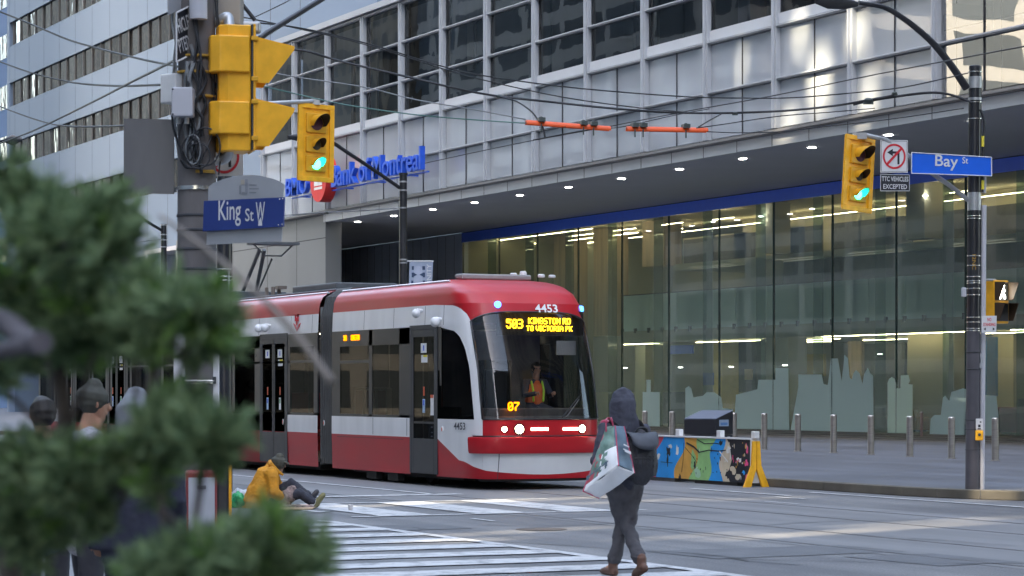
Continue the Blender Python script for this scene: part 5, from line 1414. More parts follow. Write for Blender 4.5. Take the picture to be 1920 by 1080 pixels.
for a, b in zip(q, q[1:]+q[:1]): mb.tube([a+n*.003, b+n*.003], .005, 5)
mb.build('border', M['sign_white'], t)
# Bay St sign
t, q, n = plate('street_sign', 'bright blue Bay St street sign with white rim across the black pole', 'street sign', [(1709, 286, DR-.55), (1859, 295, DR-.18), (1859, 330, DR-.18), (1709, 325, DR-.55)], M['street_blue'], .02)
c = sum(q, V())/4; xd = (q[1]-q[0]).normalized(); yd = (q[0]-q[3]).normalized()
mb = MB()
for a, b in zip(q, q[1:]+q[:1]): mb.tube([a+n*.004, b+n*.004], .009, 6)
mb.build('border', M['sign_white'], t)
def onp(px, py):
    nn = (q[1]-q[0]).cross(q[3]-q[0]); r = ray(px, py); return EYE + r*((q[0]-EYE).dot(nn)/r.dot(nn)) + n*.004
for s_, pa, pb, py, h in (('Bay', 1753, 1796, 304, .20), ('St', 1804, 1815, 300.5, .10)):
    a, b = onp(pa, py), onp(pb, py+ (pb-pa)*.05); text(s_, h*(.92 if s_ == 'Bay' else 1), (a+b)/2, xd, yd, M['sign_white'], t, fit=(b-a).length, bold=.012)
# no standing sign
t, q, n = plate('no_standing_sign', 'small white sign with red NO STANDING lettering and black arrows on the grey conduit', 'sign', [(1841, 592, DR-.25), (1869, 592, DR-.20), (1868, 623, DR-.20), (1841, 624, DR-.25)], M['sign_white'])
c = sum(q, V())/4; xd = (q[1]-q[0]).normalized()
text('NO', .055, c+V((0, 0, .075))+n*.003, xd, UP, M['sign_red'], t, fit=.07, bold=.02); text('STANDING', .05, c+V((0, 0, -.005))+n*.003, xd, UP, M['sign_red'], t, fit=.21, bold=.02)
mb = MB()
for s in (-1, 1): mb.poly([c+xd*s*.10+V((0, 0, -.08))+n*.003, c+xd*s*.06+V((0, 0, -.055))+n*.003, c+xd*s*.06+V((0, 0, -.105))+n*.003])
mb.build('arrow_mark', M['sign_black'], t)
# pedestrian signal
c0 = at(1878, 566, DR+.4); t = thing('pedestrian_signal', 'pedestrian signal with lit white walking figure beside the grey conduit', 'pedestrian light', c0)
fac = (RT*.55 - FW*.83).normalized(); sd = V((-fac.y, fac.x, 0))
if sd.dot(RT) < 0: sd = -sd
def q3(a, b, z): return c0 + sd*a + fac*b + V((0, 0, z))
mb = MB(); mb.obox(q3(-.01, -.1, 0), sd*.17, fac*.11, V((0, 0, .36))); mb.build('housing', M['sig_yellow'], t, bevel=.02)
for zc_ in (.17, -.175):
    mb = MB(); mb.obox(q3(-.01, .015, zc_), sd*.145, fac*.004, V((0, 0, .145))); mb.build('screen_face', M['lob_dark'], t)
    mb = MB(); top = zc_+.155; bot = zc_-.14
    for s in (-1, 1):
        mb.prism([q3(s*.155-.01, .012, top), q3(s*.155-.01, .25, top-.01), q3(s*.155-.01, .12, bot), q3(s*.155-.01, .012, bot)], sd*.006*s)
    mb.prism([q3(-.165, .012, top), q3(.145, .012, top), q3(.145, .25, top-.01), q3(-.165, .25, top-.01)], (0, 0, .006)); mb.build('visor', [M['sig_in']], t, fix=True)
M['walk_white'] = EM('lit_walking_figure', (1, .97, .85), 6)
w0 = q3(-.015, .024, .17)
def wp(x, z): return w0 + sd*x + V((0, 0, z))
mb = MB()
for a, b, r_ in (((.02, .055), (.012, -.02), .018), ((.012, -.02), (-.055, -.115), .013), ((.012, -.02), (.05, -.06), .013), ((.05, -.06), (.065, -.115), .013), ((.02, .05), (-.035, .0), .010), ((.02, .05), (.065, .01), .010)): mb.tube([wp(*a), wp(*b)], r_, 6)
mb.ball(wp(.03, .095), .022); mb.build('walking_figure', M['walk_white'], t)
mb = MB(); mb.tube([at(1845, 525, DR+.1), at(1866, 525, DR+.4)], .022, 8); mb.build('mounting_arm', M['galv'], t)
# push button
c0 = at(1836, 806, DR-.2); t = thing('push_button', 'yellow pedestrian push button with white instruction plate low on the black pole', 'push button', c0)
facebox(1830, 1843, 785, 806, DR-.22, .02, M['sign_white'], t, 'instruction_plate', .004); facebox(1829.5, 1844, 807, 826, DR-.24, .07, M['sig_yellow'], t, 'button_housing', .015)
mb = MB(); mb.ball(at(1836.5, 815, DR-.25), .024, (1, 1, 1)); mb.build('button', M['joint'], t)
mb = MB()
for y0, y1, x0, x1 in ((790, 792.5, 1837, 1840), (796, 801, 1834, 1838.5), (803, 805, 1833, 1839)): a, b = at(x0, y1, DR-.222), at(x1, y0, DR-.222); mb.obox((a+b)/2, RT*((b-a).dot(RT)/2), FW*.001, V((0, 0, (b.z-a.z)/2)))
mb.build('instruction_print', M['sign_black'], t)

# --- middle street lamp behind the tram, with its banner
pm = onY(756, 700, 25.2)
t = thing('street_lamp', 'black street lamp pole behind the tram with a pale banner', 'street lamp', (pm.x, pm.y, .15))
dm = pm.dot(FW); zt = at(756, 328, dm).z
mb = MB(); mb.cyl((pm.x, pm.y, .15), (pm.x, pm.y, zt), .105, .098, 20); mb.build('shaft', M['black_pole'], t, smooth=60)
mb = MB()
for y in (341, 357, 390, 487, 493): mb.lathe([(.10, -.02), (.112, -.018), (.112, .018), (.10, .02)], (pm.x, pm.y, at(756, y, dm).z), n=20); mb.build('strap', M['galv'], t, smooth=60); mb = MB()
mb = MB(); mb.tube(smoothpath([at(749, 352, dm), at(700, 318, dm-.5), at(650, 285, dm-1), at(620, 266, dm-1.3), at(590, 260, dm-1.6)], 5), .05, 10); mb.build('lamp_arm', M['black_pole'], t, smooth=60)
mb = MB(); a, b = at(592, 260, dm-1.6), at(540, 257, dm-2.2); mb.tube([a, a+(b-a)*.4, b], [(.05, .05), (.12, .05), (.05, .03)], 10, flat=UP); mb.build('lamp_head', M['black_pole'], t, smooth=60)
mb = MB(); mb.cyl((pm.x, pm.y, zt-.01), (pm.x, pm.y, zt+.05), .118, n=20); mb.build('cap', M['black_pole'], t)
qb = [at(768, 490, dm), at(812, 490, dm), at(809, 560, dm), at(766, 560, dm)]
t2 = thing('banner', 'pale grey blue pole banner with circles and sideways letters above the tram roof', 'banner', qb[0]); nn = -FW
mb = MB(); mb.prism(qb, nn*.008); mb.build('cloth', P('banner_cloth', (.34, .39, .50), .7, var=.08), t2, fix=True)
mb = MB(); mb.tube([at(763, 490, dm), at(813, 490, dm)], .02, 8); mb.build('rod', M['galv'], t2)
mb = MB()
for (x0, x1, y0, y1) in ((772, 776, 499, 506), (792, 797, 499, 506), (772, 776, 511, 520), (793, 797, 511, 520), (771, 775, 526, 540), (793, 797, 526, 540)): a, b = at(x0, y1, dm), at(x1, y0, dm); mb.obox((a+b)/2+nn*.011, RT*((b-a).dot(RT)/2), FW*.001, V((0, 0, (b.z-a.z)/2)))
for cx, cy in ((779, 515), (790, 515)): c = at(cx, cy, dm)+nn*.011; mb.poly([c-RT*.05+V((0, 0, .05)), c+RT*.05+V((0, 0, -.0)), c-RT*.05-V((0, 0, .05))] if cx < 785 else [c+RT*.05+V((0, 0, .05)), c-RT*.05, c+RT*.05-V((0, 0, .05))])
mb.build('banner_bars', P('banner_navy', (.035, .06, .12), .7), t2)
mb = MB()
for cy in (507, 524, 541): c = at(784, cy, dm)+nn*.012; mb.poly([c+RT*.115*math.cos(2*math.pi*i/20)+V((0, 0, .115*math.sin(2*math.pi*i/20))) for i in range(20)])
mb.build('banner_disc', P('banner_pale', (.42, .46, .56), .7), t2)
c = at(804, 512, dm)+nn*.012; text('UNITY', .12, at(804.5, 515, dm)+nn*.012, V((0, 0, 1)), -RT, M['sign_white'], t2, fit=.56, bold=.01)
# left street lamp
pl_ = onY(307, 700, 25.2); dl = pl_.dot(FW)
t = thing('street_lamp', 'black street lamp at the left, partly hidden by leaves', 'street lamp', (pl_.x, pl_.y, .15))
mb = MB(); mb.cyl((pl_.x, pl_.y, .15), (pl_.x, pl_.y, at(307, 420, dl).z), .105, .098, 20); mb.build('shaft', M['black_pole'], t, smooth=60)
mb = MB(); mb.tube(smoothpath([at(303, 432, dl), at(275, 415, dl-.4), at(250, 398, dl-.8), at(225, 390, dl-1.2)], 5), .05, 10); mb.build('lamp_arm', M['black_pole'], t, smooth=60)
mb = MB(); mb.tube([at(225, 390, dl-1.2), at(195, 386, dl-1.8)], [(.06, .05), (.12, .05)], 10, flat=UP); mb.build('lamp_head', M['black_pole'], t, smooth=60)
mb = MB()
for y in (440, 450, 463, 422): mb.lathe([(.10, -.02), (.112, -.018), (.112, .018), (.10, .02)], (pl_.x, pl_.y, at(307, y, dl).z), n=20); mb.build('strap', M['galv'], t, smooth=60); mb = MB()
t = thing('street_lamp', 'small dark lamp head hanging far away at the left edge', 'street lamp', at(24, 262, 95)); mb = MB(); a, b = at(6, 264, 95), at(42, 261, 95); mb.tube([a, (a+b)/2, b], [(.05, .03), (.22, .1), (.06, .04)], 10, flat=UP); mb.build('lamp_head', M['black_pole'], t, smooth=60)
mb = MB(); mb.tube([a, at(-40, 275, 95)], .06, 8); mb.build('lamp_arm', M['black_pole'], t)

# --- lobby furniture seen through the glass
def sofa(label, pxa, pxb, dy, mat, h=.82):
    a, b = (GY+dy)*qY(pxa), (GY+dy)*qY(pxb); t = thing('sofa', label, 'sofa', ((a+b)/2, GY+dy, .175))
    mb = MB(); mb.box(a, b, GY+dy, GY+dy+.8, .30, .60); mb.build('seat', mat, t, bevel=.04)
    mb = MB(); mb.box(a, b, GY+dy-.16, GY+dy-.005, .30, .175+h); mb.build('backrest', mat, t, bevel=.05)
    for x in (a-.12, b+.005): mb = MB(); mb.box(x, x+.115, GY+dy-.16, GY+dy+.8, .30, .78); mb.build('arm', mat, t, bevel=.04)
    mb = MB(); mb.box(a+.1, b-.1, GY+dy-.05, GY+dy+.7, .176, .298); mb.build('base', M['lob_dark'], t)
    return t
sofa('crimson sofa in the lobby right of the tall black pole', 1875, 1950, 1.6, M['crimson'], 1.0)
sofa('ochre lounge chair in the lobby left of the tall black pole', 1690, 1722, 1.8, M['ochre'], .9)
sofa('dark lounge chair deep in the lobby between the frosted skyline shapes', 1642, 1662, 2.4, M['lob_dark'], .95)
# --- bollards
M['stainless'] = P('brushed_stainless', (.40, .38, .36), .3, .85, var=.12, scale=3, stretch=(1, 1, 8))
def bollard_parts(t):
    mb = MB(); mb.cyl((0, 0, 0), (0, 0, .93), .083, n=24); mb.build('post', M['stainless'], t, local=True, smooth=60)
    mb = MB(); mb.lathe([(.083, .932), (.083, .965), (.076, .985), (.05, .998), (.0, 1.0)], (0, 0, 0), n=24); mb.build('cap', M['stainless'], t, local=True, smooth=60)
    mb = MB(); mb.lathe([(.115, 0), (.115, .012), (.086, .02)], (0, 0, 0), n=24); mb.build('base_ring', M['stainless'], t, local=True, smooth=40)
bl_px = [(1866, 864, 'steel bollard nearest the right edge, just right of the push button'), (1784, 860, 'steel bollard first left of the tall black pole'), (1706, 856, 'steel bollard second left of the tall black pole'), (1633, 853, 'steel bollard third left of the tall black pole'),
 (1563, 849, 'steel bollard fourth left of the tall black pole'), (1496, 846, 'steel bollard third right of the dark bin'), (1433, 843, 'steel bollard second right of the dark bin, clear of the painted barrier'), (1376, 840, 'steel bollard close against the right side of the dark bin'),
 (1316, 838, 'steel bollard hidden behind the dark bin'), (1260, 835, 'steel bollard just left of the dark bin, behind the painted barrier'), (1209, 833, 'steel bollard beside the walker\'s backpack')]
b0 = None
pA, pB = onZ(1433, 843, .15), onZ(1866, 864, .15)
for i, (px, py, lab) in enumerate(bl_px):
    r = ray(px, 0); 
    # on the straight row through the two well-seen ones
    dxy = (pB-pA); tt = ((EYE.x-pA.x)*r.y - (EYE.y-pA.y)*r.x)/(dxy.x*r.y - dxy.y*r.x); p = pA + dxy*tt
    if b0 is None:
        b0 = thing('bollard', lab, 'bollard', (p.x, p.y, .15), 'steel bollards along the plaza'); bollard_parts(b0); o = b0
    else: o = copy_tree(b0)
    o.location = (p.x, p.y, .15); o['label'] = lab
# two thin posts by the lobby glass
for px, y0, y1, lab in ((1728, 812, 772, 'thin pinkish post near the lobby glass between two bollards'),):
    p = onY(px, 815, 48.5); t = thing('slim_post', lab, 'post', (p.x, p.y, .2)); mb = MB(); mb.cyl((p.x, p.y, .2), (p.x, p.y, 1.0), .05, n=14); mb.build('shaft', P('dull_pink_post', (.28, .19, .17), .5), t, smooth=60); mb = MB(); mb.lathe([(.058, 0), (.05, .04), (0, .05)], (p.x, p.y, .999), n=14); mb.build('cap', M['stainless'], t, smooth=60)
# --- dark bin
c = onZ(1326, 832, .15); db = 57.0; c = at(1326, 800, db)
t = thing('street_bin', 'dark sloping lidded bin with a small blue label behind the painted barrier', 'bin', (c.x, c.y, .15))
def bq_(px, z, dd=0): p = at(px, 800, db+dd); return V((p.x, p.y, z))
bx0, bx1, bxm = 1283, 1374, 1342
zt1, zt2, zfr = at(0, 772, db).z, at(0, 773, db).z, at(0, 787, db).z
A_, B_, C_ = bq_(bx0, 0, -.1), bq_(bxm, 0, -.45), bq_(bx1, 0, .2)
D_ = A_ + (C_-B_)
def zz(p, z): return V((p.x, p.y, z))
mb = MB(); mb.prism([zz(A_, .15), zz(B_, .15), zz(C_, .15), zz(D_, .15)], (0, 0, .6)); mb.build('body', P('bin_charcoal', (.03, .032, .04), .5), t, bevel=.02)
mb = MB(); pts = [zz(A_, .76), zz(B_, .76), zz(C_, .76), zz(D_, .76), zz(A_, zfr), zz(B_, zfr), zz(C_, zt1), zz(D_, zt1)]
mb.add(pts, [(0, 1, 5, 4), (1, 2, 6, 5), (2, 3, 7, 6), (3, 0, 4, 7), (0, 3, 2, 1)]); mb.build('hood', P('bin_black', (.020, .021, .026), .45), t)
up_ = (zz(C_, zt1)-zz(B_, zfr)).normalized(); mb = MB(); o = V((0, 0, .012)); mb.prism([zz(A_, zfr)+o, zz(B_, zfr)+o, zz(C_, zt1)+o, zz(D_, zt1)+o], (0, 0, .02)); mb.build('lid', P('bin_lid_slate', (.12, .135, .18), .4), t)
sd_ = (C_-B_).normalized(); ns = V((sd_.y, -sd_.x, 0)); 
if ns.dot(EYE-B_) < 0: ns = -ns
L_ = (C_-B_).length
mb = MB(); mb.obox(zz(B_+sd_*L_*.47, 1.02)+ns*.004, sd_*L_*.27, ns*.003, V((0, 0, .075))); mb.obox(zz(B_+sd_*L_*.47, 1.0)+ns*.0075, sd_*L_*.2, ns*.002, V((0, 0, .03)), 1); mb.build('label_panel', [P('pale_blue_label', (.30, .38, .50), .5), P('blue_label_print', (.10, .22, .45), .5)], t)
mb = MB(); mb.obox(zz(B_+sd_*L_*.42, .66)+ns*.004, sd_*L_*.1, ns*.003, V((0, 0, .05))); mb.obox(zz(B_+sd_*L_*.75, .66)+ns*.004, sd_*L_*.07, ns*.003, V((0, 0, .05))); mb.build('symbol_plate', M['plate_grey'], t)

# --- painted barrier
YB = 23.55
xa, xb = onY(1195, 900, YB).x, onY(1408, 900, YB).x
t = thing('painted_barrier', 'colourful hand painted road barrier with yellow end leg on the kerb line', 'barrier', ((xa+xb)/2, YB, 0))
ztb = onY(1408, 825, YB).z; zbb = onY(1408, 906, YB).z
AR = {}
for k_, c_ in dict(red=(.72, .09, .15), blue=(.03, .36, .90), orange=(.74, .40, .08), green=(.33, .62, .24), black=(.02, .022, .03), cream=(.70, .60, .44), white=(.80, .80, .78), pink=(.80, .10, .26), teal=(.42, .66, .46)).items(): AR[k_] = P('mural_'+k_, c_, .5, var=.14, scale=3)
keys = list(AR); ki = {k_: i for i, k_ in enumerate(keys)}
mb = MB(); mb.box(xa, xb, YB, YB+.14, zbb, ztb, ki['white'])
rg = random.Random(21)
def bx_(px): return onY(px, 870, YB).x
# wavy colour stripes: boundaries given along the top and the bottom edge
st = [('red', 1195, 1195), ('blue', 1240, 1222), ('orange', 1283, 1266), ('green', 1312, 1296), ('blue', 1342, 1326), ('cream', 1356, 1352), ('black', 1366, 1372)]
nzv = 16
def bound(i, k):
    name, a, b = st[i]; u = k/nzv
    return bx_(a + (b-a)*(1-u) + (5*math.sin(u*6+i*1.7) if i else 0))
for i, (nm, a, b) in enumerate(st):
    rows = []
    for k in range(nzv+1):
        z = zbb + (ztb-zbb)*k/nzv; l = bound(i, k); r_ = bound(i+1, k) if i+1 < len(st) else xb
        rows.append([(l, YB-.003, z), (r_, YB-.003, z)])
    mb.grid(rows, ki[nm])
def blob2(px, py, rx, ry, col, lay, n=11, jag=.45):
    c = onY(px, py, YB); pts = []
    for i in range(n):
        a = 2*math.pi*i/n; f = 1 + rg.uniform(-jag, jag); pts.append((max(xa, min(xb, c.x + rx*.0105*math.cos(a)*f)), YB-.003-.0015*lay, max(zbb, min(ztb, c.z + ry*.0105*math.sin(a)*f))))
    mb.poly(pts, ki[col])
def stroke(pts, wd, col, lay):
    q_ = [onY(x, y, YB) for x, y in pts]
    for a, b in zip(q_, q_[1:]):
        d_ = (b-a); d_.y = 0; nn_ = V((-d_.z, 0, d_.x)).normalized()*wd/2; o = V((0, -.003-.0015*lay, 0)); mb.poly([a+nn_+o, a-nn_+o, b-nn_+o, b+nn_+o], ki[col])
for (x, y, rx, ry, col, l) in ((1235, 856, 7, 6, 'white', 1), (1270, 843, 6, 8, 'white', 1), (1254, 846, 9, 8, 'black', 2), (1257, 836, 7, 4, 'white', 3), (1252, 862, 3, 10, 'black', 2), (1300, 862, 12, 14, 'green', 1), (1318, 842, 9, 12, 'green', 1),
        (1308, 885, 10, 9, 'teal', 1), (1338, 858, 11, 20, 'blue', 1), (1366, 845, 9, 7, 'white', 1), (1378, 850, 12, 18, 'black', 2), (1392, 838, 8, 10, 'black', 2), (1386, 862, 7, 4, 'white', 3), (1402, 842, 4, 10, 'pink', 3), (1375, 880, 10, 8, 'cream', 3), (1388, 875, 12, 7, 'black', 4),
        (1365, 890, 7, 7, 'black', 2), (1400, 868, 5, 6, 'pink', 3), (1402, 898, 7, 7, 'pink', 3), (1385, 893, 10, 6, 'cream', 4), (1275, 895, 5, 5, 'black', 1), (1303, 872, 3, 6, 'black', 2), (1230, 832, 6, 8, 'red', 1), (1228, 892, 5, 7, 'pink', 1), (1352, 830, 7, 4, 'black', 2), (1395, 885, 5, 4, 'blue', 4)): blob2(x, y, rx, ry, col, l)
for i in range(26):
    x = rg.uniform(1296, 1400); y = rg.uniform(835, 898); blob2(x, y, rg.uniform(.8, 2), rg.uniform(1, 4), rg.choice(['black', 'black', 'white', 'black']), 5 + i % 3, 7)
for i in range(18):
    x = rg.uniform(1364, 1402); y = rg.uniform(830, 880); blob2(x, y, rg.uniform(.8, 2.2), rg.uniform(1, 5), rg.choice(['white', 'cream', 'orange', 'pink']), 8 + i % 3, 7)
stroke([(1288, 830), (1302, 838), (1312, 848)], .035, 'black', 6); stroke([(1312, 848), (1330, 844), (1350, 846), (1362, 844)], .02, 'black', 6); stroke([(1285, 838), (1300, 856), (1308, 868)], .012, 'black', 6)
stroke([(1283, 830), (1282, 860), (1279, 885)], .014, 'black', 6); stroke([(1308, 824), (1322, 832), (1342, 831), (1352, 833)], .018, 'black', 6); stroke([(1350, 846), (1366, 866)], .03, 'white', 7); stroke([(1370, 842), (1372, 860)], .02, 'white', 9); stroke([(1240, 866), (1262, 868)], .012, 'black', 6)
mb.build('panel', [AR[k_] for k_ in keys], t)
mb = MB(); mb.box(xa, xb+.02, YB-.02, YB+.16, ztb+.003, ztb+.03); mb.box(xb+.003, xb+.03, YB-.02, YB+.16, zbb, ztb); mb.build('rim', M['sign_white'], t)
mb = MB(); xl = xb + .04
def leg(xl, mb):
    w2 = .055
    for s in (-1, 1):
        mb.prism([(xl+.002*s, YB+.07+s*.005, ztb-.02), (xl+.002*s, YB+.07+s*.07, ztb-.02), (xl+.002*s, YB+.07+s*.10, .40), (xl+.002*s, YB+.07+s*.27, 0), (xl+.002*s, YB+.07+s*.12, 0), (xl+.002*s, YB+.07+s*.005, .33)], (.05, 0, 0))
leg(xl, mb); mb.build('end_leg', M['sig_yellow'], t, fix=True)
mb = MB(); leg(xa-.1, mb); mb.build('end_leg', M['sig_yellow'], t, fix=True)
mb = MB()
for px in (1268, 1345, 1410): mb = MB(); x = onY(px, 815, YB).x; mb.box(x-.07, x+.07, YB+.02, YB+.12, ztb+.031, ztb+.16); mb.build('lifting_lug', M['plastic_white'], t, bevel=.01)
mb = MB(); mb.box(xa+.1, bx_(1265), YB+.0, YB+.3, .0, zbb-.004); mb.box(bx_(1300), bx_(1380), YB+.03, YB+.2, .0, zbb-.004); mb.build('foot_block', M['lob_dark'], t)
# --- newspaper boxes
DN = 20.1
t = thing('newspaper_box', 'red newspaper box with a pale front at the foot of the concrete pole', 'newspaper box', at(378, 1000, DN)*1.0); t.location.z = 0
def nbox(t, px0, px1, py0, side_mat, front_mat, d, skew=8):
    a, b = at(px0, 1100, d), at(px1, py0, d); hx = (b-a).dot(RT)/2; c = (a+b)/2; zt_ = b.z
    ang = math.radians(skew); rx = RT*math.cos(ang)+FW*math.sin(ang); fx = FW*math.cos(ang)-RT*math.sin(ang)
    mb = MB(); mb.obox(V((c.x, c.y, zt_/2+.03))+fx*.21, rx*hx, fx*.2, V((0, 0, zt_/2-.03))); mb.build('casing', side_mat, t, bevel=.015)
    mb = MB(); mb.obox(V((c.x, c.y, zt_/2+.05))+fx*.004, rx*(hx-.02), fx*.004, V((0, 0, zt_/2-.1))); mb.build('front_panel', front_mat, t)
    mb = MB(); 
    for s in (-1, 1): mb.obox(V((c.x, c.y, .03))+rx*s*(hx-.05)+fx*.2, rx*.03, fx*.18, V((0, 0, .03)))
    mb.build('foot', M['lob_dark'], t)
    return V((c.x, c.y, zt_)), rx, fx, hx
c, rx, fx, hx = nbox(t, 349, 407, 884, P('box_red_paint', (.26, .04, .04), .45), P('box_front_pale', (.46, .47, .50), .5, var=.06), DN)
mb = MB(); mb.obox(c+V((0, 0, -.13))-fx*.006, rx*(hx-.09), fx*.003, V((0, 0, .014)))
rg = random.Random(8)
for i in range(9): wv = rg.uniform(.04, .09); mb.obox(c+V((0, 0, -.48-.035*i))-fx*.006+rx*(-hx+.05+wv), rx*wv, fx*.003, V((0, 0, .005)))
mb.build('printed_line', P('grey_ink', (.17, .17, .19), .7), t)
t = thing('newspaper_box', 'narrow black newspaper box with a yellow edge beside the red one', 'newspaper box', at(418, 1000, DN+.5)); t.location.z = 0
c, rx, fx, hx = nbox(t, 405, 429, 872, P('box_black', (.03, .03, .035), .5), M['lob_dark'], DN+.5)
mb = MB(); mb.obox(V((c.x, c.y, c.z/2+.05))+rx*(hx+.012)+fx*.03, rx*.012, fx*.02, V((0, 0, c.z/2-.05))); mb.build('yellow_edge', M['sig_yellow'], t)
# --- overhead insulators
M['orange'] = P('orange_insulator', (.80, .10, .015), .45, var=.08)
def insul(label, pa, pb, d, clamps):
    a, b = at(*pa, d), at(*pb, d+.3); t = thing('section_insulator', label, 'insulator', (a+b)/2, 'orange insulators on the tram wires')
    dr = (b-a).normalized(); sdv = dr.cross(UP).normalized(); mb = MB(); prof = []
    ang = [math.pi*(-.08+1.16*k/10) for k in range(11)]
    ro = [(math.cos(x)*.062, math.sin(x)*.058) for x in ang]; ri = [(math.cos(x)*.05, math.sin(x)*.046) for x in ang[::-1]]
    mb.prism([a + sdv*x + UP*(z-.03) for x, z in ro+ri], b-a); mb.build('trough', M['orange'], t, smooth=50, fix=True)
    for u in clamps:
        p = a + (b-a)*u; mb = MB(); mb.obox(p+UP*.04-FW*.03, dr*.05, sdv*.08, UP*.03); mb.ball(p+UP*.06-FW*.03, .035); mb.cyl(p-UP*.02-FW*.06, p-UP*.14-FW*.06, .012, n=6); mb.build('clamp', M['galv_dark'], t)
M['galv_dark'] = P('dull_green_casting', (.075, .09, .085), .5, .4)
insul('orange insulator trough left over the street, sloping down to the right', (986, 228), (1144, 240), 37, (.18, .68, .80))
insul('orange insulator trough right over the street, lying level', (1175, 240), (1326, 243), 37, (.10, .20, .73))
# --- wires
def wire(label, pts, d0, d1, r, mat='cable', cat='cable', extra=None):
    n = len(pts); x0, x1 = pts[0][0], pts[-1][0]; q_ = [at(x, y, d0+(d1-d0)*(x-x0)/(x1-x0)) for x, y in pts]
    t = thing('overhead_wire', label, cat, q_[n//2]); mb = MB(); mb.tube(smoothpath(q_, 6), r, 6); mb.build('strand', M[mat], t, smooth=60)
    if extra:
        for x, y, rr_ in extra: mb = MB(); c = at(x, y, d0+(d1-d0)*(x-x0)/(x1-x0)); mb.ball(c, rr_, (1.4, 1.4, .8)); mb.obox(c-UP*rr_*.8, RT*rr_*1.5, FW*rr_*.5, UP*rr_*.4); mb.build('clamp', M['galv_dark'], t)
    return t
wire('thickest black feeder cable sagging right across to the tall black pole', [(440, 92), (540, 93), (575, 96), (640, 115), (760, 143), (900, 175), (1040, 192), (1180, 206), (1300, 212), (1450, 209), (1560, 199), (1625, 188), (1680, 178)], 38, 40, .019, extra=[(936, 180, .03), (1378, 212, .03), (1628, 188, .055), (1677, 175, .035)])
wire('black cable arching down onto the neck of the tall black pole', [(1600, 196), (1625, 190), (1680, 181), (1740, 174), (1780, 177), (1822, 192)], 40, 40.3, .022)
wire('upper thin black wire from the clamp box to the top of the tall black pole', [(478, 42), (560, 52), (690, 82), (850, 130), (960, 150), (1100, 167), (1280, 181), (1400, 184), (1490, 183), (1600, 174), (1697, 163), (1815, 137)], 30, 40.2, .0105)
wire('thin black wire just below the upper one, dropping into the feeder cable', [(430, 30), (480, 37), (640, 72), (740, 100), (847, 134), (940, 158), (1060, 183), (1180, 200), (1290, 211)], 30, 38, .009)
wire('pale stay wire from behind the signal to the left orange insulator', [(480, 126), (540, 142), (680, 163), (780, 187), (880, 204), (986, 224)], 37.5, 37, .010, 'cable_grey')
wire('green insulated wire to the left orange insulator', [(440, 150), (520, 168), (640, 195), (770, 214), (880, 224), (986, 231)], 37.5, 37, .010, 'cable_green')
wire('taut dark wire climbing from the blue bank letters to the upper right', [(797, 306), (917, 280), (1017, 260), (1143, 237), (1280, 210), (1447, 180), (1640, 140), (1920, 87), (1990, 74)], 60, 34, .011)
wire('short jumper curving from the feeder cable to the left orange insulator', [(936, 181), (968, 190), (995, 208), (1008, 224), (1018, 240), (1022, 258)], 37.6, 37, .013)
wire('thin wire fanning right from the right orange insulator along the fascia', [(1326, 247), (1385, 249), (1460, 247), (1560, 236), (1680, 222), (1807, 203)], 37, 40, .008)
wire('thin wire climbing right from the right orange insulator', [(1306, 240), (1350, 234), (1460, 218), (1560, 210), (1640, 203)], 37, 39.5, .008)
wire('short slanting jumper from the right orange insulator up to the feeder cable', [(1310, 238), (1330, 226), (1352, 214)], 37, 38, .010)
wire('thin span wire crossing between the two orange insulators', [(1000, 262), (1100, 244), (1165, 238), (1260, 217), (1330, 204)], 37, 38, .007)
wire('thin bracing wire low between bank letters and insulators', [(800, 292), (930, 262), (1030, 240), (1060, 238)], 55, 37, .007)
wire('highest thin wire at the far left in front of the tower', [(-20, 14), (60, 46), (130, 75), (200, 95), (270, 112), (335, 125)], 60, 40, .022)
wire('middle thin wire at the far left in front of the tower', [(-20, 108), (60, 137), (140, 155), (220, 161), (330, 158)], 60, 40, .020)
wire('lowest thin wire at the far left in front of the tower', [(-20, 192), (60, 222), (120, 236), (200, 237), (250, 234)], 60, 42, .018)
wire('taut double cable climbing from left edge to the black sign', [(-20, 276), (60, 246), (160, 198), (240, 157), (330, 112)], 45, 21.2, .013)
wire('thin wire rising from the clamp box to the top edge', [(478, 32), (520, 12), (560, -8)], 21.5, 23, .005)
wire('pale wire between the hanging signal and the street lamp behind the tram', [(400, 417), (480, 408), (600, 399), (680, 395), (749, 390)], 58, 63, .014, 'cable_grey', extra=[(612, 398, .035)])
wire('thin grey wire ending at the left street lamp', [(200, 472), (250, 456), (307, 448)], 75, 81, .012, 'cable_grey')
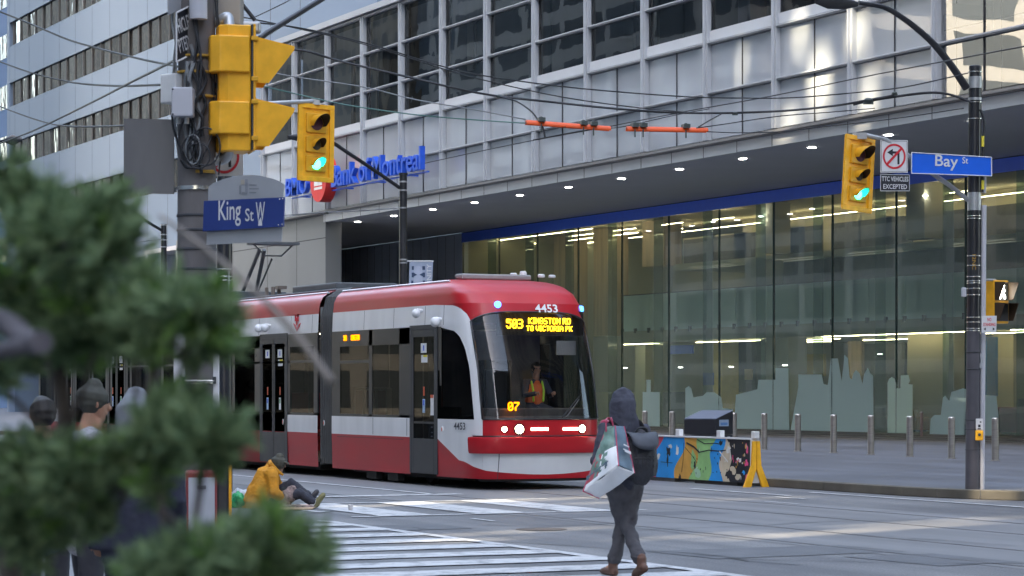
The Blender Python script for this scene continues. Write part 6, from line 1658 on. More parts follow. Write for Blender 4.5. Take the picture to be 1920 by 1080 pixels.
# ------------------------------------------------------------------ people
M['skin'] = P('skin_tone', (.42, .22, .14), .55, var=.08, scale=8); M['skin_dark'] = P('deep_skin_tone', (.16, .085, .06), .55, var=.08, scale=8)
def lin(*p): return [V(q) for q in p]
def hand(ch, wrist, d, palm_n, curl=.5, side=1):
    """palm and five fingers as tubes; d = direction of the hand, palm_n = where the palm looks, side = thumb side"""
    d = V(d).normalized(); n = (V(palm_n)-d*V(palm_n).dot(d)).normalized(); s = d.cross(n)*side
    w = V(wrist)
    ch.append(([w, w+d*.03, w+d*.085], [(.026, .018), (.036, .018), (.040, .016)]))
    for i, (o, L) in enumerate(((-.030, .062), (-.010, .075), (.011, .071), (.030, .055))):
        a = w+d*.085+s*o; b = a+d*L*.45*math.cos(curl*.6)+n*L*.45*math.sin(curl*.6); c = b+d*L*.35*math.cos(curl*1.5)+n*L*.35*math.sin(curl*1.5); e = c+d*L*.25*math.cos(curl*2.4)+n*L*.25*math.sin(curl*2.4)
        ch.append(([a, b, c, e], [.0098, .0092, .0085, .0075]))
    a = w+d*.03-s*.03; ch.append(([a, a-s*.025+d*.03+n*.01, a-s*.03+d*.055+n*.022], [.012, .0105, .009]))
def head_chains(ch, balls, c, f, up=(0, 0, 1)):
    """c = head centre, f = where the face looks"""
    f = V(f).normalized(); up = V(up); up = (up - f*up.dot(f)).normalized(); s = f.cross(up)
    c = V(c)
    ch.append(([c-up*.20-f*.03, c-up*.08-f*.015], [.058, .055]))                    # neck
    ch.append(([c+up*.035-f*.015, c+up*.02-f*.01, c-up*.03+f*.02, c-up*.085+f*.045], [(.078, .088), (.080, .092), (.068, .072), (.042, .040)]))
    balls.append((c+up*.03-f*.015, .088, (.95, .95, 1.05)))
    ch.append(([c+up*.03+f*.078, c-up*.005+f*.092, c-up*.018+f*.100], [.012, .013, .017]))   # nose
    ch.append(([c-up*.052-s*.022+f*.078, c-up*.052+f*.086, c-up*.052+s*.022+f*.078], [.008, .010, .008]))  # mouth
    for k in (-1, 1): balls.append((c+s*k*.080-f*.005+up*.0, .026, (.6, .6, 1.2)))
    return [(c+s*k*.032+up*.022+f*.074) for k in (-1, 1)]
def person(label, loc, rz, J, skin_m, parts, group=None, curl=.6, hands=True):
    """J: joints in the person's own axes (x right hand, y ahead, z up)"""
    t = thing('person', label, 'person', loc, group, rz)
    ch = []; balls = []
    g = {k: V(v) for k, v in J.items()}
    pel, chest, neck = g['pelvis'], g['chest'], g['neck']
    ch.append(([pel-V((0, 0, .06)), pel, (pel+chest)/2, chest, neck-V((0, 0, .06))], [(.14, .10), (.15, .105), (.125, .09), (.15, .10), (.07, .06)]))
    for s in ('L', 'R'):
        ch.append(([neck-V((0, 0, .05)), g['sh'+s], g['el'+s], g['wr'+s]], [.06, .052, .040, .026]))
        ch.append(([pel, g['hip'+s], g['kn'+s], g['an'+s]], [.09, .085, .055, .036]))
        ch.append(([g['an'+s], (g['an'+s]*.5+g['toe'+s]*.5), g['toe'+s]], [(.035, .04), (.038, .03), (.032, .02)]))
        if hands:
            d = g.get('hd'+s) or (g['wr'+s]-g['el'+s]); hand(ch, g['wr'+s], d, g.get('pn'+s, V((0, 1, 0))), curl, 1 if s == 'L' else -1)
    eyes = head_chains(ch, balls, g['head'], g['face'])
    ch.append(([neck-V((0, 0, .06)), g['head']-V((0, 0, .12))], [.06, .055]))
    skin('body', [(p, r) for p, r in ch], skin_m, t, voxel=.0085, smooth_it=3, local=True, balls=balls)
    mb = MB()
    for e in eyes: mb.ball(e, .0115, n=10)
    mb.build('eye', M['joint'], t, local=True, smooth=60)
    for nm, chs, mt, kw in parts(g): skin(nm, chs, mt, t, local=True, **kw)
    return t, g
M['hoodie'] = P('charcoal_navy_fleece', (.050, .053, .075), .85, var=.22, scale=14, bump=.3, bscale=120)
M['trouser'] = P('dark_grey_trouser', (.085, .082, .092), .85, var=.2, scale=12, bump=.25, bscale=140)
M['boot'] = P('brown_shoe', (.14, .07, .048), .6, var=.2, scale=12); M['sneaker'] = P('grey_sneaker', (.24, .23, .25), .7, var=.2, scale=12)
# --- the walker
wl = onZ(1170, 1087, 0); wl = at(1172, 1086, 23.4); wl.z = 0
hd = (FW*.93 - RT*.37).normalized(); wrz = math.atan2(-hd.x, hd.y)
J = dict(pelvis=(0, 0, .93), chest=(0, .02, 1.24), neck=(0, .05, 1.47), head=(0, .09, 1.645), face=(.05, 1, -.12),
    shL=(-.20, .03, 1.40), shR=(.20, .02, 1.40), elL=(-.30, -.03, 1.13), elR=(.27, .02, 1.12), wrL=(-.22, .20, 1.10), wrR=(.15, .22, 1.16), hdL=(.5, .6, .3), hdR=(-.6, .5, .3), pnL=(.5, 0, .8), pnR=(-.5, 0, .8),
    hipL=(-.09, 0, .90), hipR=(.09, 0, .90), knL=(.02, .11, .50), knR=(.025, .0, .49), anL=(-.05, .17, .10), anR=(.05, -.27, .145), toeL=(-.07, .36, .045), toeR=(.06, -.10, .035))
def walker_parts(g):
    o = []
    o.append(('trousers', [([g['pelvis']+V((0, 0, .10)), g['pelvis'], g['pelvis']-V((0, 0, .10))], [(.165, .125), (.175, .135), (.16, .12)])] +
        [([g['pelvis']-V((0, 0, .02)), g['hip'+s]-V((0, 0, .06)), g['kn'+s]*.5+g['hip'+s]*.5, g['kn'+s], g['kn'+s]*.5+g['an'+s]*.5, g['an'+s]*.8+g['kn'+s]*.2], [.115, .106, .088, .070, .064, .068]) for s in 'LR'], M['trouser'], dict(voxel=.012, smooth_it=4, wrinkle=.020, wsize=.11)))
    o.append(('hooded_jacket', [([g['pelvis']-V((0, 0, .02)), g['pelvis']+V((0, 0, .10)), V((0, .01, 1.15)), V((0, .02, 1.32)), V((0, .035, 1.42))], [(.19, .145), (.19, .145), (.19, .14), (.205, .14), (.14, .11)]),
        ] + [([g['neck']-V((0, .02, .09)), g['sh'+s], g['sh'+s]*.5+g['el'+s]*.5, g['el'+s], g['wr'+s]*.92+g['el'+s]*.08], [.095, .084, .070, .062, .050]) for s in 'LR'] +
        [([g['neck']-V((0, .03, .06)), g['head']-V((0, .045, .08)), g['head']+V((0, -.035, .02)), g['head']+V((0, -.03, .06))], [(.15, .13), (.128, .13), (.132, .138), (.115, .125)])], M['hoodie'], dict(voxel=.011, smooth_it=5, wrinkle=.020, wsize=.13)))
    for s, mt in (('L', M['sneaker']), ('R', M['boot'])):
        a, e = g['an'+s], g['toe'+s]; d = (e-a); d.normalize()
        heel = a-V((0, .03, .05)) if s == 'L' else a+V((0, -.05, -.03))
        o.append(('shoe', [([heel, a*.4+e*.6-V((0, 0, .012)), e], [(.045, .045), (.052, .042), (.042, .03)]), ([a+V((0, 0, .06)), a, a-V((0, 0, .04))], [.048, .048, .048])], M['boot'] if s == 'R' else M['boot'], dict(voxel=.009, smooth_it=3)))
    return o
walker, wg = person('person in a dark hooded jacket walking away over the near crosswalk with bag and backpack', wl, wrz, J, M['skin'], walker_parts)
WM = Matrix.Translation(wl) @ Matrix.Rotation(wrz, 4, 'Z')
# backpack
M['pack'] = P('black_navy_nylon', (.022, .023, .030), .55, var=.3, scale=14, bump=.25, bscale=120); M['pack_flap'] = P('slate_flap_nylon', (.055, .062, .078), .6, var=.2, scale=12)
bp = thing('backpack', 'dark backpack with a slate grey flap on the walking person\'s back', 'backpack', WM @ V((.06, -.23, 1.2)))
def W3(x, y, z): return WM @ V((x, y, z))
def WV(v): return WM.to_3x3() @ V(v)
bx_o = .05
skin('pack_body', [([W3(bx_o, -.26, .98), W3(bx_o, -.275, 1.1), W3(bx_o, -.26, 1.25), W3(bx_o, -.23, 1.36)], [(.155, .095), (.165, .11), (.155, .10), (.12, .07)])], M['pack'], bp, voxel=.011, smooth_it=4, wrinkle=.008, wsize=.08, xref=WV((1, 0, 0)))
for ob in (bp.children[0],): pass
mb = MB(); rows = []
for k in range(9):
    a = k/8; y = -.19 - .22*math.sin(a*1.5); z = 1.385 + .03*math.sin(a*3.1) - .155*a**1.6
    rows.append([W3(bx_o + (.165-.045*a*a*abs(math.sin(0)))*(j/6-1) * (1 - .18*a*(abs(j/6-1))**2), y-.02*math.cos((j/6-1)*1.4)*a + .05*(abs(j/6-1))**2.5, z + .045*a*(abs(j/6-1))**2*1.2) for j in range(13)])
mb.grid(rows); fl = mb.build('flap', M['pack_flap'], bp, smooth=70); sm = fl.modifiers.new('solid', 'SOLIDIFY'); sm.thickness = .012; sm.offset = 1
mb = MB()
for k in range(5): x = bx_o - .08 + k*.04; y_ = -.272 - .108*math.sqrt(1-((x-bx_o)/.165)**2); mb.tube([W3(x, y_+.004, 1.17), W3(x, y_, 1.06)], (.007), 6)
mb.tube([W3(bx_o + .11*(i/5-1), -.270-.108*math.sqrt(1-((.11*(i/5-1))/.165)**2), 1.15) for i in range(11)], .008, 6); mb.build('webbing', M['cable'], bp)
mb = MB()
for s in (-1, 1):
    mb.tube(smoothpath([W3(bx_o+s*.10, -.19, 1.36), W3(s*.135, -.06, 1.475), W3(s*.15, .08, 1.46), W3(s*.15, .17, 1.36), W3(s*.17, .16, 1.2), W3(s*.19, -.02, 1.05), W3(bx_o+s*.13, -.2, 1.0)], 5), [(.028, .008)]*31, 8)
mb.build('shoulder_strap', M['pack'], bp, smooth=70)
mb = MB(); mb.tube(smoothpath([W3(bx_o-.06, -.24, 1.36), W3(bx_o-.03, -.26, 1.43), W3(bx_o+.05, -.26, 1.43), W3(bx_o+.08, -.24, 1.36)], 5), .009, 8); mb.build('carry_handle', M['cable'], bp, smooth=60)
# tote bag hanging from the left shoulder
def z8(x, y, d): return at(1060 + x/4.8, 720 + y/4.8, d)
Dn, An, Cn, Tn = z8(478, 735, 22.82), z8(158, 962, 22.90), z8(622, 800, 22.95), z8(448, 372, 22.98)
Bn = An + (Cn-Dn)
Tb = Tn + (An-Dn)*.20 + V((0, 0, .0)); Tc = z8(528, 380, 23.08)
Ta = z8(372, 385, 23.02)
Tm = z8(215, 690, 22.96)
bag = thing('tote_bag', 'large white and printed tote bag with pink edges hanging from the walker\'s left shoulder', 'bag', (Dn+An+Cn+Tn)/4)
M['bag_white'] = P('bag_white_film', (.82, .84, .86), .35, var=.14, scale=5); M['bag_teal'] = P('bag_slate_blue', (.10, .15, .20), .4, var=.15, scale=6); M['bag_green'] = P('bag_green_print', (.16, .26, .22), .45, var=.35, scale=14)
M['bag_pink'] = P('bag_pink_edge', (.55, .07, .14), .5)
back1 = Ta + (Cn-Dn)*.6; back2 = Tc
def bil(a, b, c, d, u, v): return (a*(1-u)+b*u)*(1-v) + (d*(1-u)+c*u)*v
def sheet(corners, nu, nv, bulge, nrm, mfun, name, mats):
    rows = []
    for j in range(nv+1):
        r_ = []
        for i in range(nu+1):
            u, v = i/nu, j/nv; p = bil(*corners, u, v); p = p + nrm*bulge*math.sin(math.pi*u)*math.sin(math.pi*v) + nrm*.016*mnoise.noise(p*11); r_.append(p)
        rows.append(r_)
    mb = MB(); mb.grid(rows, mfun); o = mb.build(name, mats, bag, smooth=60); s_ = o.modifiers.new('solid', 'SOLIDIFY'); s_.thickness = .004; return o
nb = (Cn-Dn).cross(An-Dn).normalized(); nb = nb if nb.dot(EYE-Dn) > 0 else -nb
sheet((Dn, Cn, Bn, An), 14, 20, .02, nb, 0, 'base_panel', M['bag_white'])
# front panel: Dn - An edge up to the narrow top
nf = (An-Dn).cross(Tn-Dn).normalized(); nf = nf if nf.dot(EYE-Dn) > 0 else -nf
def fm(i, j):
    u, v = (i+.5), (j+.5); return 0
def front_m(j_, i_):
    v = (j_+.5)/24; u = (i_+.5)/20
    if v > .50: return 1 if .12 < u else 2
    if u > .35 and v > .14 and (mnoise.noise(V((u*7, v*9, 0))) > .0): return 1
    if u > .62 and v > .1: return 3 if mnoise.noise(V((u*9, v*5, 3))) > 0 else 1
    return 0
sheet((Dn, An, Ta, Tn), 20, 24, .025, nf, front_m, 'printed_panel', [M['bag_white'], M['bag_green'], M['bag_teal'], P('bag_red_print', (.42, .08, .10), .5)])
ne = (Tn-Dn).cross(Cn-Dn).normalized(); ne = ne if ne.dot(EYE-Dn) > 0 else -ne
sheet((Dn, Cn, Tc, Tn), 8, 20, .015, ne, 0, 'end_panel', M['bag_teal'])
sheet((Bn, An, Ta, back1), 8, 14, .01, -nf, 0, 'rear_end', M['bag_teal']); sheet((Cn, Bn, back1, Tc), 10, 14, .01, -nf, 0, 'rear_panel', M['bag_white'])
mb = MB()
for a, b in ((Dn, Tn), (Cn, Tc), (Dn+(An-Dn)*.0, Dn), (An, Bn), (An, Ta)):
    if (a-b).length > .01: mb.tube([a+nb*.004, b+nb*.004], .0055, 6)
mb.build('edge_piping', M['bag_pink'], bag)
mb = MB(); e1, e2 = z8(195, 845, 22.84), z8(385, 690, 22.80)
mb.tube([e1, e2], .005, 6)
for p in (z8(365, 722, 22.79), z8(200, 845, 22.83)): mb.obox(p, RT*.012+UP*.006, FW*.003, UP*.022)
mb.build('side_tab', M['bag_teal'], bag)
mb = MB()
for s in (-1, 1):
    top = W3(-.19, .02, 1.50)
    mb.tube(smoothpath([z8(366 if s < 0 else 430, 430 if s < 0 else 380, 22.98), z8(372 if s < 0 else 412, 310, 23.02), W3(-.17-.02*s, -.03, 1.475)+V((0, 0, .02)), W3(-.20-.02*s, .06, 1.49), W3(-.20-.02*s, .15, 1.38)], 5), [(.014, .005)]*21, 8)
mb.build('shoulder_strap', M['bag_pink'], bag, smooth=60)
text('IRRESISTIBLE', .03, z8(548, 612, 22.96)+ne*.02, (Cn-Dn).normalized()*.8+V((0, 0, .0)), (Tc-Cn).normalized(), M['sign_white'], bag, 'printed_word', fit=.10) if False else None
mb = MB()
for x, y, w_ in ((538, 560, .035), (545, 605, .05), (552, 620, .04)): p = z8(x, y, 22.93)+ne*.016; mb.obox(p, (Cn-Dn).normalized()*w_, ne*.002, (Tn-Dn).normalized()*.006)
mb.build('printed_words', M['sign_white'], bag)

# --- seated person in an orange coat
M['orange_coat'] = P('ochre_orange_coat', (.56, .24, .012), .75, var=.14, scale=9, bump=.2, bscale=80); M['cap_olive'] = P('dark_olive_cap', (.055, .055, .045), .85, var=.2, scale=20)
M['jean_dark'] = P('blue_black_jeans', (.028, .030, .044), .8, var=.3, scale=12); M['olive_shoe'] = P('olive_shoe', (.16, .15, .07), .7, var=.2, scale=12)
DS = 37.1
def sg_(px, py, dd=0): return at(px, py, DS+dd)
base = sg_(505, 953); base.z = 0
srz = math.atan2(-RT.x, RT.y)       # looks along the picture's right
Sinv = (Matrix.Translation(base) @ Matrix.Rotation(srz, 4, 'Z')).inverted()
def sl_(px, py, dd=0): return Sinv @ sg_(px, py, dd)      # person's own axes from a picture place at about the same distance
J = dict(pelvis=sl_(492, 936), chest=sl_(500, 902), neck=sl_(514, 878), head=sl_(524, 868), face=(.05, 1, -.45), shL=sl_(508, 888, .17), shR=sl_(508, 888, -.17), elL=sl_(522, 915, .2), elR=sl_(514, 925, -.22), wrL=sl_(540, 925, .1), wrR=sl_(533, 932, -.16),
    hipL=sl_(498, 940, .1), hipR=sl_(498, 940, -.1), knL=sl_(548, 906, .12), knR=sl_(562, 925, -.08), anL=sl_(582, 934, .1), anR=sl_(590, 944, -.08), toeL=sl_(594, 922, .12), toeR=sl_(606, 928, -.09))
def seat_parts(g):
    o = []
    o.append(('coat', [([sl_(486, 946), sl_(490, 930), sl_(497, 908), sl_(504, 888), sl_(510, 878)], [(.24, .26), (.25, .24), (.24, .20), (.21, .16), (.12, .10)]), ([sl_(455, 951), sl_(475, 949), sl_(495, 948)], [(.08, .015), (.16, .03), (.2, .06)])] +
        [([g['sh'+s], g['el'+s], g['wr'+s]], [.105, .10, .075]) for s in 'LR'], M['orange_coat'], dict(voxel=.014, smooth_it=4, wrinkle=.03, wsize=.16)))
    o.append(('collar', [([sl_(500, 876, .08), sl_(507, 866), sl_(507, 870, -.08), sl_(522, 885, -.08), sl_(530, 890, -.03)], [.035, .04, .04, .03, .02])], M['orange_coat'], dict(voxel=.010, smooth_it=3)))
    o.append(('cap', [([g['head']+V((0, -.01, .0)), g['head']+V((0, -.005, .055)), g['head']+V((0, 0, .085))], [(.11, .12), (.108, .118), (.07, .08)]), ([g['head']+V((0, .08, .015)), g['head']+V((0, .15, -.015))], [(.085, .02), (.06, .012)])], M['cap_olive'], dict(voxel=.009, smooth_it=3)))
    o.append(('trousers', [([g['pelvis'], g['hip'+s], g['kn'+s], g['an'+s]*.85+g['kn'+s]*.15], [.12, .12, .085, .07]) for s in 'LR'], M['jean_dark'], dict(voxel=.012, smooth_it=4, wrinkle=.014, wsize=.1)))
    for s in 'LR':
        o.append(('shoe', [([g['an'+s]-V((0, .0, .03)), g['toe'+s]], [(.05, .055), (.045, .04)])], M['olive_shoe'] if s == 'R' else M['jean_dark'], dict(voxel=.009, smooth_it=3)))
    o.append(('sock', [([g['anR']-V((0, .03, .005)), g['anR']+V((0, .0, .02))], [.06, .056])], M['sign_white'], dict(voxel=.010, smooth_it=2)))
    return o
person('person in an orange coat and dark cap sitting on the ground near the tram', base, srz, J, M['skin_dark'], seat_parts)
def local_skin(name, label, cat, chains, mat, loc, **kw):
    t = thing(name, label, cat, loc); skin(kw.pop('part', 'cloth'), chains, mat, t, **kw); return t
t = local_skin('blanket', 'checked brown and pink blanket over the seated person\'s lap', 'blanket', [([sg_(527, 948, -.12), sg_(540, 930, -.14), sg_(548, 918, -.1)], [(.12, .10), (.10, .12), (.06, .08)]), ([sg_(525, 950, -.2), sg_(560, 950, -.2), sg_(590, 951, -.15)], [(.10, .02), (.11, .025), (.06, .015)])], P('checked_wool', (.22, .13, .12), .9, var=.75, scale=16, col2=(.36, .27, .25)), sg_(540, 945), voxel=.012, smooth_it=3, wrinkle=.02, wsize=.09)
t = local_skin('plastic_bag', 'crumpled bright green bag on the ground behind the orange coat', 'bag', [([sg_(434, 947, .1), sg_(448, 936, .1), sg_(462, 940, .1)], [(.06, .08), (.12, .12), (.08, .08)])], P('green_plastic', (.01, .30, .10), .35, var=.25, scale=9), sg_(448, 945), voxel=.012, smooth_it=2, wrinkle=.045, wsize=.10, part='film')
t = local_skin('plastic_bag', 'crumpled pale bag lying just behind the green bag', 'bag', [([sg_(434, 928, .8), sg_(446, 924, .8), sg_(466, 927, .8)], [(.05, .03), (.10, .07), (.08, .05)])], P('pale_plastic', (.48, .50, .54), .4), sg_(450, 928), voxel=.012, smooth_it=2, wrinkle=.03, wsize=.09, part='film')
p = [onZ(493, 958, .02), onZ(585, 955, .02), onZ(600, 947, .02), onZ(505, 947, .02)]
t = thing('cardboard_sheet', 'flat tan cardboard sheet under the seated person', 'cardboard', sum(p, V())/4); mb = MB(); mb.prism(p, (0, 0, .012)); mb.build('sheet', P('cardboard', (.50, .34, .22), .8), t, fix=True)
t = thing('drink_can', 'small white cup standing on the crosswalk by the seated person\'s feet', 'cup', onZ(657, 958, 0)); c = onZ(657, 958, 0); mb = MB(); mb.lathe([(.03, .012), (.04, .09), (.036, .092)], c, n=14); mb.build('cup', P('red_white_cup', (.62, .58, .56), .5), t, smooth=50)

# --- three people on the near pavement behind the leaves
def stander(label, px, head_py, d, rz, top_m, leg_m, skin_m, extra, arms='down', hair=True, width=1.0):
    loc = at(px, 730, d); hz = at(px, head_py, d).z; loc.z = 0; k = hz/1.62
    def S_(v): return V(v)*k
    J = dict(pelvis=S_((0, 0, .93)), chest=S_((0, .0, 1.24)), neck=S_((0, .03, 1.45)), head=S_((0, .06, 1.62)), face=(0, 1, -.15), shL=S_((-.20, 0, 1.39)), shR=S_((.20, 0, 1.39)), hipL=S_((-.09, 0, .9)), hipR=S_((.09, 0, .9)), knL=S_((-.10, .03, .5)), knR=S_((.10, .02, .5)), anL=S_((-.11, -.02, .09)), anR=S_((.11, -.02, .09)), toeL=S_((-.14, .16, .04)), toeR=S_((.14, .16, .04)))
    if arms == 'down': J.update(elL=S_((-.27, -.03, 1.1)), elR=S_((.27, -.03, 1.1)), wrL=S_((-.26, .07, .86)), wrR=S_((.26, .07, .86)))
    else: J.update(elL=S_((-.26, .12, 1.15)), elR=S_((.26, .12, 1.16)), wrL=S_((-.14, .33, 1.36)), wrR=S_((.13, .30, 1.46)), pnL=(1, 0, 0), pnR=(-1, 0, 0), hdL=(.15, .3, .9), hdR=(-.1, .3, .95))
    def parts(g):
        w_ = width
        o = [('top', [([g['pelvis']-V((0, 0, .12)), g['pelvis']+V((0, 0, .1)), g['chest'], S_((0, .01, 1.36)), S_((0, .025, 1.43))], [(.232*w_, .165*w_), (.215*w_, .155*w_), (.20*w_, .145*w_), (.19, .12), (.09, .08)])] + [([g['neck']-V((0, .02, .07)), g['sh'+s], g['el'+s], g['wr'+s]*.9+g['el'+s]*.1], [.09, .085*w_, .066*w_, .05]) for s in 'LR'], top_m, dict(voxel=.012, smooth_it=5, wrinkle=.010, wsize=.12)),
             ('trousers', [([g['pelvis']+V((0, 0, .06)), g['pelvis']-V((0, 0, .08))], [(.165, .125), (.16, .12)])] + [([g['pelvis'], g['hip'+s], g['kn'+s], g['an'+s]], [.11, .105, .08, .07]) for s in 'LR'], leg_m, dict(voxel=.013, smooth_it=4, wrinkle=.01, wsize=.1))]
        for s in 'LR': o.append(('shoe', [([g['an'+s]-V((0, .03, .045)), g['toe'+s]], [(.046, .045), (.045, .032)])], M['sneaker'], dict(voxel=.010, smooth_it=3)))
        return o + extra(g)
    return person(label, loc, rz, J, skin_m, parts, hands=True)
hair_m = P('dark_hair', (.018, .014, .012), .6, var=.3, scale=30)
def hair_(g): h = g['head']; return [('hair', [([h+V((0, -.025, .01)), h+V((0, -.01, .065)), h+V((0, .02, .085))], [(.095, .10), (.092, .10), (.06, .07)])], hair_m, dict(voxel=.009, smooth_it=3))]
def cap_(g): h = g['head']; return [('knit_cap', [([h+V((0, -.02, .025)), h+V((0, -.012, .07)), h+V((0, -.005, .11))], [(.102, .112), (.098, .108), (.06, .07)])], M['cap_olive'], dict(voxel=.009, smooth_it=3))]
def hood_(g): h, n_ = g['head'], g['neck']; return [('hood', [([n_-V((0, .03, .06)), h-V((0, .04, .06)), h+V((0, -.03, .03)), h+V((0, -.01, .09))], [(.14, .12), (.12, .12), (.122, .13), (.08, .09)])], P('grey_hood', (.20, .21, .23), .9, var=.1, scale=10), dict(voxel=.011, smooth_it=4, wrinkle=.006))]
def rzlook(v): return math.atan2(-v.x, v.y)
shirt_grey = P('speckled_grey_shirt', (.40, .39, .42), .9, var=.35, scale=60); navy_shirt = P('navy_blue_shirt', (.045, .06, .16), .85, var=.12, scale=8); coat_navy = P('dark_navy_coat', (.022, .025, .045), .8, var=.15, scale=6); leg_m = P('plain_dark_trousers', (.04, .04, .05), .85)
stander('person in a blue shirt at the left edge, head bowed, seen past the leaves', 84, 780, 17.0, rzlook(FW*.6-RT*.35), navy_shirt, leg_m, M['skin'], hair_)
pg, gg = stander('person in a speckled grey shirt and olive knit cap holding up a phone', 160, 757, 16.0, rzlook(RT*.9+FW*.35), shirt_grey, leg_m, M['skin'], cap_, arms='up')
wm = pg.matrix_basis if False else (Matrix.Translation(pg.location) @ Matrix.Rotation(pg.rotation_euler.z, 4, 'Z'))
pc = wm @ ((gg['wrL']+gg['wrR'])/2 + V((0, .06, .10))); f2 = wm.to_3x3() @ V((0, 1, 0)); s2 = wm.to_3x3() @ V((1, 0, 0))
t = thing('phone', 'black phone or camera held up by the person in the knit cap', 'phone', pc); mb = MB(); mb.obox(pc, s2*.075, f2*.018, V((0, 0, .05))); mb.build('case', M['tram_black'], t, bevel=.006)
mb = MB(); mb.cyl(pc+f2*.018, pc+f2*.06, .03, n=14); mb.build('camera_lens', M['tram_black'], t, smooth=50)
stander('person in a grey hood and dark navy coat left of the concrete pole', 250, 776, 15.0, rzlook(FW*.9+RT*.2), coat_navy, coat_navy, M['skin'], hood_, width=1.25)

# --- tram driver
dc = onX(995, 745, -41.2); 
dl_ = V((-41.12, onX(996, 745, -41.25).y, .86)); drz = math.radians(-90)
J = dict(pelvis=(0, 0, .62), chest=(0, .03, .93), neck=(0, .05, 1.14), head=(0, .09, 1.31), face=(0, 1, -.1), shL=(-.19, .03, 1.07), shR=(.19, .03, 1.07), elL=(-.27, .16, .83), elR=(.27, .16, .83), wrL=(-.18, .40, .86), wrR=(.18, .40, .86), hipL=(-.1, .02, .6), hipR=(.1, .02, .6), knL=(-.13, .42, .56), knR=(.13, .42, .56), anL=(-.13, .45, .10), anR=(.13, .45, .10), toeL=(-.13, .63, .05), toeR=(.13, .63, .05))
def drv(g):
    hv = P('hi_vis_orange', (.75, .14, .03), .7); 
    return [('uniform', [([g['pelvis']-V((0, 0, .04)), g['chest'], g['neck']-V((0, 0, .05))], [(.17, .13), (.19, .13), (.1, .08)])] + [([g['neck']-V((0, 0, .07)), g['sh'+s], g['el'+s], g['wr'+s]], [.08, .08, .06, .045]) for s in 'LR'] + [([g['pelvis'], g['hip'+s], g['kn'+s], g['an'+s]], [.11, .1, .08, .06]) for s in 'LR'], M['hoodie'], dict(voxel=.012, smooth_it=4)),
            ('safety_vest', [([g['pelvis']+V((0, 0, .08)), g['chest'], g['neck']-V((0, 0, .09))], [(.185, .15), (.205, .15), (.15, .10)])], hv, dict(voxel=.012, smooth_it=3)),
            ('vest_stripe', [([V((s*.10, .17, .72)), V((s*.11, .175, .93)), V((s*.11, .10, 1.09))], [(.022, .02)]*3) for s in (-1, 1)], P('lime_stripe', (.50, .80, .04), .5), dict(voxel=.010, smooth_it=2))] + hair_(g)
person('tram driver in an orange safety vest seated behind the windscreen', dl_, drz, J, M['skin'], drv)
# ------------------------------------------------------------------ the shrub close to the camera
def leaf_mat(name, col, col2):
    m, nt, out = nodes(name); b = N(nt, 'ShaderNodeBsdfPrincipled')
    gi = N(nt, 'ShaderNodeNewGeometry'); cr = N(nt, 'ShaderNodeValToRGB'); e = cr.color_ramp.elements
    e[0].position, e[1].position = 0, 1; e[0].color, e[1].color = c4(col), c4(col2)
    nt.links.new(gi.outputs['Random Per Island'], cr.inputs[0]); nt.links.new(cr.outputs[0], b.inputs['Base Color'])
    b.inputs['Roughness'].default_value = .75; b.inputs['Specular IOR Level'].default_value = .2; b.inputs['Subsurface Weight'].default_value = 0
    tl = N(nt, 'ShaderNodeBsdfTranslucent'); nt.links.new(cr.outputs[0], tl.inputs[0])
    mx = N(nt, 'ShaderNodeMixShader'); mx.inputs[0].default_value = .25; nt.links.new(b.outputs[0], mx.inputs[1]); nt.links.new(tl.outputs[0], mx.inputs[2]); nt.links.new(mx.outputs[0], out.inputs[0]); return m
M['leaf'] = leaf_mat('shrub_leaf', (.090, .150, .072), (.29, .39, .20)); M['leaf_fresh'] = leaf_mat('fresh_shrub_leaf', (.12, .24, .05), (.26, .42, .12))
M['bark'] = P('shrub_bark', (.10, .08, .07), .8, var=.3, scale=30); M['cut_wood'] = P('pale_grey_bark', (.13, .12, .135), .8, var=.25, scale=25)
shrub = thing('shrub', 'dark green small leaved shrub close to the camera, out of focus', 'shrub', (at(150, 730, 2.6).x, at(150, 730, 2.6).y, 0))
rg = random.Random(42)
def leaf(mb, c, d, n, L, W, m):
    d = d.normalized(); s = d.cross(n).normalized(); n = s.cross(d)
    pts = [c]; 
    pts = [c, c+d*L*.25+s*W*.75+n*L*.04, c+d*L*.55+s*W+n*L*.08, c+d*L*.85+s*W*.6+n*L*.02, c+d*L-n*L*.06, c+d*L*.85-s*W*.6+n*L*.02, c+d*L*.55-s*W+n*L*.08, c+d*L*.25-s*W*.75+n*L*.04, c+d*L*.5-n*L*.02]
    mb.add(pts, [(0, 1, 8), (1, 2, 8), (2, 3, 8), (3, 4, 8), (4, 5, 8), (5, 6, 8), (6, 7, 8), (7, 0, 8)], m)
DL = 2.6
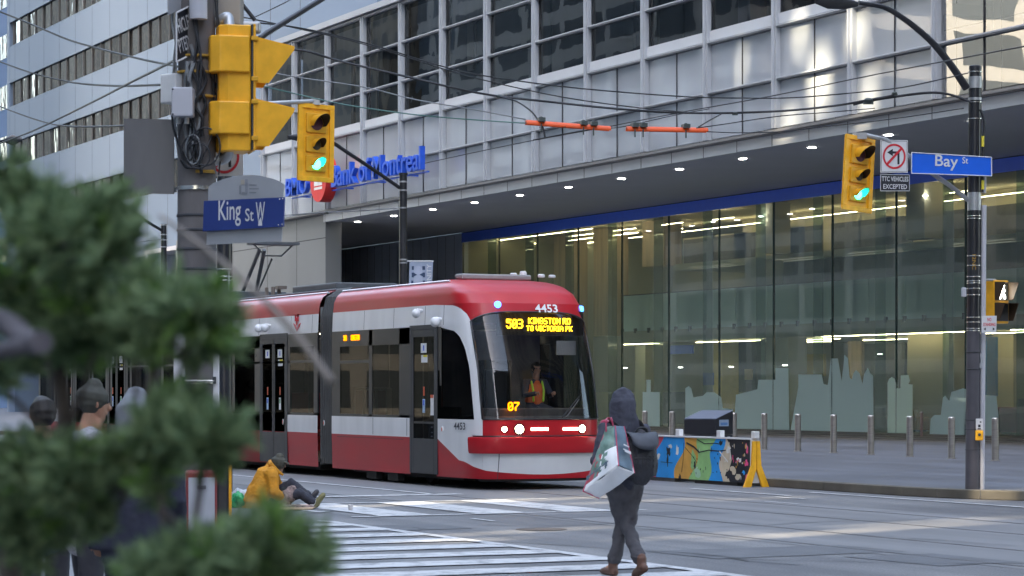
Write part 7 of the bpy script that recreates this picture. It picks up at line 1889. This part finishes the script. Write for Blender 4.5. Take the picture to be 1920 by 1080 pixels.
clumps = [ # px, py, rx, ry, density, freshness, depth
 (110, 960, 60, 50, 60, .1, 2.6), (55, 1010, 60, 50, 60, .05, 2.65), (150, 930, 50, 40, 40, .1, 2.55), (175, 985, 30, 26, 16, .1, 2.6),
 (40, 395, 80, 62, 60, .2, 2.6), (130, 440, 105, 75, 90, .2, 2.55), (200, 400, 45, 52, 40, .35, 2.6), (50, 510, 95, 85, 100, .1, 2.7), (212, 465, 42, 34, 34, .4, 2.6), (8, 325, 18, 24, 12, .35, 2.6),
 (130, 520, 80, 50, 56, .25, 2.75), (30, 620, 60, 75, 50, .05, 2.8), (110, 610, 95, 52, 70, .15, 2.7), (300, 560, 75, 50, 60, .3, 2.5), (370, 590, 62, 52, 70, .35, 2.45), (395, 640, 38, 34, 28, .1, 2.5), (255, 600, 70, 50, 56, .25, 2.55),
 (180, 635, 80, 34, 56, .2, 2.65), (300, 655, 36, 20, 16, .9, 2.5), (90, 680, 80, 20, 34, .1, 2.75), (2, 720, 12, 30, 8, .05, 2.7), (135, 570, 50, 36, 30, .6, 2.6),
 (315, 800, 70, 34, 70, .3, 2.45), (385, 820, 56, 44, 60, .25, 2.4), (250, 838, 56, 28, 44, .2, 2.5), (390, 845, 34, 26, 22, .2, 2.42), (280, 880, 36, 22, 20, .9, 2.5), (60, 870, 75, 42, 70, .1, 2.55), (135, 890, 55, 60, 60, .2, 2.5), (35, 940, 55, 50, 46, .05, 2.65),
 (80, 970, 50, 50, 34, .05, 2.75), (20, 1040, 50, 50, 34, 0, 2.8), (350, 765, 40, 16, 22, .5, 2.45), (200, 885, 30, 24, 18, .15, 2.55),
 (400, 1045, 75, 34, 60, .3, 2.3), (500, 1025, 60, 42, 60, .45, 2.25), (565, 1055, 46, 36, 46, .4, 2.25), (320, 1070, 80, 28, 50, .1, 2.35), (470, 1085, 120, 34, 80, .2, 2.3), (490, 985, 22, 16, 12, .5, 2.25), (300, 915, 24, 20, 12, .3, 2.45)]
mb = MB(); sprigs = []
for (px, py, rx, ry, n, fr, d) in clumps:
    c = at(px, py, d); kx = rx*d/FPX; kz = ry*d/FPX
    for i in range(int(n*.62)):
        while True:
            u = V((rg.uniform(-1, 1), rg.uniform(-1, 1), rg.uniform(-1, 1)))
            if u.length <= 1: break
        p = c + RT*u.x*kx + FW*u.y*max(kx, kz)*1.2 + UP*u.z*kz
        ax = (RT*u.x + FW*u.y*.6 + UP*(u.z+.5) + V((rg.uniform(-.4, .4), rg.uniform(-.4, .4), rg.uniform(-.2, .5)))).normalized()
        mt = 1 if rg.random() < fr*.45 else 0
        for k in range(15):                 # a tuft of short needles round the shoot
            dr = (ax*rg.uniform(.25, 1) + V((rg.uniform(-1, 1), rg.uniform(-1, 1), rg.uniform(-1, 1)))*.75).normalized()
            b_ = p + ax*rg.uniform(-.012, .012); L = rg.uniform(.016, .030); s_ = dr.cross(V((rg.uniform(-1, 1), rg.uniform(-1, 1), .3))).normalized()*L*.13
            mb.add([b_-s_*.5, b_+dr*L*.5-s_, b_+dr*L, b_+dr*L*.5+s_, b_+s_*.5], [(0, 1, 2, 3, 4)], mt)
    sprigs.append((c, kz))
mb.build('crown', [M['leaf'], M['leaf_fresh']], shrub)
mb = MB()
root = at(60, 730, 2.75); root.z = 0
hubs = [at(40, 1000, 2.75), at(120, 820, 2.7), at(90, 620, 2.75), at(70, 480, 2.7)]
mb.tube(smoothpath([root, at(20, 1150, 2.75)] + hubs, 5), [.016-.010*i/25 for i in range(26)], 8)
for c, kz in sprigs:
    h = min(hubs + [at(250, 900, 2.6), at(330, 1150, 2.4)], key=lambda q: (q-c).length + (0 if q.z < c.z else .05)); mid = (h+c)/2 - UP*.01 + FW*rg.uniform(-.02, .02); mb.tube(smoothpath([h, mid, c, c+UP*kz*.5], 3), [.0042-.003*i/9 for i in range(10)], 6)
mb.tube(smoothpath([root, at(330, 1250, 2.5), at(330, 1150, 2.4), at(480, 1080, 2.3)], 4), [.009-.005*i/12 for i in range(13)], 6)
mb.tube(smoothpath([at(120, 820, 2.7), at(180, 860, 2.6), at(250, 900, 2.6), at(330, 985, 2.5)], 4), [.007-.003*i/12 for i in range(13)], 6)
mb.build('stem', M['bark'], shrub, smooth=60)
mb = MB(); mb.tube(smoothpath([at(300, 405, 2.75), at(350, 440, 2.7), at(450, 520, 2.6), at(540, 610, 2.55), at(622, 716, 2.5)], 5), [.0022+.0022*i/20 for i in range(21)], 8)
mb.build('bare_twig', P('tan_twig', (.25, .215, .19), .8), shrub, smooth=60)
mb = MB(); mb.tube(smoothpath([at(-40, 585, 2.6), at(20, 610, 2.55), at(50, 640, 2.5), at(78, 642, 2.45)], 4), [.011, .011, .0115, .012, .0125, .013, .013, .013, .013, .013, .013, .0125, .012], 10); mb.tube([at(-40, 662, 2.55), at(20, 655, 2.5), at(60, 646, 2.47)], .009, 8)
mb.build('cut_branch', M['cut_wood'], shrub, smooth=60)
pl0 = at(120, 1300, 2.9)
t = thing('planter', 'concrete planter holding the shrub, below the picture', 'planter', (root.x, root.y, .12)); mb = MB(); mb.box(root.x-.9, root.x+.75, root.y-.8, root.y+.75, .12, .62); mb.build('trough', M['concrete_pole'], t, bevel=.02)
